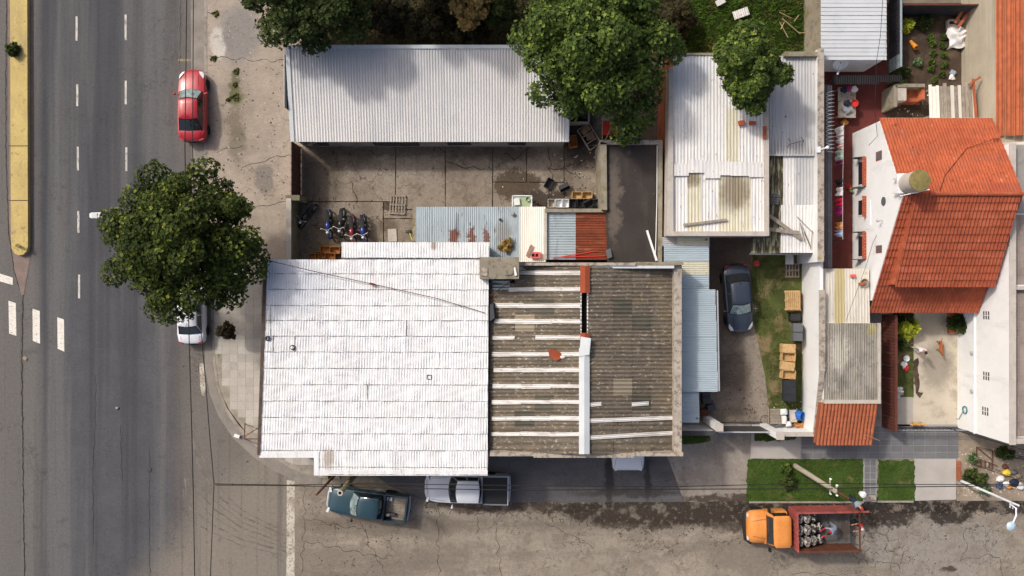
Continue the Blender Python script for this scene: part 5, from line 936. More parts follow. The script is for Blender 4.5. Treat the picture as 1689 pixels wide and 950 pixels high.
for k in range(6):
    u0, u1 = ya+(yb-ya)*k/6, ya+(yb-ya)*(k+1)/6; bb = B(); nn = 12; P = []
    for i in range(nn+1): y_ = u0+(u1-u0)*i/nn; xx = fx + (.04 if i % 2 else 0); P += [(xx, y_, .05), (xx+.05, y_, 1.5)]
    bb.add(P, [(2*i, 2*i+1, 2*i+3, 2*i+2) for i in range(nn)]); bb.build('fence_sheet', M_slate if k < 5 else M_osheet, zf_)
bb = B(); bb.bar((fx+.08, ya, 1.5), (fx+.08, yb, 1.5), .12, .05); bb.build('rail', M_osheet, zf_)
nf = thing('dark_sheet_fence', 'dark corrugated fence along the upper edge of the vegetable plot', 'fence', W(1540, 28)); y_ = W(0, 28).y; xa, xb = W(1468, 0).x, W(1598, 0).x
for k in range(7):
    u0, u1 = xa+(xb-xa)*k/7, xa+(xb-xa)*(k+1)/7; bb = B(); nn = 10; P = []
    for i in range(nn+1): xx = u0+(u1-u0)*i/nn; yo = y_ + (.04 if i % 2 else 0); P += [(xx, yo, .05), (xx, yo+.05, 1.9)]
    bb.add(P, [(2*i, 2*i+2, 2*i+3, 2*i+1) for i in range(nn)]); bb.build('fence_sheet', M_slate, nf)
bb = B(); bb.bar((xa, y_+.1, 1.9), (xb, y_+.1, 1.9), .08, .05); bb.build('rail', M_brown, nf)
# --- slate lean-to and razor wire along the red alley
sl = thing('slate_lean_to', 'narrow dark slate coloured lean to roof along the red alley', 'lean-to roof', W(1345, 340)); lx0, lx1 = W(1359, 0, 3.0).x, W(1372, 0, 2.85).x
ya, yb = W(0, 140, 3).y, W(0, 441, 3).y; k = 0; y_ = ya
while y_ > yb + .1:
    y2_ = max(yb, y_-.78); bb = B(); bb.sheet((Vector((lx0, y_, 3.1+.015*(k % 2))), Vector((lx1, y_, 2.88+.015*(k % 2))), Vector((lx1, y2_-.03, 2.88+.015*(k % 2))), Vector((lx0, y2_-.03, 3.1+.015*(k % 2)))), 2, .03, 6, spr=6, dent=.01); bb.build('roof_sheet', M_slate, sl, True); y_ = y2_; k += 1
for t in (.05, .35, .65, .95): y_ = ya+(yb-ya)*t; bb = B(); bb.box(lx1-.1, lx1-.04, y_-.03, y_+.03, .05, 2.8); bb.build('post', M_dsteel, sl)
rw = thing('razor_wire', 'loose coil of razor wire above the upper end of the slate lean to', 'razor wire', W(1362, 195, 3.4)); bb = B(); ya, yb = W(0, 150, 3.5).y, W(0, 250, 3.5).y
bb.tube([(lx0+.22+.22*math.cos(t*2*math.pi*16), ya+(yb-ya)*t, 3.4+.22*math.sin(t*2*math.pi*16)) for t in np.linspace(0, 1, 260)], .012, 4); bb.build('coil', M_steel, rw)
wl = thing('wall_lamp', 'white globe lamp on an arm fixed to the party wall', 'lamp', W(1352, 246, 3.6)); bb = B(); p = W(1352, 247, 3.65); bb.tube([p, p+Vector((.35, .1, .1))], .04, 6); bb.build('arm', M_plwhite, wl); bb = B(); bb.ball(p+Vector((.42, .12, .1)), .11, 10); bb.build('globe', M_plwhite, wl, True); bb = B(); bb.obox(p+Vector((-.1, 0, 0)), (.25, .35, .2)); bb.build('box', M_plwhite, wl)
dl = thing('dark_lean_to', 'black corrugated lean to strip crossing the red patio', 'lean-to roof', W(1425, 132))
for k in range(6):
    xa = 1373 + k*19; q = (W(xa, 124, 2.0), W(xa+19.5, 124, 2.0), W(xa+19.5, 139-(k > 3)*4, 1.9), W(xa, 139-(k > 3)*4, 1.9)); bb = B(); bb.sheet(q, 5, .03, 1, spr=4); bb.build('roof_sheet', mat('black_sheet', sr(40, 38, 40), .8, .15, 2), dl, True)
for px in (1376, 1430, 1484): bb = B(); p = W(px, 130, 1.9); bb.box(p.x-.03, p.x+.03, p.y-.03, p.y+.03, .05, 1.88); bb.build('post', M_dsteel, dl)
# --- barbecue hut and junk roof above the tiled house
bq = thing('brick_barbecue', 'open topped concrete barbecue with brick inside near the vegetable plot', 'barbecue', W(1480, 165)); cx0, cx1, cy0, cy1 = W(1456, 0).x, W(1508, 0).x, W(0, 186).y, W(0, 152).y
for a_, b_, nm in [((cx0, cy0), (cx0, cy1), 'wall'), ((cx0, cy1), (cx1-.2, cy1), 'wall')]: wall(bq, nm, a_, b_, .2, .05, 1.7, M_oldconc)
wall(bq, 'wall', (cx1-.2, cy1), (cx1-.2, cy0+.5), .2, .05, 1.5, M_brick)
bb = B(); bb.box(cx0+.1, cx1-.3, cy0+.5, cy1-.1, .05, .9); bb.build('hearth', M_barrel2, bq)
bb = B(); bb.box(cx0+.1, cx0+.7, cy0+.4, cy1-.1, .9, 1.62); bb.build('hood', M_coping, bq)
for k in range(5): bb = B(); bb.obox((cx1+.05, cy0+.5+k*.22, .3+.1*(k % 2)), (.24, .14, .12), random.random()); tag(bb.build('loose_brick', M_barrel, org=(cx1, cy0+.5+k*.22, .1)), 'loose clay brick in the heap beside the barbecue', 'brick', 'bricks beside the barbecue')
jr = thing('slat_roof', 'makeshift roof of white strips and grey boards above the tiled house', 'roof', W(1570, 168))
for k in range(13):
    xa = 1534 + k*6.0; m = [M_csheet2, M_gwood, M_csheet2, M_gwood, M_gwood, M_gwood][k % 6] if k > 2 else M_csheet; y0_ = 140 + random.uniform(-3, 3); bb = B(); bb.bar(W(xa, y0_, 2.2), W(xa+2, 196+random.uniform(-2, 3), 2.25), random.uniform(.17, .22), .04); bb.build('board', m, jr)
for px, py in [(1538, 146), (1604, 146), (1604, 190), (1538, 190)]: bb = B(); p = W(px, py, 2.15); bb.box(p.x-.05, p.x+.05, p.y-.05, p.y+.05, .05, 2.18); bb.build('post', M_gwood, jr)
boards([((1605, 130), (1610, 195)), ((1598, 140), (1617, 127))], 2.45, M_barrel2, ['long orange painted beam along the east side of the slat roof', 'short dark stick crossing the orange beam'], .12, .1, 'beam', 'timber_beam')
# ------------------------------------------------------------------ trees and plants
def leaf_cloud(name, m, parent, lobes, n_ros, leaf, per=6, flat_=.5, seed=1, up=.55):
    """lobes: (centre, radii). Rosettes of small leaves spread over the upper shell and through each lobe."""
    r = np.random.default_rng(seed); vol = np.array([l[1][0]*l[1][1] for l in lobes]); cnt = (n_ros*vol/vol.sum()).astype(int); cen = []; nor = []
    for (c, rad), k in zip(lobes, cnt):
        d = r.normal(size=(k, 3)); d[:, 2] = np.abs(d[:, 2])*1.0 - .35*r.random(k); d /= np.linalg.norm(d, axis=1)[:, None]
        s = 1 - .5*r.random(k)**2.5 + .09*r.normal(size=k)
        cen.append(np.array(c)[None] + d*s[:, None]*np.array(rad)[None]); nor.append(d)
    cen = np.vstack(cen); nor = np.vstack(nor); nor[:, 2] += up; nor += .35*r.normal(size=nor.shape); nor /= np.linalg.norm(nor, axis=1)[:, None]
    t = np.cross(nor, r.normal(size=nor.shape)); t /= np.linalg.norm(t, axis=1)[:, None]; bt = np.cross(nor, t); N = len(cen); size = leaf*(.65 + .7*r.random(N))
    V = np.empty((N, 1+3*per, 3)); V[:, 0] = cen
    for k in range(per):
        a = 2*math.pi*(k/per) + r.random(N)*.8; el = flat_*(.3 + r.random(N)*1.2)
        d = (t*np.cos(a)[:, None] + bt*np.sin(a)[:, None])*np.cos(el)[:, None] + nor*np.sin(el)[:, None]; sd_ = np.cross(d, nor); sd_ /= np.linalg.norm(sd_, axis=1)[:, None]
        L = size*(.8+.4*r.random(N)); wd = L*.34
        V[:, 1+3*k] = cen + d*(L*.5)[:, None] + sd_*wd[:, None]; V[:, 2+3*k] = cen + d*L[:, None] - nor*(L*.12)[:, None]; V[:, 3+3*k] = cen + d*(L*.5)[:, None] - sd_*wd[:, None]
    V = V.reshape(-1, 3); off = np.array(parent['_o']) if parent is not None else np.zeros(3); V = V - off
    me = bpy.data.meshes.new(name); nf = N*per; b0 = (np.arange(N)*(1+3*per))[:, None]; kk = np.arange(per)[None]*3; F = np.stack([b0+0*kk, b0+kk+1, b0+kk+2, b0+kk+3], -1).astype(np.int32).ravel(); me.vertices.add(len(V)); me.vertices.foreach_set('co', V.astype(np.float32).ravel())
    me.loops.add(nf*4); me.loops.foreach_set('vertex_index', F); me.polygons.add(nf); me.polygons.foreach_set('loop_start', np.arange(0, nf*4, 4, dtype=np.int32))
    me.materials.append(m); me.update(); me.validate(); o = bpy.data.objects.new(name, me); C.objects.link(o); o.parent = parent; return o
def lobes_for(c, R, h, n, seed, lo=.3):
    rr = random.Random(seed); c = Vector(c); out = [((c.x, c.y, c.z-h*.22), (R*.62, R*.62, h*.30))]
    for i in range(n):
        a = 2.399*i + rr.uniform(-.3, .3); q = math.sqrt((i+.6)/n); d = R*.80*q; zz = c.z + h*(.40*(1-q*q) - .14*q + rr.uniform(-.26, .22)); s = R*rr.uniform(.12, .22)*(1 if n > 12 else 1.4)
        out.append(((c.x+d*math.cos(a), c.y+d*math.sin(a), zz), (s, s, s*.75)))
    return out
def tree(label, base, crown_c, R, h, n_ros, leaf, m, seed, nl=26, group=None, extra=(), trunk_r=.22, name='tree', per=6):
    t = thing(name, label, 'tree', base, 0, group); base = Vector(base); c = Vector(crown_c); lo = lobes_for(c, R, h, nl, seed) + list(extra)
    bb = B(); fork = base.lerp(c, .45) + Vector((.1, .1, 0)); bb.tube([base, base.lerp(fork, .5) + Vector((.08, -.05, 0)), fork], trunk_r, 9, r1=trunk_r*.7)
    bb.build('trunk', M_bark, t, True)
    rr = random.Random(seed); li = lo[1:]; rr.shuffle(li)
    for l in li[:9]:
        e = Vector(l[0]); bb = B(); bb.tube([fork - Vector((0, 0, .1)), fork.lerp(e, .5) + Vector((rr.uniform(-.2, .2), rr.uniform(-.2, .2), .25)), e], trunk_r*.45, 6, r1=.03); bb.build('limb', M_bark, t, True)
    leaf_cloud('crown', m, t, lo, n_ros, leaf, per, seed=seed); return t
c = W(302, 400, 6.6)
tree('big dark green street tree shading the pavement and parked white car', W(352, 398, .09), c, 4.4, 4.8, 27000, .115, M_leafA, 3, 74, per=5, extra=[((c.x-4.0, c.y+1.2, 6.3), (.8, .7, .6)), ((c.x-4.2, c.y-1.6, 5.6), (.8, .8, .6)), ((c.x+1.0, c.y+4.1, 6.2), (.9, .6, .6)), ((c.x-1.8, c.y+3.7, 6.2), (.9, .8, .6)), ((c.x+3.6, c.y-1.0, 5.8), (.9, 1.2, .8)), ((c.x-1, c.y-3.7, 5.8), (1.4, .8, .7))])
c = W(985, 62, 6.6)
tree('large bright green tree of the vacant lot overhanging the warehouse end', W(985, 60, .04), c, 4.5, 5.0, 25000, .12, M_leafB, 11, 62, per=5, extra=[((7.4, 10.1, 4.4), (.9, 1.0, .8)), ((6.5, 9.3, 4.0), (.8, .9, .7)), ((3.4, 10.7, 4.6), (1.0, .9, .8)), ((5.0, 10.9, 5.0), (1.0, 1.0, .8)), ((7.8, 11.2, 4.8), (.8, .9, .7)), ((1.8, 11.2, 4.8), (.9, .8, .7)), ((7.1, 9.0, 3.5), (.6, .5, .5)), ((.9, 13.9, 6.0), (1.0, 1.0, .8)), ((9.0, 13.4, 5.6), (.8, .8, .8))])
c = W(1240, 116, 6.3)
tree('round green tree leaning over the brick house roof', (13.4, 14.6, .04), c, 2.05, 3.0, 8500, .12, M_leafB, 21, 38, per=5, trunk_r=.16, extra=[((c.x+1.7, c.y-.1, 5.9), (.7, .6, .5)), ((c.x+.4, c.y-1.7, 5.6), (.6, .6, .5)), ((c.x, c.y+2, 5.8), (1.0, .9, .7)), ((c.x-1.2, c.y+1.0, 5.9), (.8, .8, .6))])
c = W(500, -35, 6.5)
tree('dull green tree at the corner of the lot above the warehouse', W(510, -20, .04), c, 3.9, 4.2, 15000, .135, M_leafC, 31, 52, per=5, extra=[((c.x-3.6, c.y+.6, 5.2), (1.2, 1.2, .8)), ((c.x-1.8, c.y-2.3, 5.0), (1.2, 1.0, .8)), ((c.x+2.3, c.y-2.1, 5.2), (1.2, 1.0, .8)), ((c.x, c.y-2.8, 4.6), (1.0, .8, .7))])
c = W(660, -120, 8.0)
tree('tall tree at the back of the lot casting shade on the warehouse roof', W(660, -90, .04), c, 3.6, 5.6, 9000, .16, M_leafC, 41, 30, per=5)
for i, (px, py, z, R, h, m, lab) in enumerate([(640, 22, 2.6, 1.7, 2.2, M_leafD, 'dark dry bush at the west end of the lot thicket'), (705, 30, 2.4, 1.7, 2.0, M_leafD, 'dark brown bush behind the middle of the warehouse roof'), (770, 40, 2.3, 1.6, 1.9, M_leafD, 'dark bush under the golden dry shrub'), (820, 8, 3.0, 1.6, 2.2, M_leafC, 'dark green bush beside the large lot tree'), (745, -20, 3.6, 1.9, 2.4, M_leafD, 'dark tangled bush at the upper edge of the thicket'), (1120, 30, 1.5, 1.2, 1.6, M_leafD, 'brown scrubby bush at the edge of the tall grass')]):
    tree(lab, W(px, py, .04), W(px, py, z), R, h, 2600, .12, m, 50+i, 14, 'bushes of the vacant lot thicket', trunk_r=.08, name='bush')
tree('golden dry shrub standing out of the dark thicket', W(775, 5, .04), W(775, 6, 4.2), 1.5, 1.8, 1500, .14, M_leafE, 61, 10, trunk_r=.08, name='bush')
c = W(373, 547, 1.7)
tree('small dark reddish shrub tree on the tiled corner pavement', W(387, 547, .11), c, .62, .8, 420, .13, M_bushdk, 71, 7, trunk_r=.035, name='small_tree', per=5)
def plant(name, label, px, py, z, R, h, n_ros, leaf, m, seed, group=None, cat='plant', per=6):
    t = thing(name, label, cat, W(px, py, z), 0, group); c = W(px, py, z); bb = B(); bb.tube([c, c+Vector((0, 0, h*.6))], .015, 5); bb.build('stem', M_bark, t)
    leaf_cloud('foliage', m, t, lobes_for((c.x, c.y, z+h*.5), R, h, 5, seed), n_ros, leaf, per, seed=seed); return t
plant('spiky_plant', 'small spiky green plant growing on the yellow median', 24, 84, .3, .42, .5, 150, .2, M_leafC, 81)
plant('shrub', 'yellow green broad leaved shrub beside the brown fence', 1491, 541, .08, .62, 1.0, 260, .3, M_leafY, 82, cat='shrub')
plant('shrub', 'dark green shrub behind the yellow green one in the flower bed', 1484, 528, .08, .75, .9, 300, .22, M_leafC, 83, cat='shrub')
plant('shrub', 'low dark plant below the yellow shrub by the brown fence', 1482, 566, .08, .5, .6, 200, .2, M_leafC, 84, cat='shrub')
plant('shrub', 'dark green spiky shrub in the planter under the tiled eave', 1574, 533, .1, .5, .9, 260, .3, M_leafC, 85, cat='shrub')
plant('shrub', 'olive bushy shrub at the white wall under the tiled eave', 1590, 532, .1, .5, 1.1, 300, .2, M_leafG, 86, cat='shrub')
plant('flowering_plant', 'white flowering plant at the lower end of the brown fence', 1478, 645, .08, .38, .5, 120, .12, M_clothw, 87)
for i, (px, py, R) in enumerate([(1513, 103, .36), (1533, 62, .26), (1536, 72, .28), (1555, 62, .24), (1553, 76, .26), (1538, 88, .27), (1556, 92, .28), (1536, 103, .26), (1556, 108, .3), (1535, 115, .26), (1553, 124, .26), (1540, 133, .24)]):
    plant('vegetable_plant', ('leafy plant, number %s from the dark fence in the %s vegetable row' % (['', 'one', 'two', 'one', 'two', 'three', 'three', 'four', 'four', 'five', 'five', 'six'][i], 'western' if px < 1545 else 'eastern')) if i else 'broad pale cabbage plant alone in the vegetable plot', px, py, .06, R*.78, .26, 55, .17 if i == 0 else .12, M_leafG if i == 0 else M_leafB, 90+i, 'vegetable plants')
for i, (px, py, m, lab) in enumerate([(1492, 45, M_leafY, 'yellow green bush at the corner of the zinc fence'), (1522, 40, M_leafC, 'dark bush along the dark sheet fence'), (1484, 125, M_leafC, 'dark weeds at the lower end of the zinc fence'), (1478, 140, M_leafC, 'dark weeds beside the barbecue wall')]):
    plant('bush', lab, px, py, .06, .5, .7, 220, .17, m, 110+i, cat='bush')
for i, (px, py, R) in enumerate([(1597, 782, .5), (1612, 790, .55), (1650, 745, .45), (1662, 748, .35), (1602, 755, .3), (1622, 805, .4)]):
    plant('weed', ['tall weed behind the street lamp bracket', 'weed clump beside the white lamp post', 'weed clump at the broken iron frame', 'small weed by the white building corner', 'sparse weed on the dusty verge', 'low weed near the wet gutter'][i], px, py, .05, R, .5, 170, .13, M_leafC if i < 4 else M_leafG, 120+i, cat='weed')
for i, (px, py, R) in enumerate([(356, 23, .22), (353, 97, .2), (389, 161, .3), (390, 118, .2), (388, 140, .16), (377, 165, .12)]):
    plant('weed', ['weed tuft by the kerb near the top of the lot', 'weed tuft at the crack end by the kerb', 'flat weed patch on the lot beside the red car', 'curl of weed growing on the lot concrete', 'thin weed line below the curl', 'tiny weed next to the flat patch'][i], px, py, .09, R*1.25, .05, 60, .07, M_weed, 130+i, cat='weed')
plant('weed', 'weed strip in the gutter below the white workshop eave', 545, 780, .11, .4, .1, 90, .1, M_grass2, 141, cat='weed')
plant('bush', 'dark bush on the grass plot near the concrete pole', 1297, 795, .07, .5, .6, 200, .16, M_leafC, 142, cat='bush'); plant('bush', 'small leafy bush beside the pole foot on the grass plot', 1293, 772, .07, .4, .6, 140, .16, M_leafB, 143, cat='bush')
tw = B()
for (p, q_) in [((1286, 20), (1305, 30)), ((1290, 30), (1320, 56)), ((1286, 36), (1300, 62)), ((1318, 54), (1345, 54)), ((1330, 66), (1338, 80)), ((1318, 25), (1310, 35)), ((1288, 48), (1294, 36))]: tw.tube([W(*p, .5), W(*q_, .3)], .03, 4)
tag(tw.build('dry_branch', M_twig, org=W(1310, 45, .3)), 'pale dry fallen branches lying in the tall grass', 'branch')
for i, (px, py, sx, sy, r) in enumerate([(1222, 22, 1.0, .5, .35), (1246, 50, .65, .35, .4), (1188, 3, .6, .35, .5)]):
    bb = B(); c = W(px, py, .5); M_ = Matrix.Rotation(r, 3, 'Z'); q = [c + M_ @ Vector(v) for v in ((-sx/2, -sy/2, 0), (sx/2, -sy/2, 0), (sx/2, sy/2, .05), (-sx/2, sy/2, .05))]; bb.sheet(q, 7, .02, 2)
    tag(bb.build('zinc_scrap', M_galv2, org=c), ['pale ribbed sheet scrap lying in the tall grass', 'smaller white sheet scrap half hidden by the round tree', 'white sheet scrap at the upper edge of the grass'][i], 'scrap sheet')

# ------------------------------------------------------------------ vehicles
def paint(name, c, rough=.3, metal=0.0): return mat(name, c, rough, .03, 1.5, 0, 10, [('noise', 3, .6, .75, tuple(x*.85 for x in c[:3])+(1,), .3)], metal=metal, spec=.5, coat=.5, pos=False)
def patch(b, f, nu, nv, mi=0):
    vs = [f(i/nu, j/nv) for j in range(nv+1) for i in range(nu+1)]
    return b.add(vs, [(j*(nu+1)+i, j*(nu+1)+i+1, (j+1)*(nu+1)+i+1, (j+1)*(nu+1)+i) for j in range(nv) for i in range(nu)], mi)
def hull(stations):
    """stations: (x, half width, shoulder z, top z, bottom z)"""
    rings = []
    for x, w_, zs, zt, zb in stations:
        half = [(.0, zb), (.86, zb), (.97, zb+.12), (1.0, (zb+zs)/2), (.985, zs-.08), (.93, zs), (.7, zs+(zt-zs)*.72), (.35, zt-.004), (0, zt)]
        rings.append([Vector((x, w_*y, z)) for y, z in half] + [Vector((x, -w_*y, z)) for y, z in half[1:-1][::-1]])
    b = B(); b.loft(rings); return b
def wheel(root, x, y, r=.32, wd=.2):
    b = B(); b.lathe([(r*.6, -wd/2), (r*.93, -wd/2), (r, -wd*.35), (r, wd*.35), (r*.93, wd/2), (r*.6, wd/2)], (x, y, r), 18, 'y'); o = b.build('wheel', M_rubber, root, True, True)
    b = B(); s = 1 if y > 0 else -1; b.lathe([(r*.6, -wd*.4), (r*.6, wd*.42), (r*.2, wd*.46), (.01, wd*.46)] if s > 0 else [(.01, -wd*.46), (r*.2, -wd*.46), (r*.6, -wd*.42), (r*.6, wd*.4)], (x, y, r), 14, 'y'); b.build('rim', M_alu, o, True, True)
def cabin(root, P, xb, xf, xr, xe, wb, wr, zb, zr, rear_glass=True, gl=None, wmat=None, sides=2):
    gl = gl or M_glass; wmat = wmat or gl
    bul = lambda y, k: -k*(y*y)
    def ring(x0, x1, w_, z, kf, kr):
        n = 6; P_ = []
        for i in range(n+1): y = -1+2*i/n; P_.append(Vector((x0 + bul(y, kf), w_*y, z)))
        for i in range(n+1): y = 1-2*i/n; P_.append(Vector((x1 - bul(y, kr), w_*y, z)))
        return P_
    b = B(); b.loft([ring(xb, xe, wb, zb-.06, .16, .1), ring(xb, xe, wb, zb, .16, .1), ring(xf+.04, xr-.04, wr*1.02, zr-.05, .1, .07), ring(xf-.06, xr+.06, wr*.9, zr-.005, .09, .06), ring(xf-.3, xr+.3, wr*.5, zr+.025, .05, .05)]); b.build('cabin', P, root, 35, True)
    def pt(xa, za, wa, ka, xc, zc, wc, kc, off, sy=.93, t0=.05, dt=.88):
        def f(u, v):
            y = (-1+2*u)*sy; t = t0+dt*v; x = (xa+bul(y, ka))*(1-t) + (xc+bul(y, kc))*t; return Vector((x, (wa*(1-t)+wc*t)*y, za*(1-t)+zc*t)) + off
        return f
    for (A_, off_, rev) in (((xb, zb, wb, .16, xf+.04, zr-.05, wr, .1), Vector((.012, 0, .012)), False), ((xe, zb, wb, -.1, xr-.04, zr-.05, wr, -.07), Vector((-.012, 0, .012)), True)):
        if rev and not rear_glass: continue
        b = B(); patch(b, pt(*A_, off_, 1.0, -.01, 1.0), 8, 4); b.f = [f[::-1] for f in b.f] if rev else b.f; b.build('window_seal', M_gap, root, True, True)
    b = B(); patch(b, pt(xb, zb, wb, .16, xf+.04, zr-.05, wr, .1, Vector((.02, 0, .02))), 8, 4); b.build('windscreen', wmat, root, True, True)
    if rear_glass: b = B(); patch(b, pt(xe, zb, wb, -.1, xr-.04, zr-.05, wr, -.07, Vector((-.02, 0, .02))), 8, 4); b.f = [f[::-1] for f in b.f]; b.build('rear_window', gl, root, True, True)
    for s in (1, -1):
        for k in range(sides):
            def f(u, v, s=s, k=k):
                u0 = (k + .05 + .9*u)/sides; xl = xb-.2 + (xe+.14-(xb-.2))*u0; xt = xf-.1 + (xr+.08-(xf-.1))*u0; t = .06 + .78*v; return Vector((xl*(1-t)+xt*t, s*((wb*(1-t)+wr*1.02*t)+.012), zb*(1-t)+(zr-.05)*t))
            b = B(); patch(b, f, 3, 2)
            b.build('side_window', gl, root, True, True)
def mirrors(root, x, w_, z, m):
    for s in (1, -1): b = B(); b.ball((x, s*(w_+.12), z), (.08, .11, .07), 8); b.bar((x, s*(w_-.05), z-.02), (x, s*(w_+.1), z-.01), .05, .04); b.build('side_mirror', m, root, True, True)
def gaps(root, segs, name='panel_gap'):
    b = B()
    for p, q_ in segs: b.tube([p, q_], .008, 4)
    b.build(name, M_gap, root, False, True)
def sedan(name, label, P, loc, rz, L=4.45, w_=.87, zr=1.46, wm=None, hl=M_hl, roof_x=(.32, -1.0), glx=(1.0, -1.62), trunk=1.02, lamps=True):
    r = thing(name, label, 'car', loc, rz); h = L/2
    sts = [(-h, w_*.62, .62, .66, .42), (-h+.05, w_*.80, .80, .90, .34), (-h+.18, w_*.92, .90, trunk-.03, .26), (-h+.6, w_, .93, trunk, .22), (-.9, w_, .93, .99, .2), (.2, w_, .90, .96, .2), (h-1.25, w_*.99, .85, .95, .2), (h-.7, w_*.95, .78, .86, .22), (h-.3, w_*.85, .70, .76, .26), (h-.1, w_*.70, .62, .66, .32), (h, w_*.48, .52, .55, .38)]
    hull(sts).build('body', P, r, 38, True); cabin(r, P, glx[0], roof_x[0], roof_x[1], glx[1], w_*.84, w_*.64, .93, zr, wmat=wm)
    for x in (h-.85, -h+.8):
        for s in (1, -1): wheel(r, x, s*(w_-.1))
    for s in (1, -1):
        b = B(); b.add([(h-.12, s*w_*.50, .67), (h-.32, s*w_*.60, .785), (h-.62, s*w_*.86, .84), (h-.34, s*w_*.87, .70), (h-.14, s*w_*.72, .62)], [(0,1,2,3,4)]); 
        for v in b.v: v.z += .012
        b.build('headlight', hl, r, False, True)
        b = B(); b.obox((-h+.1, s*w_*.70, .82), (.12, .3, .16), -s*.35); b.build('tail_light', M_tl, r, False, True)
    mirrors(r, glx[0]-.28, w_, .98, P)
    gaps(r, [((glx[0]+.2, -w_*.55, .975), (h-.35, -w_*.5, .80)), ((glx[0]+.2, w_*.55, .975), (h-.35, w_*.5, .80)), ((-h+.2, -w_*.66, trunk-.02), (glx[1]-.02, -w_*.68, trunk)), ((-h+.2, w_*.66, trunk-.02), (glx[1]-.02, w_*.68, trunk))])
    b = B(); b.tube([(-h+.04, -w_*.6, .52), (-h-.03, 0, .5), (-h+.04, w_*.6, .52)], .05, 6); b.build('rear_bumper', M_pblack, r, True, True)
    b = B(); b.tube([(roof_x[1]+.15, 0, zr), (roof_x[1]-.05, 0, zr+.16)], .012, 4); b.build('aerial', M_gap, r, False, True)
    return r
P_red = paint('red_car_paint', sr(168, 32, 44), .28); P_white = paint('white_car_paint', sr(226, 228, 232), .3); P_grey = paint('grey_car_paint', sr(64, 72, 84), .28, .3); P_teal = paint('dark_teal_paint', sr(44, 72, 82), .3, .1); P_orange = mat('orange_truck_paint', sr(216, 140, 70), .5, .08, 1.5, 0, 10, [('noise', 2.2, .66, .70, sr(84, 48, 34), .9), ('noise', 1.2, .5, .7, sr(200, 124, 60), .6), ('fine', 9, .06)], pos=False); P_silver = paint('silver_white_paint', sr(204, 208, 214), .3); P_rust = mat('worn_red_truck_paint', sr(156, 80, 74), .8, .12, 2, 0, 10, [('noise', 2.5, .52, .64, sr(112, 72, 56), .8), ('noise', 1.2, .55, .7, sr(180, 104, 96), .6), ('noise', 5, .62, .68, sr(70, 48, 40), .8), ('fine', 9, .12)], pos=False)
sedan('red_sedan', 'bright red sedan parked at the kerb with pale headlights', P_red, W(324.5, 178), math.pi/2 + .01, 4.5, .88, wm=M_wglass, glx=(.95, -1.75), roof_x=(.25, -.95))
sedan('white_sedan', 'white sedan parked half under the street tree', P_white, W(323, 510), math.pi/2 + .02, 4.3, .86)
sedan('grey_sedan', 'dark grey sedan parked in the back driveway', P_grey, W(1212, 492, .05), -math.pi/2 - .07+.16, 4.25, .86, wm=M_wglass)
def pickup(name, label, P, loc, rz, L=5.1, w_=.87, cover=None, wm=None, cab=(1.05, .45, -.78, -1.02), zr=1.66, bed_m=None):
    r = thing(name, label, 'pickup', loc, rz); h = L/2; xe = cab[3]-.06
    sts = [(xe, w_*.97, 1.02, 1.06, .32), (xe+.3, w_, 1.03, 1.08, .3), (.6, w_, 1.02, 1.08, .3), (h-1.3, w_*.99, .99, 1.08, .3), (h-.7, w_*.97, .95, 1.03, .3), (h-.3, w_*.90, .88, .96, .32), (h-.1, w_*.80, .78, .84, .36), (h, w_*.62, .66, .68, .42)]
    hull(sts).build('body', P, r, 38, True); cabin(r, P, cab[0], cab[1], cab[2], cab[3], w_*.88, w_*.72, 1.06, zr, wmat=wm)
    x0, x1 = -h+.05, xe-.03; zt = 1.12
    b = B(); b.box(x0, x1, -w_+.08, w_-.08, .5, .62); b.build('bed_floor', bed_m or M_gwood, r, False, True)
    for s in (1, -1): b = B(); b.box(x0, x1, s*w_-(.08 if s > 0 else 0), s*w_+(0 if s > 0 else .08), .38, zt); b.build('bed_side', P, r, False, True)
    b = B(); b.box(x0-.06, x0+.02, -w_, w_, .42, zt); b.build('tailgate', P, r, False, True); b = B(); b.box(x1-.04, x1+.02, -w_+.08, w_-.08, .5, zt+.02); b.build('bed_front', M_pblack, r, False, True)
    b = B(); b.tube([(x0-.12, -w_*.9, .5), (x0-.16, 0, .48), (x0-.12, w_*.9, .5)], .06, 6); b.build('rear_bumper', M_steel, r, True, True); b = B(); b.tube([(h-.12, -w_*.9, .5), (h+.06, -w_*.4, .48), (h+.06, w_*.4, .48), (h-.12, w_*.9, .5)], .09, 8); b.build('front_bumper', M_steel if cover is None else P, r, True, True)
    if cover: b = B(); b.box(x0, x1, -w_+.03, w_-.03, zt-.01, zt+.03); b.build('bed_cover', cover, r, False, True); b = B(); b.tube([(x0, -w_+.06, zt+.03), (x1, -w_+.06, zt+.03)], .02, 5); b.tube([(x0, w_-.06, zt+.03), (x1, w_-.06, zt+.03)], .02, 5); b.build('cover_rail', M_alu, r, False, True)
    else:
        for k in range(9): yy = -w_+.16+k*(2*w_-.32)/8; b = B(); b.box(x0+.1, x1-.15, yy-.07, yy+.07, .62, .65); b.build('bed_plank', M_gwood, r, False, True)
    for x in (h-.95, -h+1.15):
        for s in (1, -1): wheel(r, x, s*(w_-.08), .37, .23)
    for s in (1, -1): b = B(); b.obox((h-.09, s*w_*.74, .84), (.14, .3, .16), -s*.3); b.build('headlight', M_hl, r, False, True); b = B(); b.obox((x0-.03, s*(w_-.06), .85), (.08, .1, .25)); b.build('tail_light', M_tl, r, False, True)
    mirrors(r, cab[0]-.25, w_+.05, 1.2, M_pblack if cover is None else P); gaps(r, [((cab[0]+.15, -w_*.8, 1.075), (h-.3, -w_*.72, .95)), ((cab[0]+.15, w_*.8, 1.075), (h-.3, w_*.72, .95))]); return r
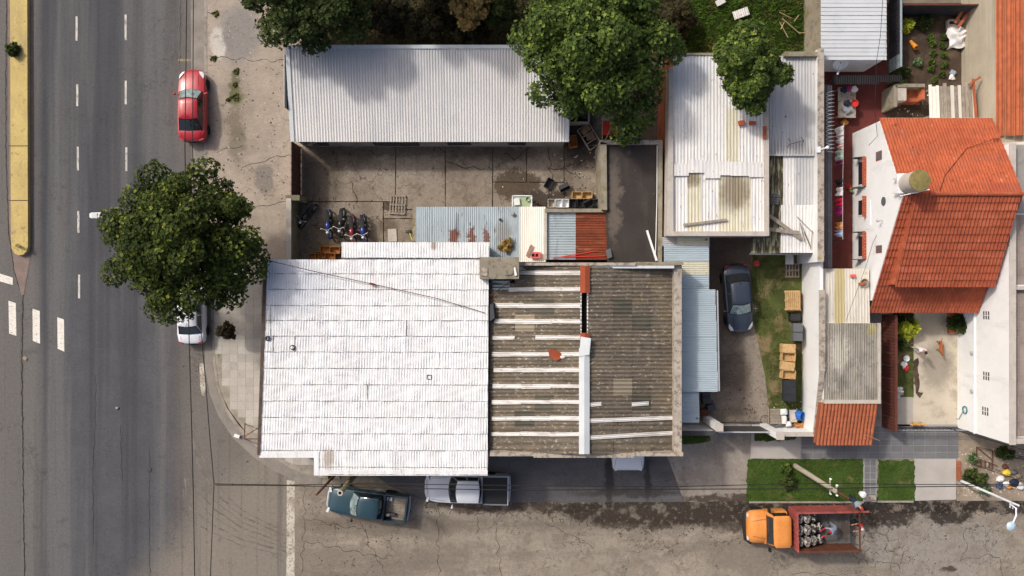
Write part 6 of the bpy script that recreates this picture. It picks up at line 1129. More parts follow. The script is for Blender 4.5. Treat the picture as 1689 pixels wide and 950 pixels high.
dk = pickup('dark_pickup', 'dark teal pickup with a slatted wooden bed beside the concrete pole', P_teal, W(610, 826, .01), math.pi - .13, 4.95, .85, wm=M_wglass)
pickup('white_pickup', 'white double cab pickup with a black bed cover', P_silver, W(772, 801, .06), math.pi - .02, 5.1, .9, cover=M_pblack, cab=(1.15, .62, -.75, -.9))
d_ = thing('toolbox', 'small white boxes lying in the dark pickup bed', 'box', W(641, 824, .66)); 
for k, (px, py) in enumerate([(639, 822), (645, 823)]): b = B(); b.obox(W(px, py, .75), (.16, .22, .12), -.2); b.build('carton', M_plwhite, d_)
bk = thing('bed_scrap', 'grey metal scrap at the corner of the dark pickup bed', 'scrap', W(646, 848, .66)); b = B(); b.obox(W(646, 848, .78), (.5, .2, .2), -.15); b.build('scrap_block', M_dsteel, bk); b = B(); b.obox(W(640, 849, .9), (.2, .15, .1), .4); b.build('scrap_piece', M_alu, bk)
# white van nosing out of the workshop
vn = thing('white_van', 'white van with only its bonnet showing below the gabled workshop', 'van', W(1033, 772, .06), -math.pi/2); w_ = 1.02
hull([(-4.2, w_*.95, 1.2, 1.9, .35), (-3.9, w_, 1.3, 2.0, .3), (-1.9, w_, 1.3, 1.95, .3), (-1.75, w_, 1.1, 1.15, .3), (-.7, w_*.99, .95, 1.06, .3), (-.2, w_*.95, .85, .92, .3), (-.04, w_*.85, .72, .76, .35), (0, w_*.7, .6, .62, .4)]).build('body', P_white, vn, 38, True)
b = B(); patch(b, lambda u, v: Vector((-1.68-.2*v-.1*(2*u-1)**2*0, (2*u-1)*w_*.86, 1.17+.72*v)), 6, 3); b.build('windscreen', M_glass, vn, True, True)
for s in (1, -1): b = B(); b.obox((-.12, s*w_*.72, .82), (.16, .26, .06), -s*.25); b.build('headlight', M_hl, vn, False, True); wheel(vn, -.85, s*(w_-.14), .34); wheel(vn, -3.4, s*(w_-.14), .34)
gaps(vn, [((-.25, -w_*.85, .93), (-1.6, -w_*.62, 1.14)), ((-.25, w_*.85, .93), (-1.6, w_*.62, 1.14))])
# orange truck with a red open box body
tk = thing('orange_truck', 'old orange truck with an open rusty red box body', 'truck', W(1222, 861, .012), math.pi + .02); 
def T(x, y, z): return Vector((-x, -y, z))     # x runs from the bumper towards the tail
def bonnet(sts, nm, m):
    rings = []
    for x, w0, zs, zt, zb in sts:
        half = [(.0, zb), (.95, zb), (1.0, (zb+zs)/2), (.98, zs-.1), (.9, zs), (.6, zt-.04), (.3, zt), (0, zt+.02)]; rings.append([T(x, w0*y, z) for y, z in half] + [T(x, -w0*y, z) for y, z in half[1:-1][::-1]])
    b = B(); b.loft(rings); b.f = [f[::-1] for f in b.f]; return b.build(nm, m, tk, 40, True)
bonnet([(.08, .62, .8, .95, .55), (.12, .85, 1.0, 1.25, .55), (.3, .98, 1.15, 1.42, .55), (.7, 1.02, 1.2, 1.5, .55), (1.05, 1.02, 1.22, 1.55, .55), (1.15, 1.0, 1.22, 1.55, .55)], 'bonnet', P_orange)
bonnet([(1.1, 1.02, 1.45, 1.56, .5), (2.45, 1.02, 1.45, 1.56, .5)], 'cab_body', P_orange)
b = B(); rings = []
for z, x0, x1, w0 in [(1.5, 1.15, 2.42, .98), (2.1, 1.42, 2.4, .92), (2.2, 1.36, 2.44, .97), (2.27, 1.44, 2.38, .9), (2.3, 1.7, 2.1, .6)]:
    n = 5; rings.append([T(x, y*w0, z) for x, y in [(x0+.12, -1), (x0+.02, -.8), (x0, -.3), (x0, .3), (x0+.02, .8), (x0+.12, 1), (x1-.1, 1), (x1, .8), (x1, -.8), (x1-.1, -1)]])
b.loft(rings); b.build('cab', P_orange, tk, 40, True)
b = B(); patch(b, lambda u, v: T(1.13+.25*v, (2*u-1)*.86*(1-.05*v), 1.57+.5*v), 6, 3); b.f = [f[::-1] for f in b.f]; b.build('windscreen', M_glass, tk, True, True)
for s in (1, -1): b = B(); patch(b, lambda u, v, s=s: T(1.4+.9*u, s*(.995-.06*v), 1.6+.45*v), 2, 2); b.build('side_window', M_glass, tk, False, True)
b = B(); b.tube([T(.4, -1.08, .75), T(.06, -.85, .72), T(-.02, 0, .72), T(.06, .85, .72), T(.4, 1.08, .75)], .12, 8); b.build('bumper', M_pblack, tk, True, True)
for s in (1, -1):
    b = B(); b.obox(T(1.25, s*1.2, 1.75), (.12, .25, .3)); b.build('side_mirror', M_pblack, tk, False, True)
    b = B(); b.lathe([(.15, 0), (.15, .06), (.01, .08)], T(.16, s*.7, .98), 12, 'x'); b.build('headlight', M_hl, tk, True, True)
    for x, dw in ((.75, 0), (5.2, 0)): wheel(tk, -x, s*.88, .45, .28)
bx0, bx1, bw = 2.75, 6.5, 1.18; zb, zt = 1.0, 2.35
b = B(); 
for s in (1, -1): b.bar(T(1.2, s*.4, .8), T(bx1, s*.4, .8), .12, .2)
b.build('chassis', M_iron, tk, False, True)
b = B(); b.box(-bx1, -bx0, -bw, bw, zb-.1, zb); b.build('bed_floor', mat('steel_bed_floor', sr(94, 93, 92), .7, .2, 2, 0, 10, [('noise', 1.2, .46, .6, sr(74, 64, 56), .85), ('noise', 3, .56, .66, sr(122, 122, 122), .5)], pos=False), tk, False, True)
for s in (1, -1):
    for k in range(4):
        u0 = bx0+(bx1-bx0)*k/4; u1 = bx0+(bx1-bx0)*(k+1)/4; b = B(); b.box(-u1+.01, -u0-.01, s*bw-.03, s*bw+.03, zb-.1, zt); b.build('side_panel', P_rust if s < 0 else M_iron, tk, False, True)
        b = B(); b.box(-u0-.07, -u0, s*bw-.06, s*bw+.06, zb-.1, zt+.02); b.build('stake', P_rust if s < 0 else M_iron, tk, False, True)
    b = B(); b.box(-bx1-(.6 if s < 0 else .1), -bx0, s*bw-.06, s*bw+.06, zt, zt+.06); b.build('top_rail', P_rust if s < 0 else M_iron, tk, False, True)
b = B(); b.box(-bx0-.04, -bx0+.04, -bw, bw, zb-.1, zt+.1); b.build('headboard', P_rust, tk, False, True)
for k in range(7): yy = -bw+.15+k*(2*bw-.3)/6; b = B(); b.box(-bx0+.04, -bx0+.08, yy-.04, yy+.04, zb, zt+.08); b.build('headboard_rib', P_rust, tk, False, True)
b = B(); b.bar(T(bx1, -bw, zt+.03), T(bx1, bw, zt+.03), .07, .08); b.build('tail_bar', M_iron, tk, False, True)
gaps(tk, [(T(1.13, -.98, 1.58), T(1.13, .98, 1.58)), (T(.3, -.45, 1.44), T(1.1, -.62, 1.56)), (T(.3, .45, 1.44), T(1.1, .62, 1.56)), (T(1.3, -1.03, 1.5), T(1.3, -1.03, .6)), (T(2.3, -1.03, 1.5), T(2.3, -1.03, .6))])
b = B(); b.tube([T(1.16, -.2, 1.62), T(1.3, -.6, 1.86)], .014, 4); b.tube([T(1.16, .25, 1.62), T(1.3, -.1, 1.86)], .014, 4); b.build('wiper', M_gap, tk, False, True)
sk = 0; M_sack = mat('black_mesh_sack', sr(58, 55, 54), .9, .2, 3, .02, 18, [('noise', 6, .54, .62, sr(214, 206, 196), .9)], pos=False); Mx = Matrix.Translation(tk.location) @ Matrix.Rotation(math.pi+.02, 4, 'Z')
for i in range(4):
    for j in range(3):
        if i == 3 and j == 2: continue
        p = Mx @ T(bx0+.33+i*.44, -.72+j*.72, zb+.02+.22*(i < 2)); s_ = thing('sack', 'bulging dark sack %s of the truck bed, %s' % (['against the headboard', 'in the second row', 'in the third row', 'in the last row'][i], ['street side', 'middle', 'kerb side'][j]), 'sack', p, 0, 'sacks in the truck bed'); b = B()
        rings = []
        for k in range(7): t = k/6; rr_ = .23*math.sin(math.pi*(.14+.76*t))**.5; rings.append([Vector((rr_*math.cos(a)*(1+.12*math.sin(3*a+i)), 1.35*rr_*math.sin(a)*(1+.1*math.cos(4*a+j)), .75*t*(1 if i < 3 else .6))) for a in np.linspace(0, 2*math.pi, 13)[:-1]])
        b.loft(rings); b.build('bag', M_sack if i < 3 else M_plblack, s_, True, True); b = B(); b.ball((0, 0, .70 if i < 3 else .45), (.23, .31, .12), 12); b.build('filling', mat('pale_filling', sr(186, 178, 170), .9, .3, 6, .04, 12, [('noise', 7, .46, .54, sr(64, 60, 58), .9)], pos=False) if i < 2 or (i == 2 and j == 0) else M_sack, s_, True, True)
# motorcycles
def moto(label, P, px, py, rz, lean=.0, name='motorcycle'):
    r = thing(name, label, 'motorcycle', W(px, py, .1), rz, 'motorcycles in the yard'); r.rotation_euler = (lean, 0, rz)
    for x in (-.62, .64):
        b = B(); a_ = np.linspace(0, 2*math.pi, 19); rings = [[Vector((x+(.28+.055*math.cos(q))*math.cos(t), .055*math.sin(q), .31+(.28+.055*math.cos(q))*math.sin(t))) for q in np.linspace(0, 6.283, 8)[:-1]] for t in a_]; b.loft(rings, 0, True, False); o = b.build('wheel', M_rubber, r, True, True); b = B(); b.lathe([(.02, -.07), (.06, -.05), (.06, .05), (.02, .07)], (x, 0, .31), 8, 'y')
        for k in range(6): b.tube([(x, 0, .31), (x+.26*math.cos(k*1.047), 0, .31+.26*math.sin(k*1.047))], .012, 4)
        b.build('rim', M_alu, o, False, True)
    b = B(); b.ball((.18, 0, .82), (.3, .16, .15), 12); b.build('fuel_tank', P, r, True, True)
    b = B(); b.loft([[Vector((x, w_*y, z)) for y, z in ((-1, z0), (-.9, z0+.07), (0, z0+.09), (.9, z0+.07), (1, z0), (0, z0-.04))] for x, w_, z0 in ((-.85, .07, .84), (-.7, .12, .82), (-.35, .14, .78), (0, .1, .78), (.08, .06, .78))]); b.build('seat', M_pblack, r, True, True)
    b = B(); b.obox((.05, 0, .45), (.4, .26, .34)); b.tube([(-.6, .1, .32), (.1, .12, .4), (.45, 0, .85)], .03, 6); b.tube([(-.6, -.1, .32), (.1, -.12, .4), (.45, 0, .85)], .03, 6); b.tube([(-.85, .16, .42), (0, .17, .36)], .05, 7); b.build('frame', M_dsteel, r, True, True)
    b = B(); b.tube([(.46, .08, .9), (.64, .08, .31)], .025, 6); b.tube([(.46, -.08, .9), (.64, -.08, .31)], .025, 6); b.build('fork', M_alu, r, True, True)
    b = B(); b.tube([(.3, .36, 1.0), (.38, .2, 1.02), (.44, 0, .96), (.38, -.2, 1.02), (.3, -.36, 1.0)], .02, 6); b.build('handlebar', M_alu, r, True, True)
    for s in (1, -1): b = B(); b.ball((.36, s*.32, 1.12), (.03, .07, .05), 6); b.build('mirror', M_alu, r, True, True)
    b = B(); b.ball((.58, 0, .88), (.09, .1, .1), 8); b.build('headlight', M_hl, r, True, True)
    for x, x2 in ((.64, .9), (-.62, -.95)): b = B(); b.loft([[Vector((x+.36*math.cos(t), y, .31+.36*math.sin(t))) for y in (-.07, 0, .07)] for t in np.linspace(.5, 2.4, 7)], 0, False, False); b.build('mudguard', P, r, True, True)
    return r
P_bl = paint('blue_motorcycle_paint', sr(40, 56, 128)); P_bk = paint('black_motorcycle_paint', sr(30, 30, 34)); P_rd = paint('dark_red_motorcycle_paint', sr(140, 30, 44))
moto('black motorcycle parked slanted in the shade of the yard wall', P_bk, 512, 358, -math.pi/2-.62, .12); moto('blue motorcycle with bright tank, first of the row in the yard', P_bl, 547, 370, -math.pi/2+.04, .1); moto('black motorcycle standing between two blue and red ones', P_bk, 568, 368, -math.pi/2-.08, .1); moto('dark red motorcycle in the middle of the yard row', P_rd, 586, 380, -math.pi/2+.03, .1); moto('blue motorcycle with white front at the end of the yard row', P_bl, 604, 378, -math.pi/2+.08, .1)
# ------------------------------------------------------------------ people and dogs
def figure(name, label, cat, loc, rz, J, E, mats, regions, extra=None, sub=1):
    """one continuous body grown over a skeleton: J joint -> (x,y,z,r[,r2]); E bones (a,b,region)"""
    keys = list(J); me = bpy.data.meshes.new(name + '_skeleton'); me.from_pydata([J[k][:3] for k in keys], [(keys.index(a), keys.index(b)) for a, b, _ in E], [])
    o = bpy.data.objects.new(name + '_skeleton', me); C.objects.link(o)
    md_ = o.modifiers.new('skin', 'SKIN'); sv = me.skin_vertices[0].data if me.skin_vertices else None
    if sv is None:
        bm_ = __import__('bmesh').new(); bm_.from_mesh(me); bm_.verts.layers.skin.verify(); bm_.to_mesh(me); bm_.free(); sv = me.skin_vertices[0].data
    for i, k in enumerate(keys): r_ = J[k][3]; sv[i].radius = (r_, J[k][4] if len(J[k]) > 4 else r_); sv[i].use_root = (i == 0)
    s_ = o.modifiers.new('sub', 'SUBSURF'); s_.levels = sub; s_.render_levels = sub
    dg = bpy.context.evaluated_depsgraph_get(); nm = bpy.data.meshes.new_from_object(o.evaluated_get(dg)); bpy.data.objects.remove(o)
    seg = [(Vector(J[a][:3]), Vector(J[b][:3]), r_) for a, b, r_ in E]; nm.materials.clear()
    for m in mats: nm.materials.append(m)
    for p in nm.polygons:
        c = p.center; best = 9; bi = 0
        for a, b_, r_ in seg:
            d = b_-a; t = max(0, min(1, (c-a).dot(d)/max(1e-6, d.length_squared))); q = (c-(a+d*t)).length
            if q < best: best = q; bi = r_
        p.material_index = bi; p.use_smooth = True
    root = thing(name, label, cat, loc, rz); bo = bpy.data.objects.new('body', nm); C.objects.link(bo); bo.parent = root; return root
def hand(J, E, w_, d, side, reg):
    """palm and five unequal bent fingers rooted at wrist joint w_"""
    p = Vector(J[w_][:3]); d = Vector(d).normalized(); s = d.cross(Vector((0, 0, 1))); s = s.normalized() if s.length > .1 else Vector((1, 0, 0)); n = s.cross(d); k = w_ + 'palm'; q = p + d*.08; J[k] = (*q, .03, .018); E.append((w_, k, reg))
    for i, (o_, L) in enumerate([(-.03, .065), (-.01, .08), (.01, .075), (.03, .06)]):
        a = q + d*.03 + s*o_; b_ = a + d*L*.55 - n*.012; c = b_ + d*L*.35 - n*.03; J[k+'a%d' % i] = (*a, .010); J[k+'b%d' % i] = (*b_, .009); J[k+'c%d' % i] = (*c, .008); E += [(k, k+'a%d' % i, reg), (k+'a%d' % i, k+'b%d' % i, reg), (k+'b%d' % i, k+'c%d' % i, reg)]
    a = q - d*.03 + s*.045*side; b_ = a + d*.035 + s*.02*side; J[k+'t'] = (*a, .011); J[k+'u'] = (*b_, .009); E += [(k, k+'t', reg), (k+'t', k+'u', reg)]
def person(label, loc, rz, lean, mats, arms, legs=((.0, .12), (.0, -.12)), hair=M_hair, cap=None, crouch=0.0):
    """lean: forward bend of the trunk in radians; arms: two (elbow, wrist) offsets from the shoulder; mats: skin, shirt, trousers, shoes"""
    hz = .95 - crouch; f = Vector((math.sin(lean), 0, math.cos(lean))); hip = Vector((0, 0, hz)); ch = hip + f*.42; sh = hip + f*.52; nk = sh + f*.08; hd = nk + (f + Vector((.25, 0, .1))).normalized()*.17
    J = {'hip': (*hip, .15, .12), 'waist': (*(hip+f*.2), .14, .11), 'chest': (*ch, .17, .12), 'neckb': (*sh, .10, .09), 'neck': (*nk, .055), 'head': (*(nk+(hd-nk)*.55), .085, .095), 'crown': (*(hd+(hd-nk)*.15), .08, .09)}
    E = [('hip', 'waist', 2), ('waist', 'chest', 1), ('chest', 'neckb', 1), ('neckb', 'neck', 0), ('neck', 'head', 0), ('head', 'crown', 0)]
    for s, (el, wr), (lx, ly) in zip((1, -1), arms, legs):
        t = 'l' if s > 0 else 'r'; a = ch + f*.06 + Vector((0, s*.19, 0)); e = a + Vector(el); w_ = e + Vector(wr)
        J[t+'sh'] = (*a, .062); J[t+'el'] = (*e, .045); J[t+'wr'] = (*w_, .03, .025); E += [('chest', t+'sh', 1), (t+'sh', t+'el', 1), (t+'el', t+'wr', 0)]; hand(J, E, t+'wr', Vector(wr), s, 0)
        hp = hip + Vector((0, s*.09, -.05)); kn = Vector((lx*.5 + .03 + crouch*.9, ly, .48 - crouch*.1)); an = Vector((lx, ly, .09)); J[t+'hp'] = (*hp, .10); J[t+'kn'] = (*kn, .065); J[t+'an'] = (*an, .045); J[t+'to'] = (lx+.16, ly, .04, .04, .03); E += [('hip', t+'hp', 2), (t+'hp', t+'kn', 2), (t+'kn', t+'an', 2), (t+'an', t+'to', 3)]
    r = figure('person', label, 'person', loc, rz, J, E, mats, None); up = (hd-nk).normalized()
    b = B(); c = hd + up*.03; b.ball(c + Vector((-.02, 0, .02)), (.105, .095, .105), 12); b.build('hair' if not cap else 'cap', cap or hair, r, True, True)
    fw = (Vector((1, 0, 0)) - up*up.x).normalized(); fc = nk + (hd-nk)*.62 + fw*.085
    b = B(); b.ball(fc + fw*.012, (.018, .014, .02), 6); b.build('nose', mats[0], r, True, True)
    for s in (1, -1):
        b = B(); b.ball(fc + up*.035 + Vector((0, s*.032, 0)) - fw*.004, .011, 6); b.build('eye', M_hair, r, True, True); b = B(); b.ball(nk + (hd-nk)*.62 + Vector((0, s*.088, 0)), (.02, .012, .03), 6); b.build('ear', mats[0], r, True, True)
    b = B(); b.ball(fc - up*.04 - fw*.002, (.008, .024, .006), 6); b.build('mouth', M_plpink, r, True, True); return r
M_jean = mat('grey_trousers', sr(112, 116, 126), .9, .1, 4); M_redsh = mat('red_shirt', sr(180, 46, 52), .9, .1, 4); M_navy = mat('navy_trousers', sr(40, 46, 66), .9, .1, 4); M_greysh = mat('grey_blue_shirt', sr(136, 146, 160), .9, .08, 4); M_whsh = mat('white_shirt', sr(216, 212, 214), .9, .06, 4); M_palet = mat('pale_trousers', sr(196, 190, 178), .9, .06, 4); M_shoe = mat('dark_shoe', sr(44, 42, 42), .8, .1, 4)
bedp = Mx @ T(5.25, .1, zb); person('worker in grey vest bending over the sacks in the truck bed', bedp, math.pi+.35, 1.05, [M_redsh, M_greysh, M_greysh, M_shoe], [((.2, .05, -.2), (.24, -.02, -.02)), ((.2, -.05, -.2), (.24, .06, -.04))])
person('worker in grey and red top bending over beside the truck tail', W(1397, 817, .07), math.radians(-58), .8, [M_skin, M_greysh, M_navy, M_shoe], [((.12, .04, -.25), (.2, 0, -.12)), ((.12, -.04, -.25), (.2, .02, -.12))], cap=M_redsh)
person('person in red with a white cap behind the truck tail', W(1411, 859, .02), math.pi+.3, .3, [M_skin, M_redsh, M_navy, M_shoe], [((.15, .04, -.22), (.2, 0, -.1)), ((.15, -.04, -.22), (.2, .02, -.1))], cap=M_whsh, crouch=.12)
gd = person('gardener in white shirt holding a hoe on the patio', W(1503, 571, .05), math.radians(-80), .35, [M_skin, M_whsh, M_palet, M_shoe], [((.12, .06, -.25), (.22, -.05, .02)), ((.12, -.02, -.25), (.2, .08, .0))])
hoe = thing('hoe', 'long handled hoe in the gardener hands', 'hoe', W(1500, 562, .05)); b = B(); b.tube([W(1500, 567, .1), W(1527, 561, 1.5)], .02, 6); b.build('handle', M_wood, hoe); b = B(); b.obox(W(1500, 567, .1), (.16, .12, .02), .3); b.build('blade', M_dsteel, hoe)
def dog(label, px, py, rz, m, sc=1.0, z=.07):
    J = {'hipb': (-.3, 0, .5, .10, .11), 'belly': (-.05, 0, .48, .10, .11), 'chest': (.22, 0, .48, .12, .14), 'neck': (.38, 0, .60, .075), 'head': (.50, 0, .70, .075), 'muz': (.64, 0, .66, .04), 'tail1': (-.42, 0, .52, .03), 'tail2': (-.6, .03, .62, .018), 'earl': (.47, .07, .78, .02), 'earr': (.47, -.07, .78, .02)}
    E = [('hipb', 'belly', 0), ('belly', 'chest', 0), ('chest', 'neck', 0), ('neck', 'head', 0), ('head', 'muz', 0), ('hipb', 'tail1', 0), ('tail1', 'tail2', 0), ('head', 'earl', 0), ('head', 'earr', 0)]
    for s, t in ((1, 'l'), (-1, 'r')):
        J.update({t+'fs': (.24, s*.09, .38, .05), t+'fw': (.22, s*.09, .18, .03), t+'fp': (.24, s*.09, .03, .03), t+'hk': (-.22, s*.09, .36, .07), t+'hh': (-.38, s*.09, .18, .032), t+'hp': (-.33, s*.09, .03, .03)})
        E += [('chest', t+'fs', 0), (t+'fs', t+'fw', 0), (t+'fw', t+'fp', 0), ('hipb', t+'hk', 0), (t+'hk', t+'hh', 0), (t+'hh', t+'hp', 0)]
    r = figure('dog', label, 'dog', W(px, py, z), rz, J, E, [m], None); r.scale = (sc, sc, sc); return r
dog('reddish brown dog standing on the patio near the gardener', 1546, 571, -math.pi/2, mat('brown_fur', sr(158, 92, 50), .9, .15, 8), .9, .05); dog('golden dog with dark head by the front fence', 1508, 698, math.pi, mat('golden_fur', sr(196, 148, 82), .9, .2, 6, 0, 10, [('noise', 5, .55, .65, sr(120, 84, 50), .7)]), .9, .05)

# ------------------------------------------------------------------ poles, lamps, cables
def pole(label, base, top, r0, r1, m, name='utility_pole'):
    t = thing(name, label, 'pole', base); b = B(); b.tube([base, Vector(base).lerp(Vector(top), .5), top], r0, 12, r1=r1); b.build('shaft', m, t, True); return t
def up(px, py, z): p = W(px, py); return p, Vector((p.x, p.y, z))
p, q = up(597.5, 769.5, 6.5); t = pole('mossy hollow concrete pole rising beside the dark pickup', p, q, .19, .14, M_mosspole); b = B(); b.lathe([(.155, 6.5), (.155, 6.54), (.09, 6.54), (.09, 6.3), (.02, 6.3)], (p.x, p.y, 0), 14); b.build('collar', M_coping, t, True)
p, q = up(566, 769.5, 6.9); pole('slim rusty steel pole at the white workshop corner', p, q, .10, .06, M_iron)
p, q = up(1311, 768, 6.3); t = pole('pale concrete pole with insulator arms on the grass plot', p, q, .17, .12, M_pole)
for k, (z, L_) in enumerate([(5.2, .9), (6.1, .6)]): b = B(); b.bar((p.x+.15, p.y+L_/2, z), (p.x+.15, p.y-L_/2, z), .07, .07); b.build('cross_arm', M_pole, t)
for z, dy in [(5.2, .42), (5.2, -.42), (6.1, .28), (6.1, -.28)]: b = B(); b.lathe([(.05, 0), (.06, .06), (.03, .1), (.05, .14), (.01, .18)], (p.x+.15, p.y+dy, z+.03), 8); b.build('insulator', M_plwhite, t, True)
p2, q2 = up(1318, 771, 7.4); pole('tall slim rusty pole leaning together with the concrete pole', p2, q2, .08, .055, M_iron)
lp = thing('street_lamp', 'street lamp whose white head reaches over the avenue from the tree', 'street lamp', W(346, 374, .09)); p = W(346, 374); q = Vector((p.x, p.y, 5.8)); e = W(176, 355.5, 6.1)
b = B(); b.tube([p, q], .09, 10, r1=.06); b.build('post', M_whitepole, lp, True); b = B(); b.tube([q, q.lerp(e, .5)+Vector((0, 0, .15)), e], .045, 8); b.build('arm', M_whitepole, lp, True)
hx = W(160, 355.5, 6.1); b = B(); b.loft([[hx+Vector((x, w_*y, z)) for y, z in ((-1, 0), (-.9, .08), (.9, .08), (1, 0), (.8, -.06), (-.8, -.06))] for x, w_ in ((-.38, .10), (-.3, .17), (.36, .19), (.5, .1))]); b.build('head', M_plwhite, lp, 40); b = B(); b.obox(hx+Vector((-.1, 0, .095)), (.32, .28, .02)); b.build('solar_panel', M_galv, lp); b = B(); b.lathe([(.04, 0), (.04, .06), (.01, .07)], hx+Vector((.25, 0, .08)), 8); b.build('sensor', M_pblack, lp)
l2 = thing('street_lamp', 'white street lamp with curved arm and round head over the wet gutter', 'street lamp', W(1585, 793)); p = W(1585, 793); q = Vector((p.x, p.y, 5.75)); b = B(); b.tube([p, q], .085, 10, r1=.06); b.build('post', M_whitepole, l2, True)
z = 5.6; a_ = [W(1666, 832, z), W(1676, 838, z+.1), W(1676, 850, z+.2), W(1671, 862, z+.2)]; b = B(); b.tube([Vector((p.x, p.y, 5.2)), *a_], .045, 8); b.build('arm', M_whitepole, l2, True); b = B(); c = W(1668, 868, z+.2); b.lathe([(.05, .12), (.2, .08), (.27, 0), (.25, -.05), (.02, -.1)], c, 18); b.build('head', M_lens, l2, True)
for dy in (0, .25): b = B(); b.bar((p.x+.05, p.y-.02, 4.9+dy), (p.x+.05, p.y-.35, 4.9+dy), .05, .05); b.build('clamp', M_whitepole, l2)
def cable(label, pts, z, sag=.0, r=.026, m=M_wire):
    P = [W(*p_, z) for p_ in pts]; b = B(); b.tube(P, r, 5); tag(b.build('overhead_cable', m, org=P[0]), label, 'cable')
cable('thick overhead cable running along the avenue kerb, western of the pair', [(308, -300), (308, 0), (305, 245), (308, 420), (312, 560), (316, 700), (319, 820), (321, 950), (324, 1250)], 6.6)
cable('thinner overhead cable along the avenue kerb, eastern of the pair', [(320, -300), (319, 0), (317.5, 245), (324, 440), (333, 560), (340, 640), (346, 720), (353, 798), (349, 900), (347, 950), (340, 1250)], 6.5, r=.024)
cable('overhead cable crossing above the pickups, northern of the pair', [(353, 798), (475, 800), (600, 797.5), (860, 801), (1100, 803), (1345, 797), (1500, 799), (1640, 799), (1900, 797)], 6.15, r=.022)
cable('overhead cable crossing above the pickups, southern of the pair', [(356, 800), (480, 801), (700, 806), (860, 808.5), (1100, 807), (1372, 806), (1500, 803), (1640, 801.5), (1900, 800)], 6.15, r=.026)
cable('cable running down over the blue grey roof to the tiled house', [(1456, 0), (1452, 60), (1446, 100), (1443, 180), (1447, 225), (1433, 240)], 3.9, r=.015)
cable('slack cable from the garage roof to the white patio wall', [(1560, 705), (1620, 722), (1689, 742), (1800, 775)], 5.6, r=.02)
cable('dark cable sagging from the iron frame to the street corner', [(1606, 766), (1640, 778), (1689, 794), (1800, 830)], 4.2, r=.018)
cable('thin cable from the tiled house wall to the canopy corner', [(1462, 355), (1440, 400), (1428, 440), (1395, 530)], 3.4, r=.012)
# ------------------------------------------------------------------ crates, pallets and clutter
def crate_proto(m, L=.55, w_=.36, h=.3, slat=True):
    r = thing('crate', 'x', 'crate'); b = B(); b.box(-L/2, L/2, -w_/2, w_/2, 0, .02); b.build('base', m, r, local=True)
    for s in (1, -1):
        b = B()
        for k in range(3 if slat else 1): z0 = .02 + k*h/3; b.box(-L/2, L/2, s*w_/2-.012, s*w_/2+.012, z0, z0 + (h/3-.02 if slat else h))
        b.build('side_panel', m, r, local=True); b = B()
        for k in range(3 if slat else 1): z0 = .02 + k*h/3; b.box(s*L/2-.012, s*L/2+.012, -w_/2+.013, w_/2-.013, z0, z0 + (h/3-.02 if slat else h))
        b.build('end_panel', m, r, local=True)
    return r
pr = {}
def crate(label, m, px, py, z, rz=0, tip=0, L=.55, w_=.36, h=.3, slat=True, group=None, name='crate', flip=False):
    k = (m.name, L, w_, h, slat); 
    if k not in pr: pr[k] = crate_proto(m, L, w_, h, slat); r = pr[k]
    else: r = copy_tree(pr[k])
    r.name = name; place(r, W(px, py, z), rz, label, group); r.rotation_euler = (tip, math.pi if flip else 0, rz)
    if flip: r.location.z += h
    return r
for i, (px, py, z, rz, lab) in enumerate([(538, 412, .1, 0, 'orange wooden crate standing on top beside the white roof'), (530, 421, .1, .05, 'orange crate below the standing one near the yard wall'), (546, 422, .1, 0, 'orange crate pushed under the white roof edge'), (554, 413, .1, 0, 'orange crate half hidden by the white roof corner'), (520, 424, .1, .1, 'dark end crate of the orange row in the yard')]): crate(lab, M_orwood, px+(4 if z > .3 else 0), py, z, rz, 0, .62, .42, .34, group='orange crates in the yard')
ORD = ['first', 'second', 'third', 'fourth', 'fifth', 'sixth']
for i, (px, py, z, lab, rz) in enumerate([(1297, 574, 1.5, 'topmost pine crate of the upper stack against the white wall', -.05), (1298, 588, 1.3, 'slanted pine crate below the top of the upper stack', -.12), (1297, 603, 1.3, 'pine crate atop the second stack by the white wall', -.08), (1298, 617, 1.2, 'pine crate showing its open end above the black crates', -.1)]):
    for k in range(4): crate(lab if k == 3 else '%s pine crate from the ground in pile %s by the white wall' % (ORD[k], ORD[i]), M_pine, px+random.uniform(-1.5, 1.5), py, .06+k*.34, rz+random.gauss(0, .04), 0, .8, .5, .33, group='pine crates by the white wall', flip=(k == 3 and i % 2 == 0))
for i, (py, lab) in enumerate([(632, 'black crate pile top nearest the pine crates'), (644, 'middle black crate pile top by the white wall'), (655, 'lowest black crate pile top near the blue drum')]):
    for k in range(4): crate(lab if k == 3 else '%s black crate from the ground in black pile %s' % (ORD[k], ORD[i]), M_plblack, 1300, py, .06+k*.34, random.gauss(0, .03), 0, .75, .45, .33, False, 'black crates by the white wall', flip=(k == 3))
for i, (py, lab) in enumerate([(540, 'grey crate pile top below the black box'), (555, 'grey crate pile top above the pine crates')]):
    for k in range(4): crate(lab if k == 3 else '%s grey crate from the ground in grey pile %s' % (ORD[k], ORD[i]), M_plgrey if k != 2 else M_plwhite, 1313, py, .06+k*.34, 0, 0, .55, .5, .33, False, 'grey crates by the white wall', flip=(k == 3))
crate('single black box between pallets and grey crates', M_plblack, 1308, 523, .06, 0, 0, .6, .42, .5, False, flip=True)
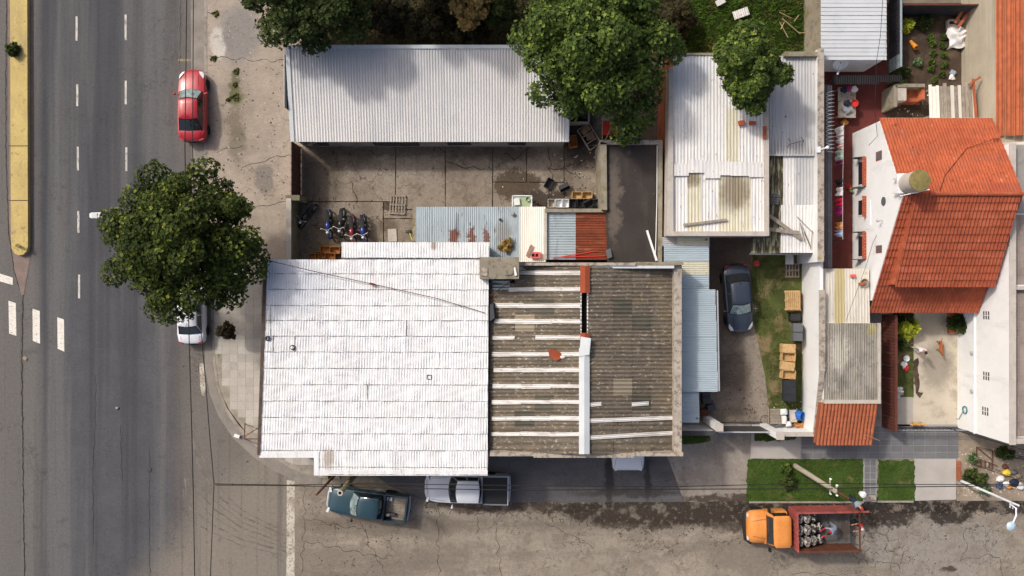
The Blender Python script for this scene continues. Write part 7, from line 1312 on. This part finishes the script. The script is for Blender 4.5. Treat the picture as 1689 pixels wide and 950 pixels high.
def pallet(label, px, py, z, rz, m, n=7, L=1.2, w_=1.0, group=None):
    r = thing('pallet', label, 'pallet', W(px, py, z), rz, group)
    for k in range(3): b = B(); b.box(-L/2, L/2, -w_/2+k*(w_-.09)/2, -w_/2+k*(w_-.09)/2+.09, .0, .1); b.build('stringer', m, r, local=True)
    o = None
    for k in range(n):
        x = -L/2 + .06 + k*(L-.12)/(n-1)
        if o is None: b = B(); b.box(-.036, .036, -w_/2, w_/2, .1, .125); o = b.build('deck_board', m, r, local=True); c_ = o
        else: c_ = o.copy(); C.objects.link(c_); c_.parent = r
        c_.location = (x, 0, 0)
    return r
pallet('weathered grey pallet lying on the yard slabs', 656, 338, .12, -.06, M_gwood, 6, 1.02, 1.2); r = bpy.data.objects['pallet']
pallet('upper new pine pallet of the stack against the white wall', 1306, 495, .74, .02, M_pine, 8, .95, 1.2); 
for k in range(4): pallet('%s new pine pallet from the ground in the pallet stack' % ORD[k], 1307+.3*k, 496+k*.4, .06+.15*k, .02, M_pine, 8, .95, 1.2, 'stacked pine pallets')
pallet('brown pallet leaning flat under the grey sheet near the shed', 1306, 446, .08, 0, M_gwood, 5, .9, .9)
b = B(); b.obox(W(1302, 428, .9), (.5, .6, .06)); b.obox(W(1302, 428, .45), (.06, .06, .9)); tag(b.build('small_table', M_steel, org=W(1302, 428)), 'small pale metal table beside the brown pallet', 'table')
def tub(label, px, py, z, r_, h, m, name='bucket', inner=None, cat='bucket'):
    t = thing(name, label, cat, W(px, py, z)); c = W(px, py, z); b = B(); b.lathe([(r_*.75, 0), (r_, h), (r_*.93, h), (r_*.7, .03), (.01, .03)], c, 16); b.build('shell', m, t, True); b = B(); b.tube([c+Vector((r_*math.cos(a), r_*math.sin(a)*.2, h+r_*.6*math.sin(a))) for a in np.linspace(0, math.pi, 9)], .008, 4); b.build('handle', M_dsteel, t); return t
tub('pinkish red square tub on the lawn edge by the grey sedan', 1246, 435, .06, .2, .25, M_plpink); tub('red basin on the cluttered washing table', 1408, 171, .75, .24, .18, M_plred); tub('red bucket beside the clothes in the alley', 1397, 309, .05, .13, .3, M_plred); tub('pale green bucket at the house wall in the alley', 1403, 314, .05, .17, .32, M_plgreen); tub('white basin on the flower bed grass', 1494, 591, .08, .2, .12, M_plwhite)
dr = thing('blue_drum', 'blue plastic drum lying tilted by the white corner wall', 'drum', W(1318, 684)); b = B(); c = W(1314, 684, .5); b.lathe([(.25, -.4), (.29, -.38), (.3, 0), (.29, .38), (.27, .4), (.25, .36), (.24, -.3), (.01, -.3)], c, 20, tilt=Euler((.1, .75, 0))); b.build('barrel', M_plblue, dr, True); b = B(); b.lathe([(.302, .1), (.315, .12), (.302, .14)], c, 20, tilt=Euler((.1, .75, 0))); b.build('hoop', M_plblue, dr, True)
sp_ = thing('duckboard', 'brown slatted duckboard lying by the corner junk', 'panel', W(1282, 688)); 
for k in range(12): b = B(); b.obox(W(1281, 675+k*2.15, .35), (.82, .06, .03)); b.build('slat', M_gwood, sp_)
for k in (-1, 1): b = B(); b.obox(W(1281+k*13, 687, .3), (.05, 1.0, .04)); b.build('batten', M_gwood, sp_)
for i, (px, py, sx, sy, m, lab, z) in enumerate([(1292, 679, .35, .35, M_plwhite, 'white square box on the slatted panel', .5), (1293, 692, .25, .5, M_clothw, 'white crumpled cloth heap beside the slatted panel', .4), (1308, 686, .4, .75, M_coping, 'pale framed window sash leaning by the blue drum', .5), (1318, 701, .7, .22, M_orwood, 'broken orange wood frame below the blue drum', .2), (1280, 703, .8, .2, M_plgrey, 'dark green plank bundle at the front wall foot', .15), (1300, 699, .3, .3, M_plwhite, 'white torn foam piece at the wall foot', .3)]):
    b = B(); b.obox(W(px, py, z+.1), (sx, sy, .14), .05 if i != 3 else -.35); b.obox(W(px, py, z+.2), (sx*.7, sy*.6, .08), .3); b.obox(W(px+1, py, z/2+.02), (sx*.8, sy*.8, z), .1); tag(b.build('junk_piece', m, org=W(px, py, .06)), lab, 'junk')
tag(B().tube([W(1262+7.5*math.cos(a), 693+8*math.sin(a), .08) for a in np.linspace(0, 6.283, 20)], .015, 5).build('wire_hoop', M_dsteel, org=W(1262, 693)), 'thin wire hoop lying on the drive by the junk', 'hoop')
# white, black and pine boxes stacked behind the rusty shed
for i, (px, m, lab) in enumerate([(909, M_coping, 'cream box first in the row behind the rusty shed'), (921, M_plwhite, 'white box second in the row behind the rusty shed'), (932, M_plwhite, 'white box third in the row behind the rusty shed'), (944, M_plblack, 'navy black box fourth in the row behind the rusty shed'), (957, M_plblack, 'black box fifth in the row behind the rusty shed'), (982, M_plgrey, 'grey box last in the row by the olive parapet')]):
    for k in range(3): crate(lab if k == 2 else '%s box from the ground in stack %s behind the rusty shed' % (ORD[k], ORD[i]), m, px, 336, .1+k*.36, math.pi/2, 0, .5, .4, .35, False, 'boxes behind the rusty shed')
crate('tilted black crate atop the row behind the rusty shed', M_plblack, 970, 335, 1.2, .5, .35, .6, .42, .28, False)
for i, (px, lab) in enumerate([(951, 'pine crate with diagonal brace behind the box row'), (968, 'pine crate beside the braced one behind the box row')]):
    for k in range(2): crate(lab if k else 'ground pine crate of stack %s behind the box row' % ORD[i], M_pine, px, 323, .1+k*.34, 0, 0, .58, .42, .33, group='pine crates behind the box row')
crate('black open crate tipped on the yard concrete', M_plblack, 905, 303, .12, math.radians(62), .12, .62, .44, .26, False); crate('black crate lying on its side casting a shadow in the yard', M_plblack, 929, 306, .35, math.radians(25), 1.2, .62, .4, .26, False)
tt = thing('laundry_sink', 'white sink basin with green inside at the shed edge', 'sink', W(861, 333)); b = B(); c = W(861, 333, .9); b.box(c.x-.58, c.x+.58, c.y-.38, c.y+.38, .5, .86); b.build('cabinet', M_plwhite, tt); b = B(); b.box(c.x-.52, c.x+.52, c.y-.32, c.y+.32, .86, .88); b.build('basin', M_plgreen, tt)
for s in (1, -1): b = B(); b.box(c.x-.6, c.x+.6, c.y+s*.38-.03, c.y+s*.38+.03, .84, .96); b.build('rim', M_plwhite, tt); b = B(); b.box(c.x+s*.6-.03, c.x+s*.6+.03, c.y-.4, c.y+.4, .84, .96); b.build('rim', M_plwhite, tt)
b = B(); b.obox(c+Vector((-.32, .0, .05)), (.36, .42, .16), .1); b.build('folded_cloth', M_clothw, tt); b = B(); b.lathe([(.12, 0), (.15, .14), (.13, .14), (.1, .02)], c+Vector((.36, .16, -.02)), 12); b.build('bowl', M_plgreen, tt, True)
# scrap bin and wrecked cabinet by the warehouse end
sb_ = thing('scrap_bin', 'pale framed bin full of dark scrap at the warehouse end', 'bin', W(955, 182)); x0_, x1_, y0_, y1_ = W(938, 0).x, W(969, 0).x, W(0, 207).y, W(0, 158).y
for a_, b_ in [((x0_, y0_), (x1_, y0_)), ((x1_, y0_), (x1_, y1_)), ((x1_, y1_), (x0_, y1_)), ((x0_, y1_), (x0_, y0_))]: wall(sb_, 'side', a_, b_, .08, .05, 1.0, M_coping)
b = B(); b.box(x0_, x1_, y0_, y1_, .06, .4); b.build('fill', M_gap, sb_)
for k in range(16): b = B(); b.obox((random.uniform(x0_+.2, x1_-.2), random.uniform(y0_+.2, y1_-.2), random.uniform(.5, .8)), (random.uniform(.15, .45), random.uniform(.12, .3), .15), random.random()*3, random.uniform(-.4, .4)); tag(b.build('scrap_piece', random.choice([M_plblack, M_dsteel, M_plgrey, M_plblack, M_alu if k % 7 == 0 else M_plblack]), org=(x0_, y0_, .5)), 'dark metal scrap piece inside the pale framed bin', 'scrap', 'scrap in the bin')
cb_ = thing('broken_cabinet', 'toppled wooden cabinet with open shelves near the warehouse end', 'cabinet', W(971, 227), math.radians(-58))
b = B(); b.box(-.75, .75, -.42, .42, 0, .06); b.build('back_panel', M_wood, cb_, local=True)
for x in (-.75, -.2, .3, .72): b = B(); b.box(x, x+.04, -.42, .42, .06, .42); b.build('shelf', M_coping, cb_, local=True)
for s in (1, -1): b = B(); b.box(-.75, .76, s*.42-.02, s*.42+.02, 0, .44); b.build('side', M_coping, cb_, local=True)
b = B(); b.obox((-.45, 0, .4), (.4, .6, .2), .2); b.obox((.05, .05, .3), (.4, .5, .2), -.3); b.build('contents', mat('rubbish_mix', sr(150, 120, 96), .9, .4, 5, .03, 10, pos=False), cb_, local=True)
crate('brown wooden box standing at the warehouse corner', M_orwood, 944, 235, .1, .15, 0, .5, .7, .5, False)
rs = thing('red_shed', 'small red topped hutch below the large lot tree', 'hutch', W(1007, 212)); b = B(); c = W(1007, 212, 1.3); b.box(c.x-.42, c.x+.42, c.y-.35, c.y+.35, .05, 1.2); b.build('hutch_body', M_iron, rs)
for k in range(3): b = B(); b.obox(c+Vector((-.3+.3*k, 0, -.05)), (.28, .8, .06), 0, .05); b.build('roof_board', M_plred, rs)
for i, (xa, ya, xb, yb, m, z, lab) in enumerate([(992, 180, 1016, 200, M_oldconc, 1.6, 'grey fibre sheet roof patch beside the red hutch'), (1020, 205, 1058, 234, M_osheet, 1.8, 'small zinc roof patch under the lot tree branches')]):
    r = thing('roof_patch', lab, 'roof', W((xa+xb)/2, (ya+yb)/2)); q = ribs_ew(xa, ya, xb, yb, z); b = B(); b.sheet(q, nribs(q, .12), .015, 2); b.build('roof_sheet', m, r, True)
    for px, py in ((xa+2, ya+2), (xb-2, ya+2), (xb-2, yb-2), (xa+2, yb-2)): b = B(); p = W(px, py, z); b.box(p.x-.04, p.x+.04, p.y-.04, p.y+.04, .05, z-.02); b.build('post', M_gwood, r)
boards([((993, 165), (993.5, 235)), ((997, 234), (1014, 196))], 2.6, M_wood, ['long thin wooden lath along the flat roof house wall', 'slanting lath from the red hutch to the parapet'], .06, .05, 'lath', 'lath')
# roof odds and ends
tb2 = thing('hollow_red_block', 'red frame block with two dark holes on the cream sheet', 'block', W(883, 423, 2.65)); b = B(); c = W(884, 421, 2.75); b.obox(c, (.55, .38, .2)); b.build('block_body', M_plpink, tb2); 
for k in (-1, 1): b = B(); b.obox(c+Vector((k*.11-.06, .0, .1)), (.16, .18, .02)); b.build('hole', M_gap, tb2)
boards([((877, 404), (869, 423))], 2.72, M_wood, ['short tan board lying on the cream sheet'], .16, .04)
rk = B(); 
for i, (px, py, r_) in enumerate([(846, 353, .14), (825, 362, .1)]): b = B(); b.ball(W(px, py, 2.62), (r_, r_*.9, r_*.6), 8); tag(b.build('stone', M_grey if i == 0 else M_dsteel, org=W(px, py, 2.6)), ['grey stone weighing down the zinc shed roof', 'dark round stone on the zinc shed roof'][i], 'stone', )
plant('dead_plant', 'dried tangle of stalks lying on the zinc shed roof', 836, 405, 2.62, .5, .25, 200, .12, M_leafE, 150, cat='dead plant')
b = B(); b.tube([W(753, 350, 2.6), W(752, 388, 2.65)], .02, 5); tag(b.build('rod', M_dsteel, org=W(753, 350, 2.6)), 'thin dark rod lying on the zinc shed roof', 'rod')
b = B(); b.obox(W(647, 388, .14), (.55, .8, .05), .05, 0, .06); tag(b.build('leaning_board', M_coping, org=W(647, 388, .1)), 'pale flat board lying in the yard by the motorcycles', 'board'); b = B(); b.obox(W(508, 392, .13), (.3, .3, .06)); tag(b.build('drain_cover', M_plgrey, org=W(508, 392, .1)), 'small pale square drain cover by the yard wall', 'drain cover')
bw_ = thing('wheelbarrow', 'dark wheel frame with yellow handle at the shed wall', 'wheelbarrow', W(674, 385, .1)); b = B(); c = W(674, 382, .35)
for k in range(2): b.tube([c+Vector((.2*math.cos(a), .1*k-.05, .22*math.sin(a))) for a in np.linspace(0, 6.283, 14)], .025, 6)
b.tube([c, c+Vector((.25, .3, .05))], .02, 5); b.build('wheel_frame', M_dsteel, bw_); b = B(); b.tube([c+Vector((.05, 0, .1)), c+Vector((.25, -.55, .3))], .03, 6); b.build('handle', mat('lime_paint', sr(190, 200, 50), .5), bw_)
tag(B().obox(W(41, 591, .03), (.28, .2, .05), -.5).obox(W(41, 591, .06), (.14, .08, .03), -.5).build('cardboard_box', M_wood, org=W(41, 591)), 'small flattened cardboard box lying on the avenue', 'box')
tag(B().ball(W(193, 673, .06), (.12, .09, .06), 8).build('stone', M_grey, org=W(193, 673)), 'lone stone lying on the avenue asphalt', 'stone')
b = B(); c = W(246, 774, .02); b.lathe([(.16, 0), (.16, .02), (.01, .025)], c, 10); tag(b.build('valve_cover', M_dsteel, org=c), 'small dark valve cover in the avenue asphalt', 'valve cover')
rk_ = thing('bicycle_rack', 'thin dark iron rack at the corner of the white workshop', 'rack', W(415, 715, .11)); b = B(); z = .9
for p_, q_ in [((404, 698), (403, 724)), ((403, 720), (426, 706)), ((403, 724), (427, 724))]: b.bar(W(*p_, z), W(*q_, z), .05, .05)
for p_ in [(404, 699), (403, 724), (425, 724), (425, 707)]: b.bar(W(p_[0], p_[1], .11), (W(*p_, z).x, W(*p_, z).y, z), .05, .05)
b.build('frame', M_iron, rk_)
tag(B().obox(W(391, 719, .17), (.34, .2, .12), -.35).build('white_box', M_plwhite, org=W(391, 719, .1)), 'small white box left on the corner kerb', 'box')
wb_ = thing('litter_basket', 'round white topped litter basket at the path end', 'litter basket', W(1412, 809)); p = W(1412, 809); b = B(); b.tube([p, p+Vector((0, 0, .7))], .04, 8); b.build('post', M_dsteel, wb_); b = B(); b.lathe([(.15, .7), (.2, 1.0), (.2, 1.05), (.12, 1.1), (.01, 1.12)], p, 16); b.build('basket', M_plwhite, wb_, True)
bn = thing('brick_kerb', 'low row of pale bricks beside the entrance drive', 'kerb', W(1581, 776)); 
for k in range(6): b = B(); b.obox(W(1581, 763+k*5.2, .12), (.2, .18, .16)); b.build('brick', M_barrel, bn)
fr = thing('broken_iron_frame', 'rusty broken gate frame lying on the dusty verge', 'gate frame', W(1625, 755)); b = B()
for p_, q_ in [((1611, 737), (1637, 743)), ((1611, 737), (1609, 767)), ((1609, 767), (1650, 776)), ((1611, 756), (1645, 768)), ((1618, 757), (1617, 768)), ((1625, 759), (1624, 770)), ((1632, 761), (1631, 772)), ((1637, 743), (1636, 772)), ((1612, 738), (1635, 757))]: b.bar(W(*p_, .3), W(*q_, .3), .04, .04)
b.build('bars', M_iron, fr)
f2 = thing('verge_fence', 'low iron bar fence below the white building corner', 'fence', W(1675, 755)); b = B(); b.bar(W(1662, 750, 1), W(1760, 762, 1), .04, .04); b.build('rail', M_dsteel, f2)
for k in range(9): p = W(1664+k*8, 752+k, 0); b = B(); b.bar(p, p+Vector((0, 0, 1.0)), .03, .03); b.build('bar', M_dsteel, f2)
for i, (px, py, r_, m, lab) in enumerate([(1650, 790, .28, M_clothw, 'white rubbish bag with grey mark on the verge'), (1648, 801, .24, mat('blue_bag', sr(70, 96, 140), .6), 'blue rubbish bag at the edge of the heap'), (1661, 780, .26, mat('yellow_bag', sr(222, 192, 66), .6), 'yellow rubbish bag on top of the heap'), (1660, 798, .22, M_clothw, 'small white rubbish bag in the middle of the heap'), (1673, 796, .3, M_navy, 'navy rubbish bag in the heap by the lamp'), (1684, 802, .28, M_clothw, 'white rubbish bag at the outer edge of the heap'), (1672, 779, .22, M_plgrey, 'grey rubbish bag behind the yellow one'), (1658, 770, .2, M_iron, 'rusty tin lying above the rubbish heap'), (1680, 784, .2, M_wood, 'brown cardboard lump in the rubbish heap'), (1665, 803, .18, M_orange, 'orange scrap at the foot of the rubbish heap')]):
    t = thing('rubbish_bag', lab, 'rubbish', W(px, py, .05)); b = B(); rr = random.Random(i); c = W(px, py, .05+r_*.5)
    b.ball(c, (r_, r_*.8, r_*.6), 12)
    for v in b.v: v += (v-c)*(.18*math.sin(9*v.x+i)*math.cos(11*v.y) + rr.uniform(-.1, .1))
    b.build('bag', m, t, 60); b = B(); b.tube([c+Vector((0, 0, r_*.5)), c+Vector((.06, .03, r_*.5+.12))], .05, 6, r1=.02); b.build('knot', m, t)
# washing lines and clothes in the red alley
cl = thing('washing_line', 'washing line stretched along the red alley', 'washing line', W(1389, 300)); za = 1.9; A, Bq = W(1392, 202, za), W(1390, 395, za); b = B(); b.tube([A, A.lerp(Bq, .5)-Vector((0, 0, .08)), Bq], .01, 4); b.build('line', M_plwhite, cl)
for p in (A, Bq): b = B(); b.tube([(p.x, p.y, .05), p], .03, 6); b.build('post', M_dsteel, cl)
def garment(label, ya, yb, m, h=.6, drop=0):
    y0_, y1_ = W(0, ya, za).y, W(0, yb, za).y; b = B(); n = 8; t_ = (W(0, (ya+yb)/2, za).y-A.y)/(Bq.y-A.y); x = A.x+(Bq.x-A.x)*t_; zt_ = za-.05; V = []
    for j in range(4):
        for i in range(n+1): u = i/n; V.append((x-.06*j*random.uniform(.6, 1.3)-.04*math.sin(u*9+ya)*(j+1)*.5, y0_+(y1_-y0_)*u, zt_-h*j/3))
    b.add(V, [(j*(n+1)+i, j*(n+1)+i+1, (j+1)*(n+1)+i+1, (j+1)*(n+1)+i) for j in range(3) for i in range(n)]); tag(b.build('garment', m, org=(x, y0_, zt_-h)), label, 'clothes', 'clothes on the washing line')
G = lambda n_, c: mat(n_, c, .9, .06, 4)
for lab, ya, yb, m, h in [('white sheet at the upper end of the washing line', 206, 222, M_clothw, .8), ('white shirt below the sheet on the washing line', 223, 236, M_clothw, .6), ('pale pink towel on the washing line', 237, 245, G('pink_cloth', sr(226, 190, 190)), .5), ('pale green sheet on the washing line', 246, 262, G('green_cloth', sr(176, 200, 184)), .8), ('purple shirt on the washing line', 263, 270, G('purple_cloth', sr(120, 44, 92)), .6), ('black shirt on the washing line', 294, 306, G('black_cloth', sr(38, 36, 42)), .7), ('white trousers at the middle of the washing line', 308, 322, M_clothw, .5), ('crimson shirt on the washing line', 326, 338, G('crimson_cloth', sr(196, 30, 64)), .5), ('magenta dress on the washing line', 340, 354, G('magenta_cloth', sr(156, 40, 112)), .7), ('orange towel on the washing line', 366, 378, G('orange_cloth', sr(214, 148, 92)), .5), ('pale blue shirt on the washing line', 379, 390, G('blue_cloth', sr(176, 190, 220)), .6)]: garment(lab, ya, yb, m, h)
ot = thing('washing_table', 'cluttered pale table with heaped clothes on the red patio', 'table', W(1397, 165)); b = B(); c = W(1397, 165, .7); b.box(c.x-.55, c.x+.55, c.y-1.1, c.y+.8, .64, .7); b.build('table_top', M_speck, ot)
for sx in (-1, 1):
    for sy in (-1, .7): b = B(); b.box(c.x+sx*.48-.04, c.x+sx*.48+.04, c.y+sy-.04, c.y+sy+.04, .05, .64); b.build('leg', M_gwood, ot)
for i, (dx, dy, m, lab) in enumerate([(-.25, .62, M_navy, 'navy clothes heap on the washing table'), (.1, .7, mat('magenta_heap', sr(150, 50, 92), .9), 'magenta clothes heap on the washing table'), (.4, .66, M_clothw, 'white clothes heap on the washing table'), (-.05, -.2, M_navy, 'dark trousers hanging over the washing table'), (.0, -.7, M_greysh, 'grey cloth at the lower end of the washing table'), (.1, -1.25, M_orange, 'orange cloth fallen below the washing table')]):
    b = B(); q = c+Vector((dx, dy, .1 if i < 5 else -.6)); b.ball(q, (.24, .2, .12), 10); 
    for v in b.v: v += (v-q)*(.25*math.sin(17*v.x+i)*math.cos(15*v.y))
    tag(b.build('clothes_heap', m, org=q), lab, 'clothes')
# things in the vegetable plot and patio
tag(B().lathe([(.09, 0), (.16, .7), (.14, .7), (.08, .03)], W(1502, 68, .1), 14, tilt=Euler((.9, .35, 0))).build('orange_tube', M_orange, org=W(1502, 68)), 'orange tapered tube lying in the vegetable plot', 'tube')
tp_ = thing('tarpaulin', 'crumpled white tarpaulin draped over a heap by the beige wall', 'tarpaulin', W(1578, 62)); b = B(); c = W(1576, 62, .1)
def tf(u, v):
    x, y = (u-.5)*1.2, (v-.5)*1.6; y *= 1-.25*u; return c + Vector((x+.10*math.sin(v*7+u*3), y+.08*math.sin(u*8), .62*max(0, math.cos(x*1.9))*max(0, math.cos(y*1.6)) + .07*math.sin(11*u+9*v)+.05*math.sin(19*v-7*u)))
patch(b, tf, 18, 18); b.build('sheet', M_clothw, tp_, True)
wf = thing('window_frame_box', 'pale wooden frame box lying by the dark sheet fence', 'frame', W(1572, 42)); 
for dx, dy, sx, sy in [(-.35, 0, .07, .55), (.35, 0, .07, .55), (0, .27, .7, .07), (0, -.27, .7, .07)]: b = B(); b.obox(W(1572, 41, .25)+Vector((dx, dy, 0)), (sx, sy, .3)); b.build('side', M_coping, wf)
boards([((1590, 14), (1575, 38)), ((1600, 18), (1580, 45))], .9, M_barrel, ['brown plank leaning at the corner of the dark sheet fence', 'second brown plank leaning beside the first at the fence corner'], .18, .05)
for i, (px, py, m, lab) in enumerate([(1572, 121, M_greysh, 'blue grey rag in the corner of the vegetable plot'), (1570, 127, M_clothw, 'white rag in the corner of the vegetable plot'), (1491, 602, M_clothw, 'white cloth heap beside the white basin'), (1494, 608, M_redsh, 'red cloth heap below the white one in the flower bed')]):
    b = B(); q = W(px, py, .14); b.ball(q, (.2, .22, .1), 10)
    for v in b.v: v += (v-q)*(.35*math.sin(19*v.x+i)*math.cos(15*v.y))
    tag(b.build('rag', m, org=q), lab, 'rag')
pt_ = thing('planter', 'long brown brick planter under the tiled eave', 'planter', W(1572, 530)); b = B(); c = W(1573, 532, .05); b.box(c.x-.4, c.x+.3, c.y-.7, c.y+.6, .05, .25); b.build('box', M_barrel, pt_)
for i, (px, py, m, lab) in enumerate([(1160, 680, M_iron, 'rust red block beside the blue carport post'), (1164, 660, M_dsteel, 'dark grey box under the blue carport edge'), (1172, 672, M_slate, 'dark slab piece by the blue carport'), (1163, 650, M_slate, 'black slab leaning below the blue carport')]):
    b = B(); b.obox(W(px, py, .3), (.5, .4, .5), .1*i); b.obox(W(px, py, .58), (.35, .3, .06), .2); tag(b.build('stored_box', m, org=W(px, py, .05)), lab, 'box')

# fine litter: gravel and leaf bits swept into the gutter and the yard corners
def litter(label, zones, seed, m):
    rr = random.Random(seed); b = B()
    for (xa, ya, xb, yb, n, z) in zones:
        for _ in range(n):
            c = W(rr.uniform(xa, xb), rr.uniform(ya, yb), z); s_ = rr.uniform(.02, .075); a = rr.random()*6.283; h = s_*.5
            b.add([c+Vector((s_*math.cos(a+k*1.571)*rr.uniform(.5, 1.2), s_*math.sin(a+k*1.571)*rr.uniform(.5, 1.2), 0)) for k in range(4)] + [c+Vector((0, 0, h))], [(0, 1, 4), (1, 2, 4), (2, 3, 4), (3, 0, 4)])
    tag(b.build('debris', m), label, 'debris', kind='stuff')
litter('dark bits of gutter debris and gravel along the side street', [(700, 829, 1240, 846, 420, .012), (1240, 829, 1689, 850, 380, .012), (490, 800, 700, 940, 60, .012), (1000, 850, 1300, 880, 90, .012), (1440, 850, 1689, 940, 70, .012), (300, 600, 480, 950, 50, .006), (930, 240, 995, 345, 120, .1), (500, 330, 640, 425, 120, .1), (1150, 640, 1270, 700, 90, .05), (350, 100, 470, 330, 110, .09)], 5, mat('dark_debris', sr(78, 68, 58), .95, .4, 3, island=.5))
litter('pale scraps and gravel scattered over verge, yard and lot', [(1580, 740, 1689, 822, 260, .05), (820, 240, 995, 345, 60, .1), (340, 0, 470, 330, 60, .09), (1275, 660, 1330, 705, 70, .06), (1480, 150, 1610, 195, 120, .06)], 6, mat('pale_debris', sr(190, 182, 168), .9, .3, 3, island=.4))
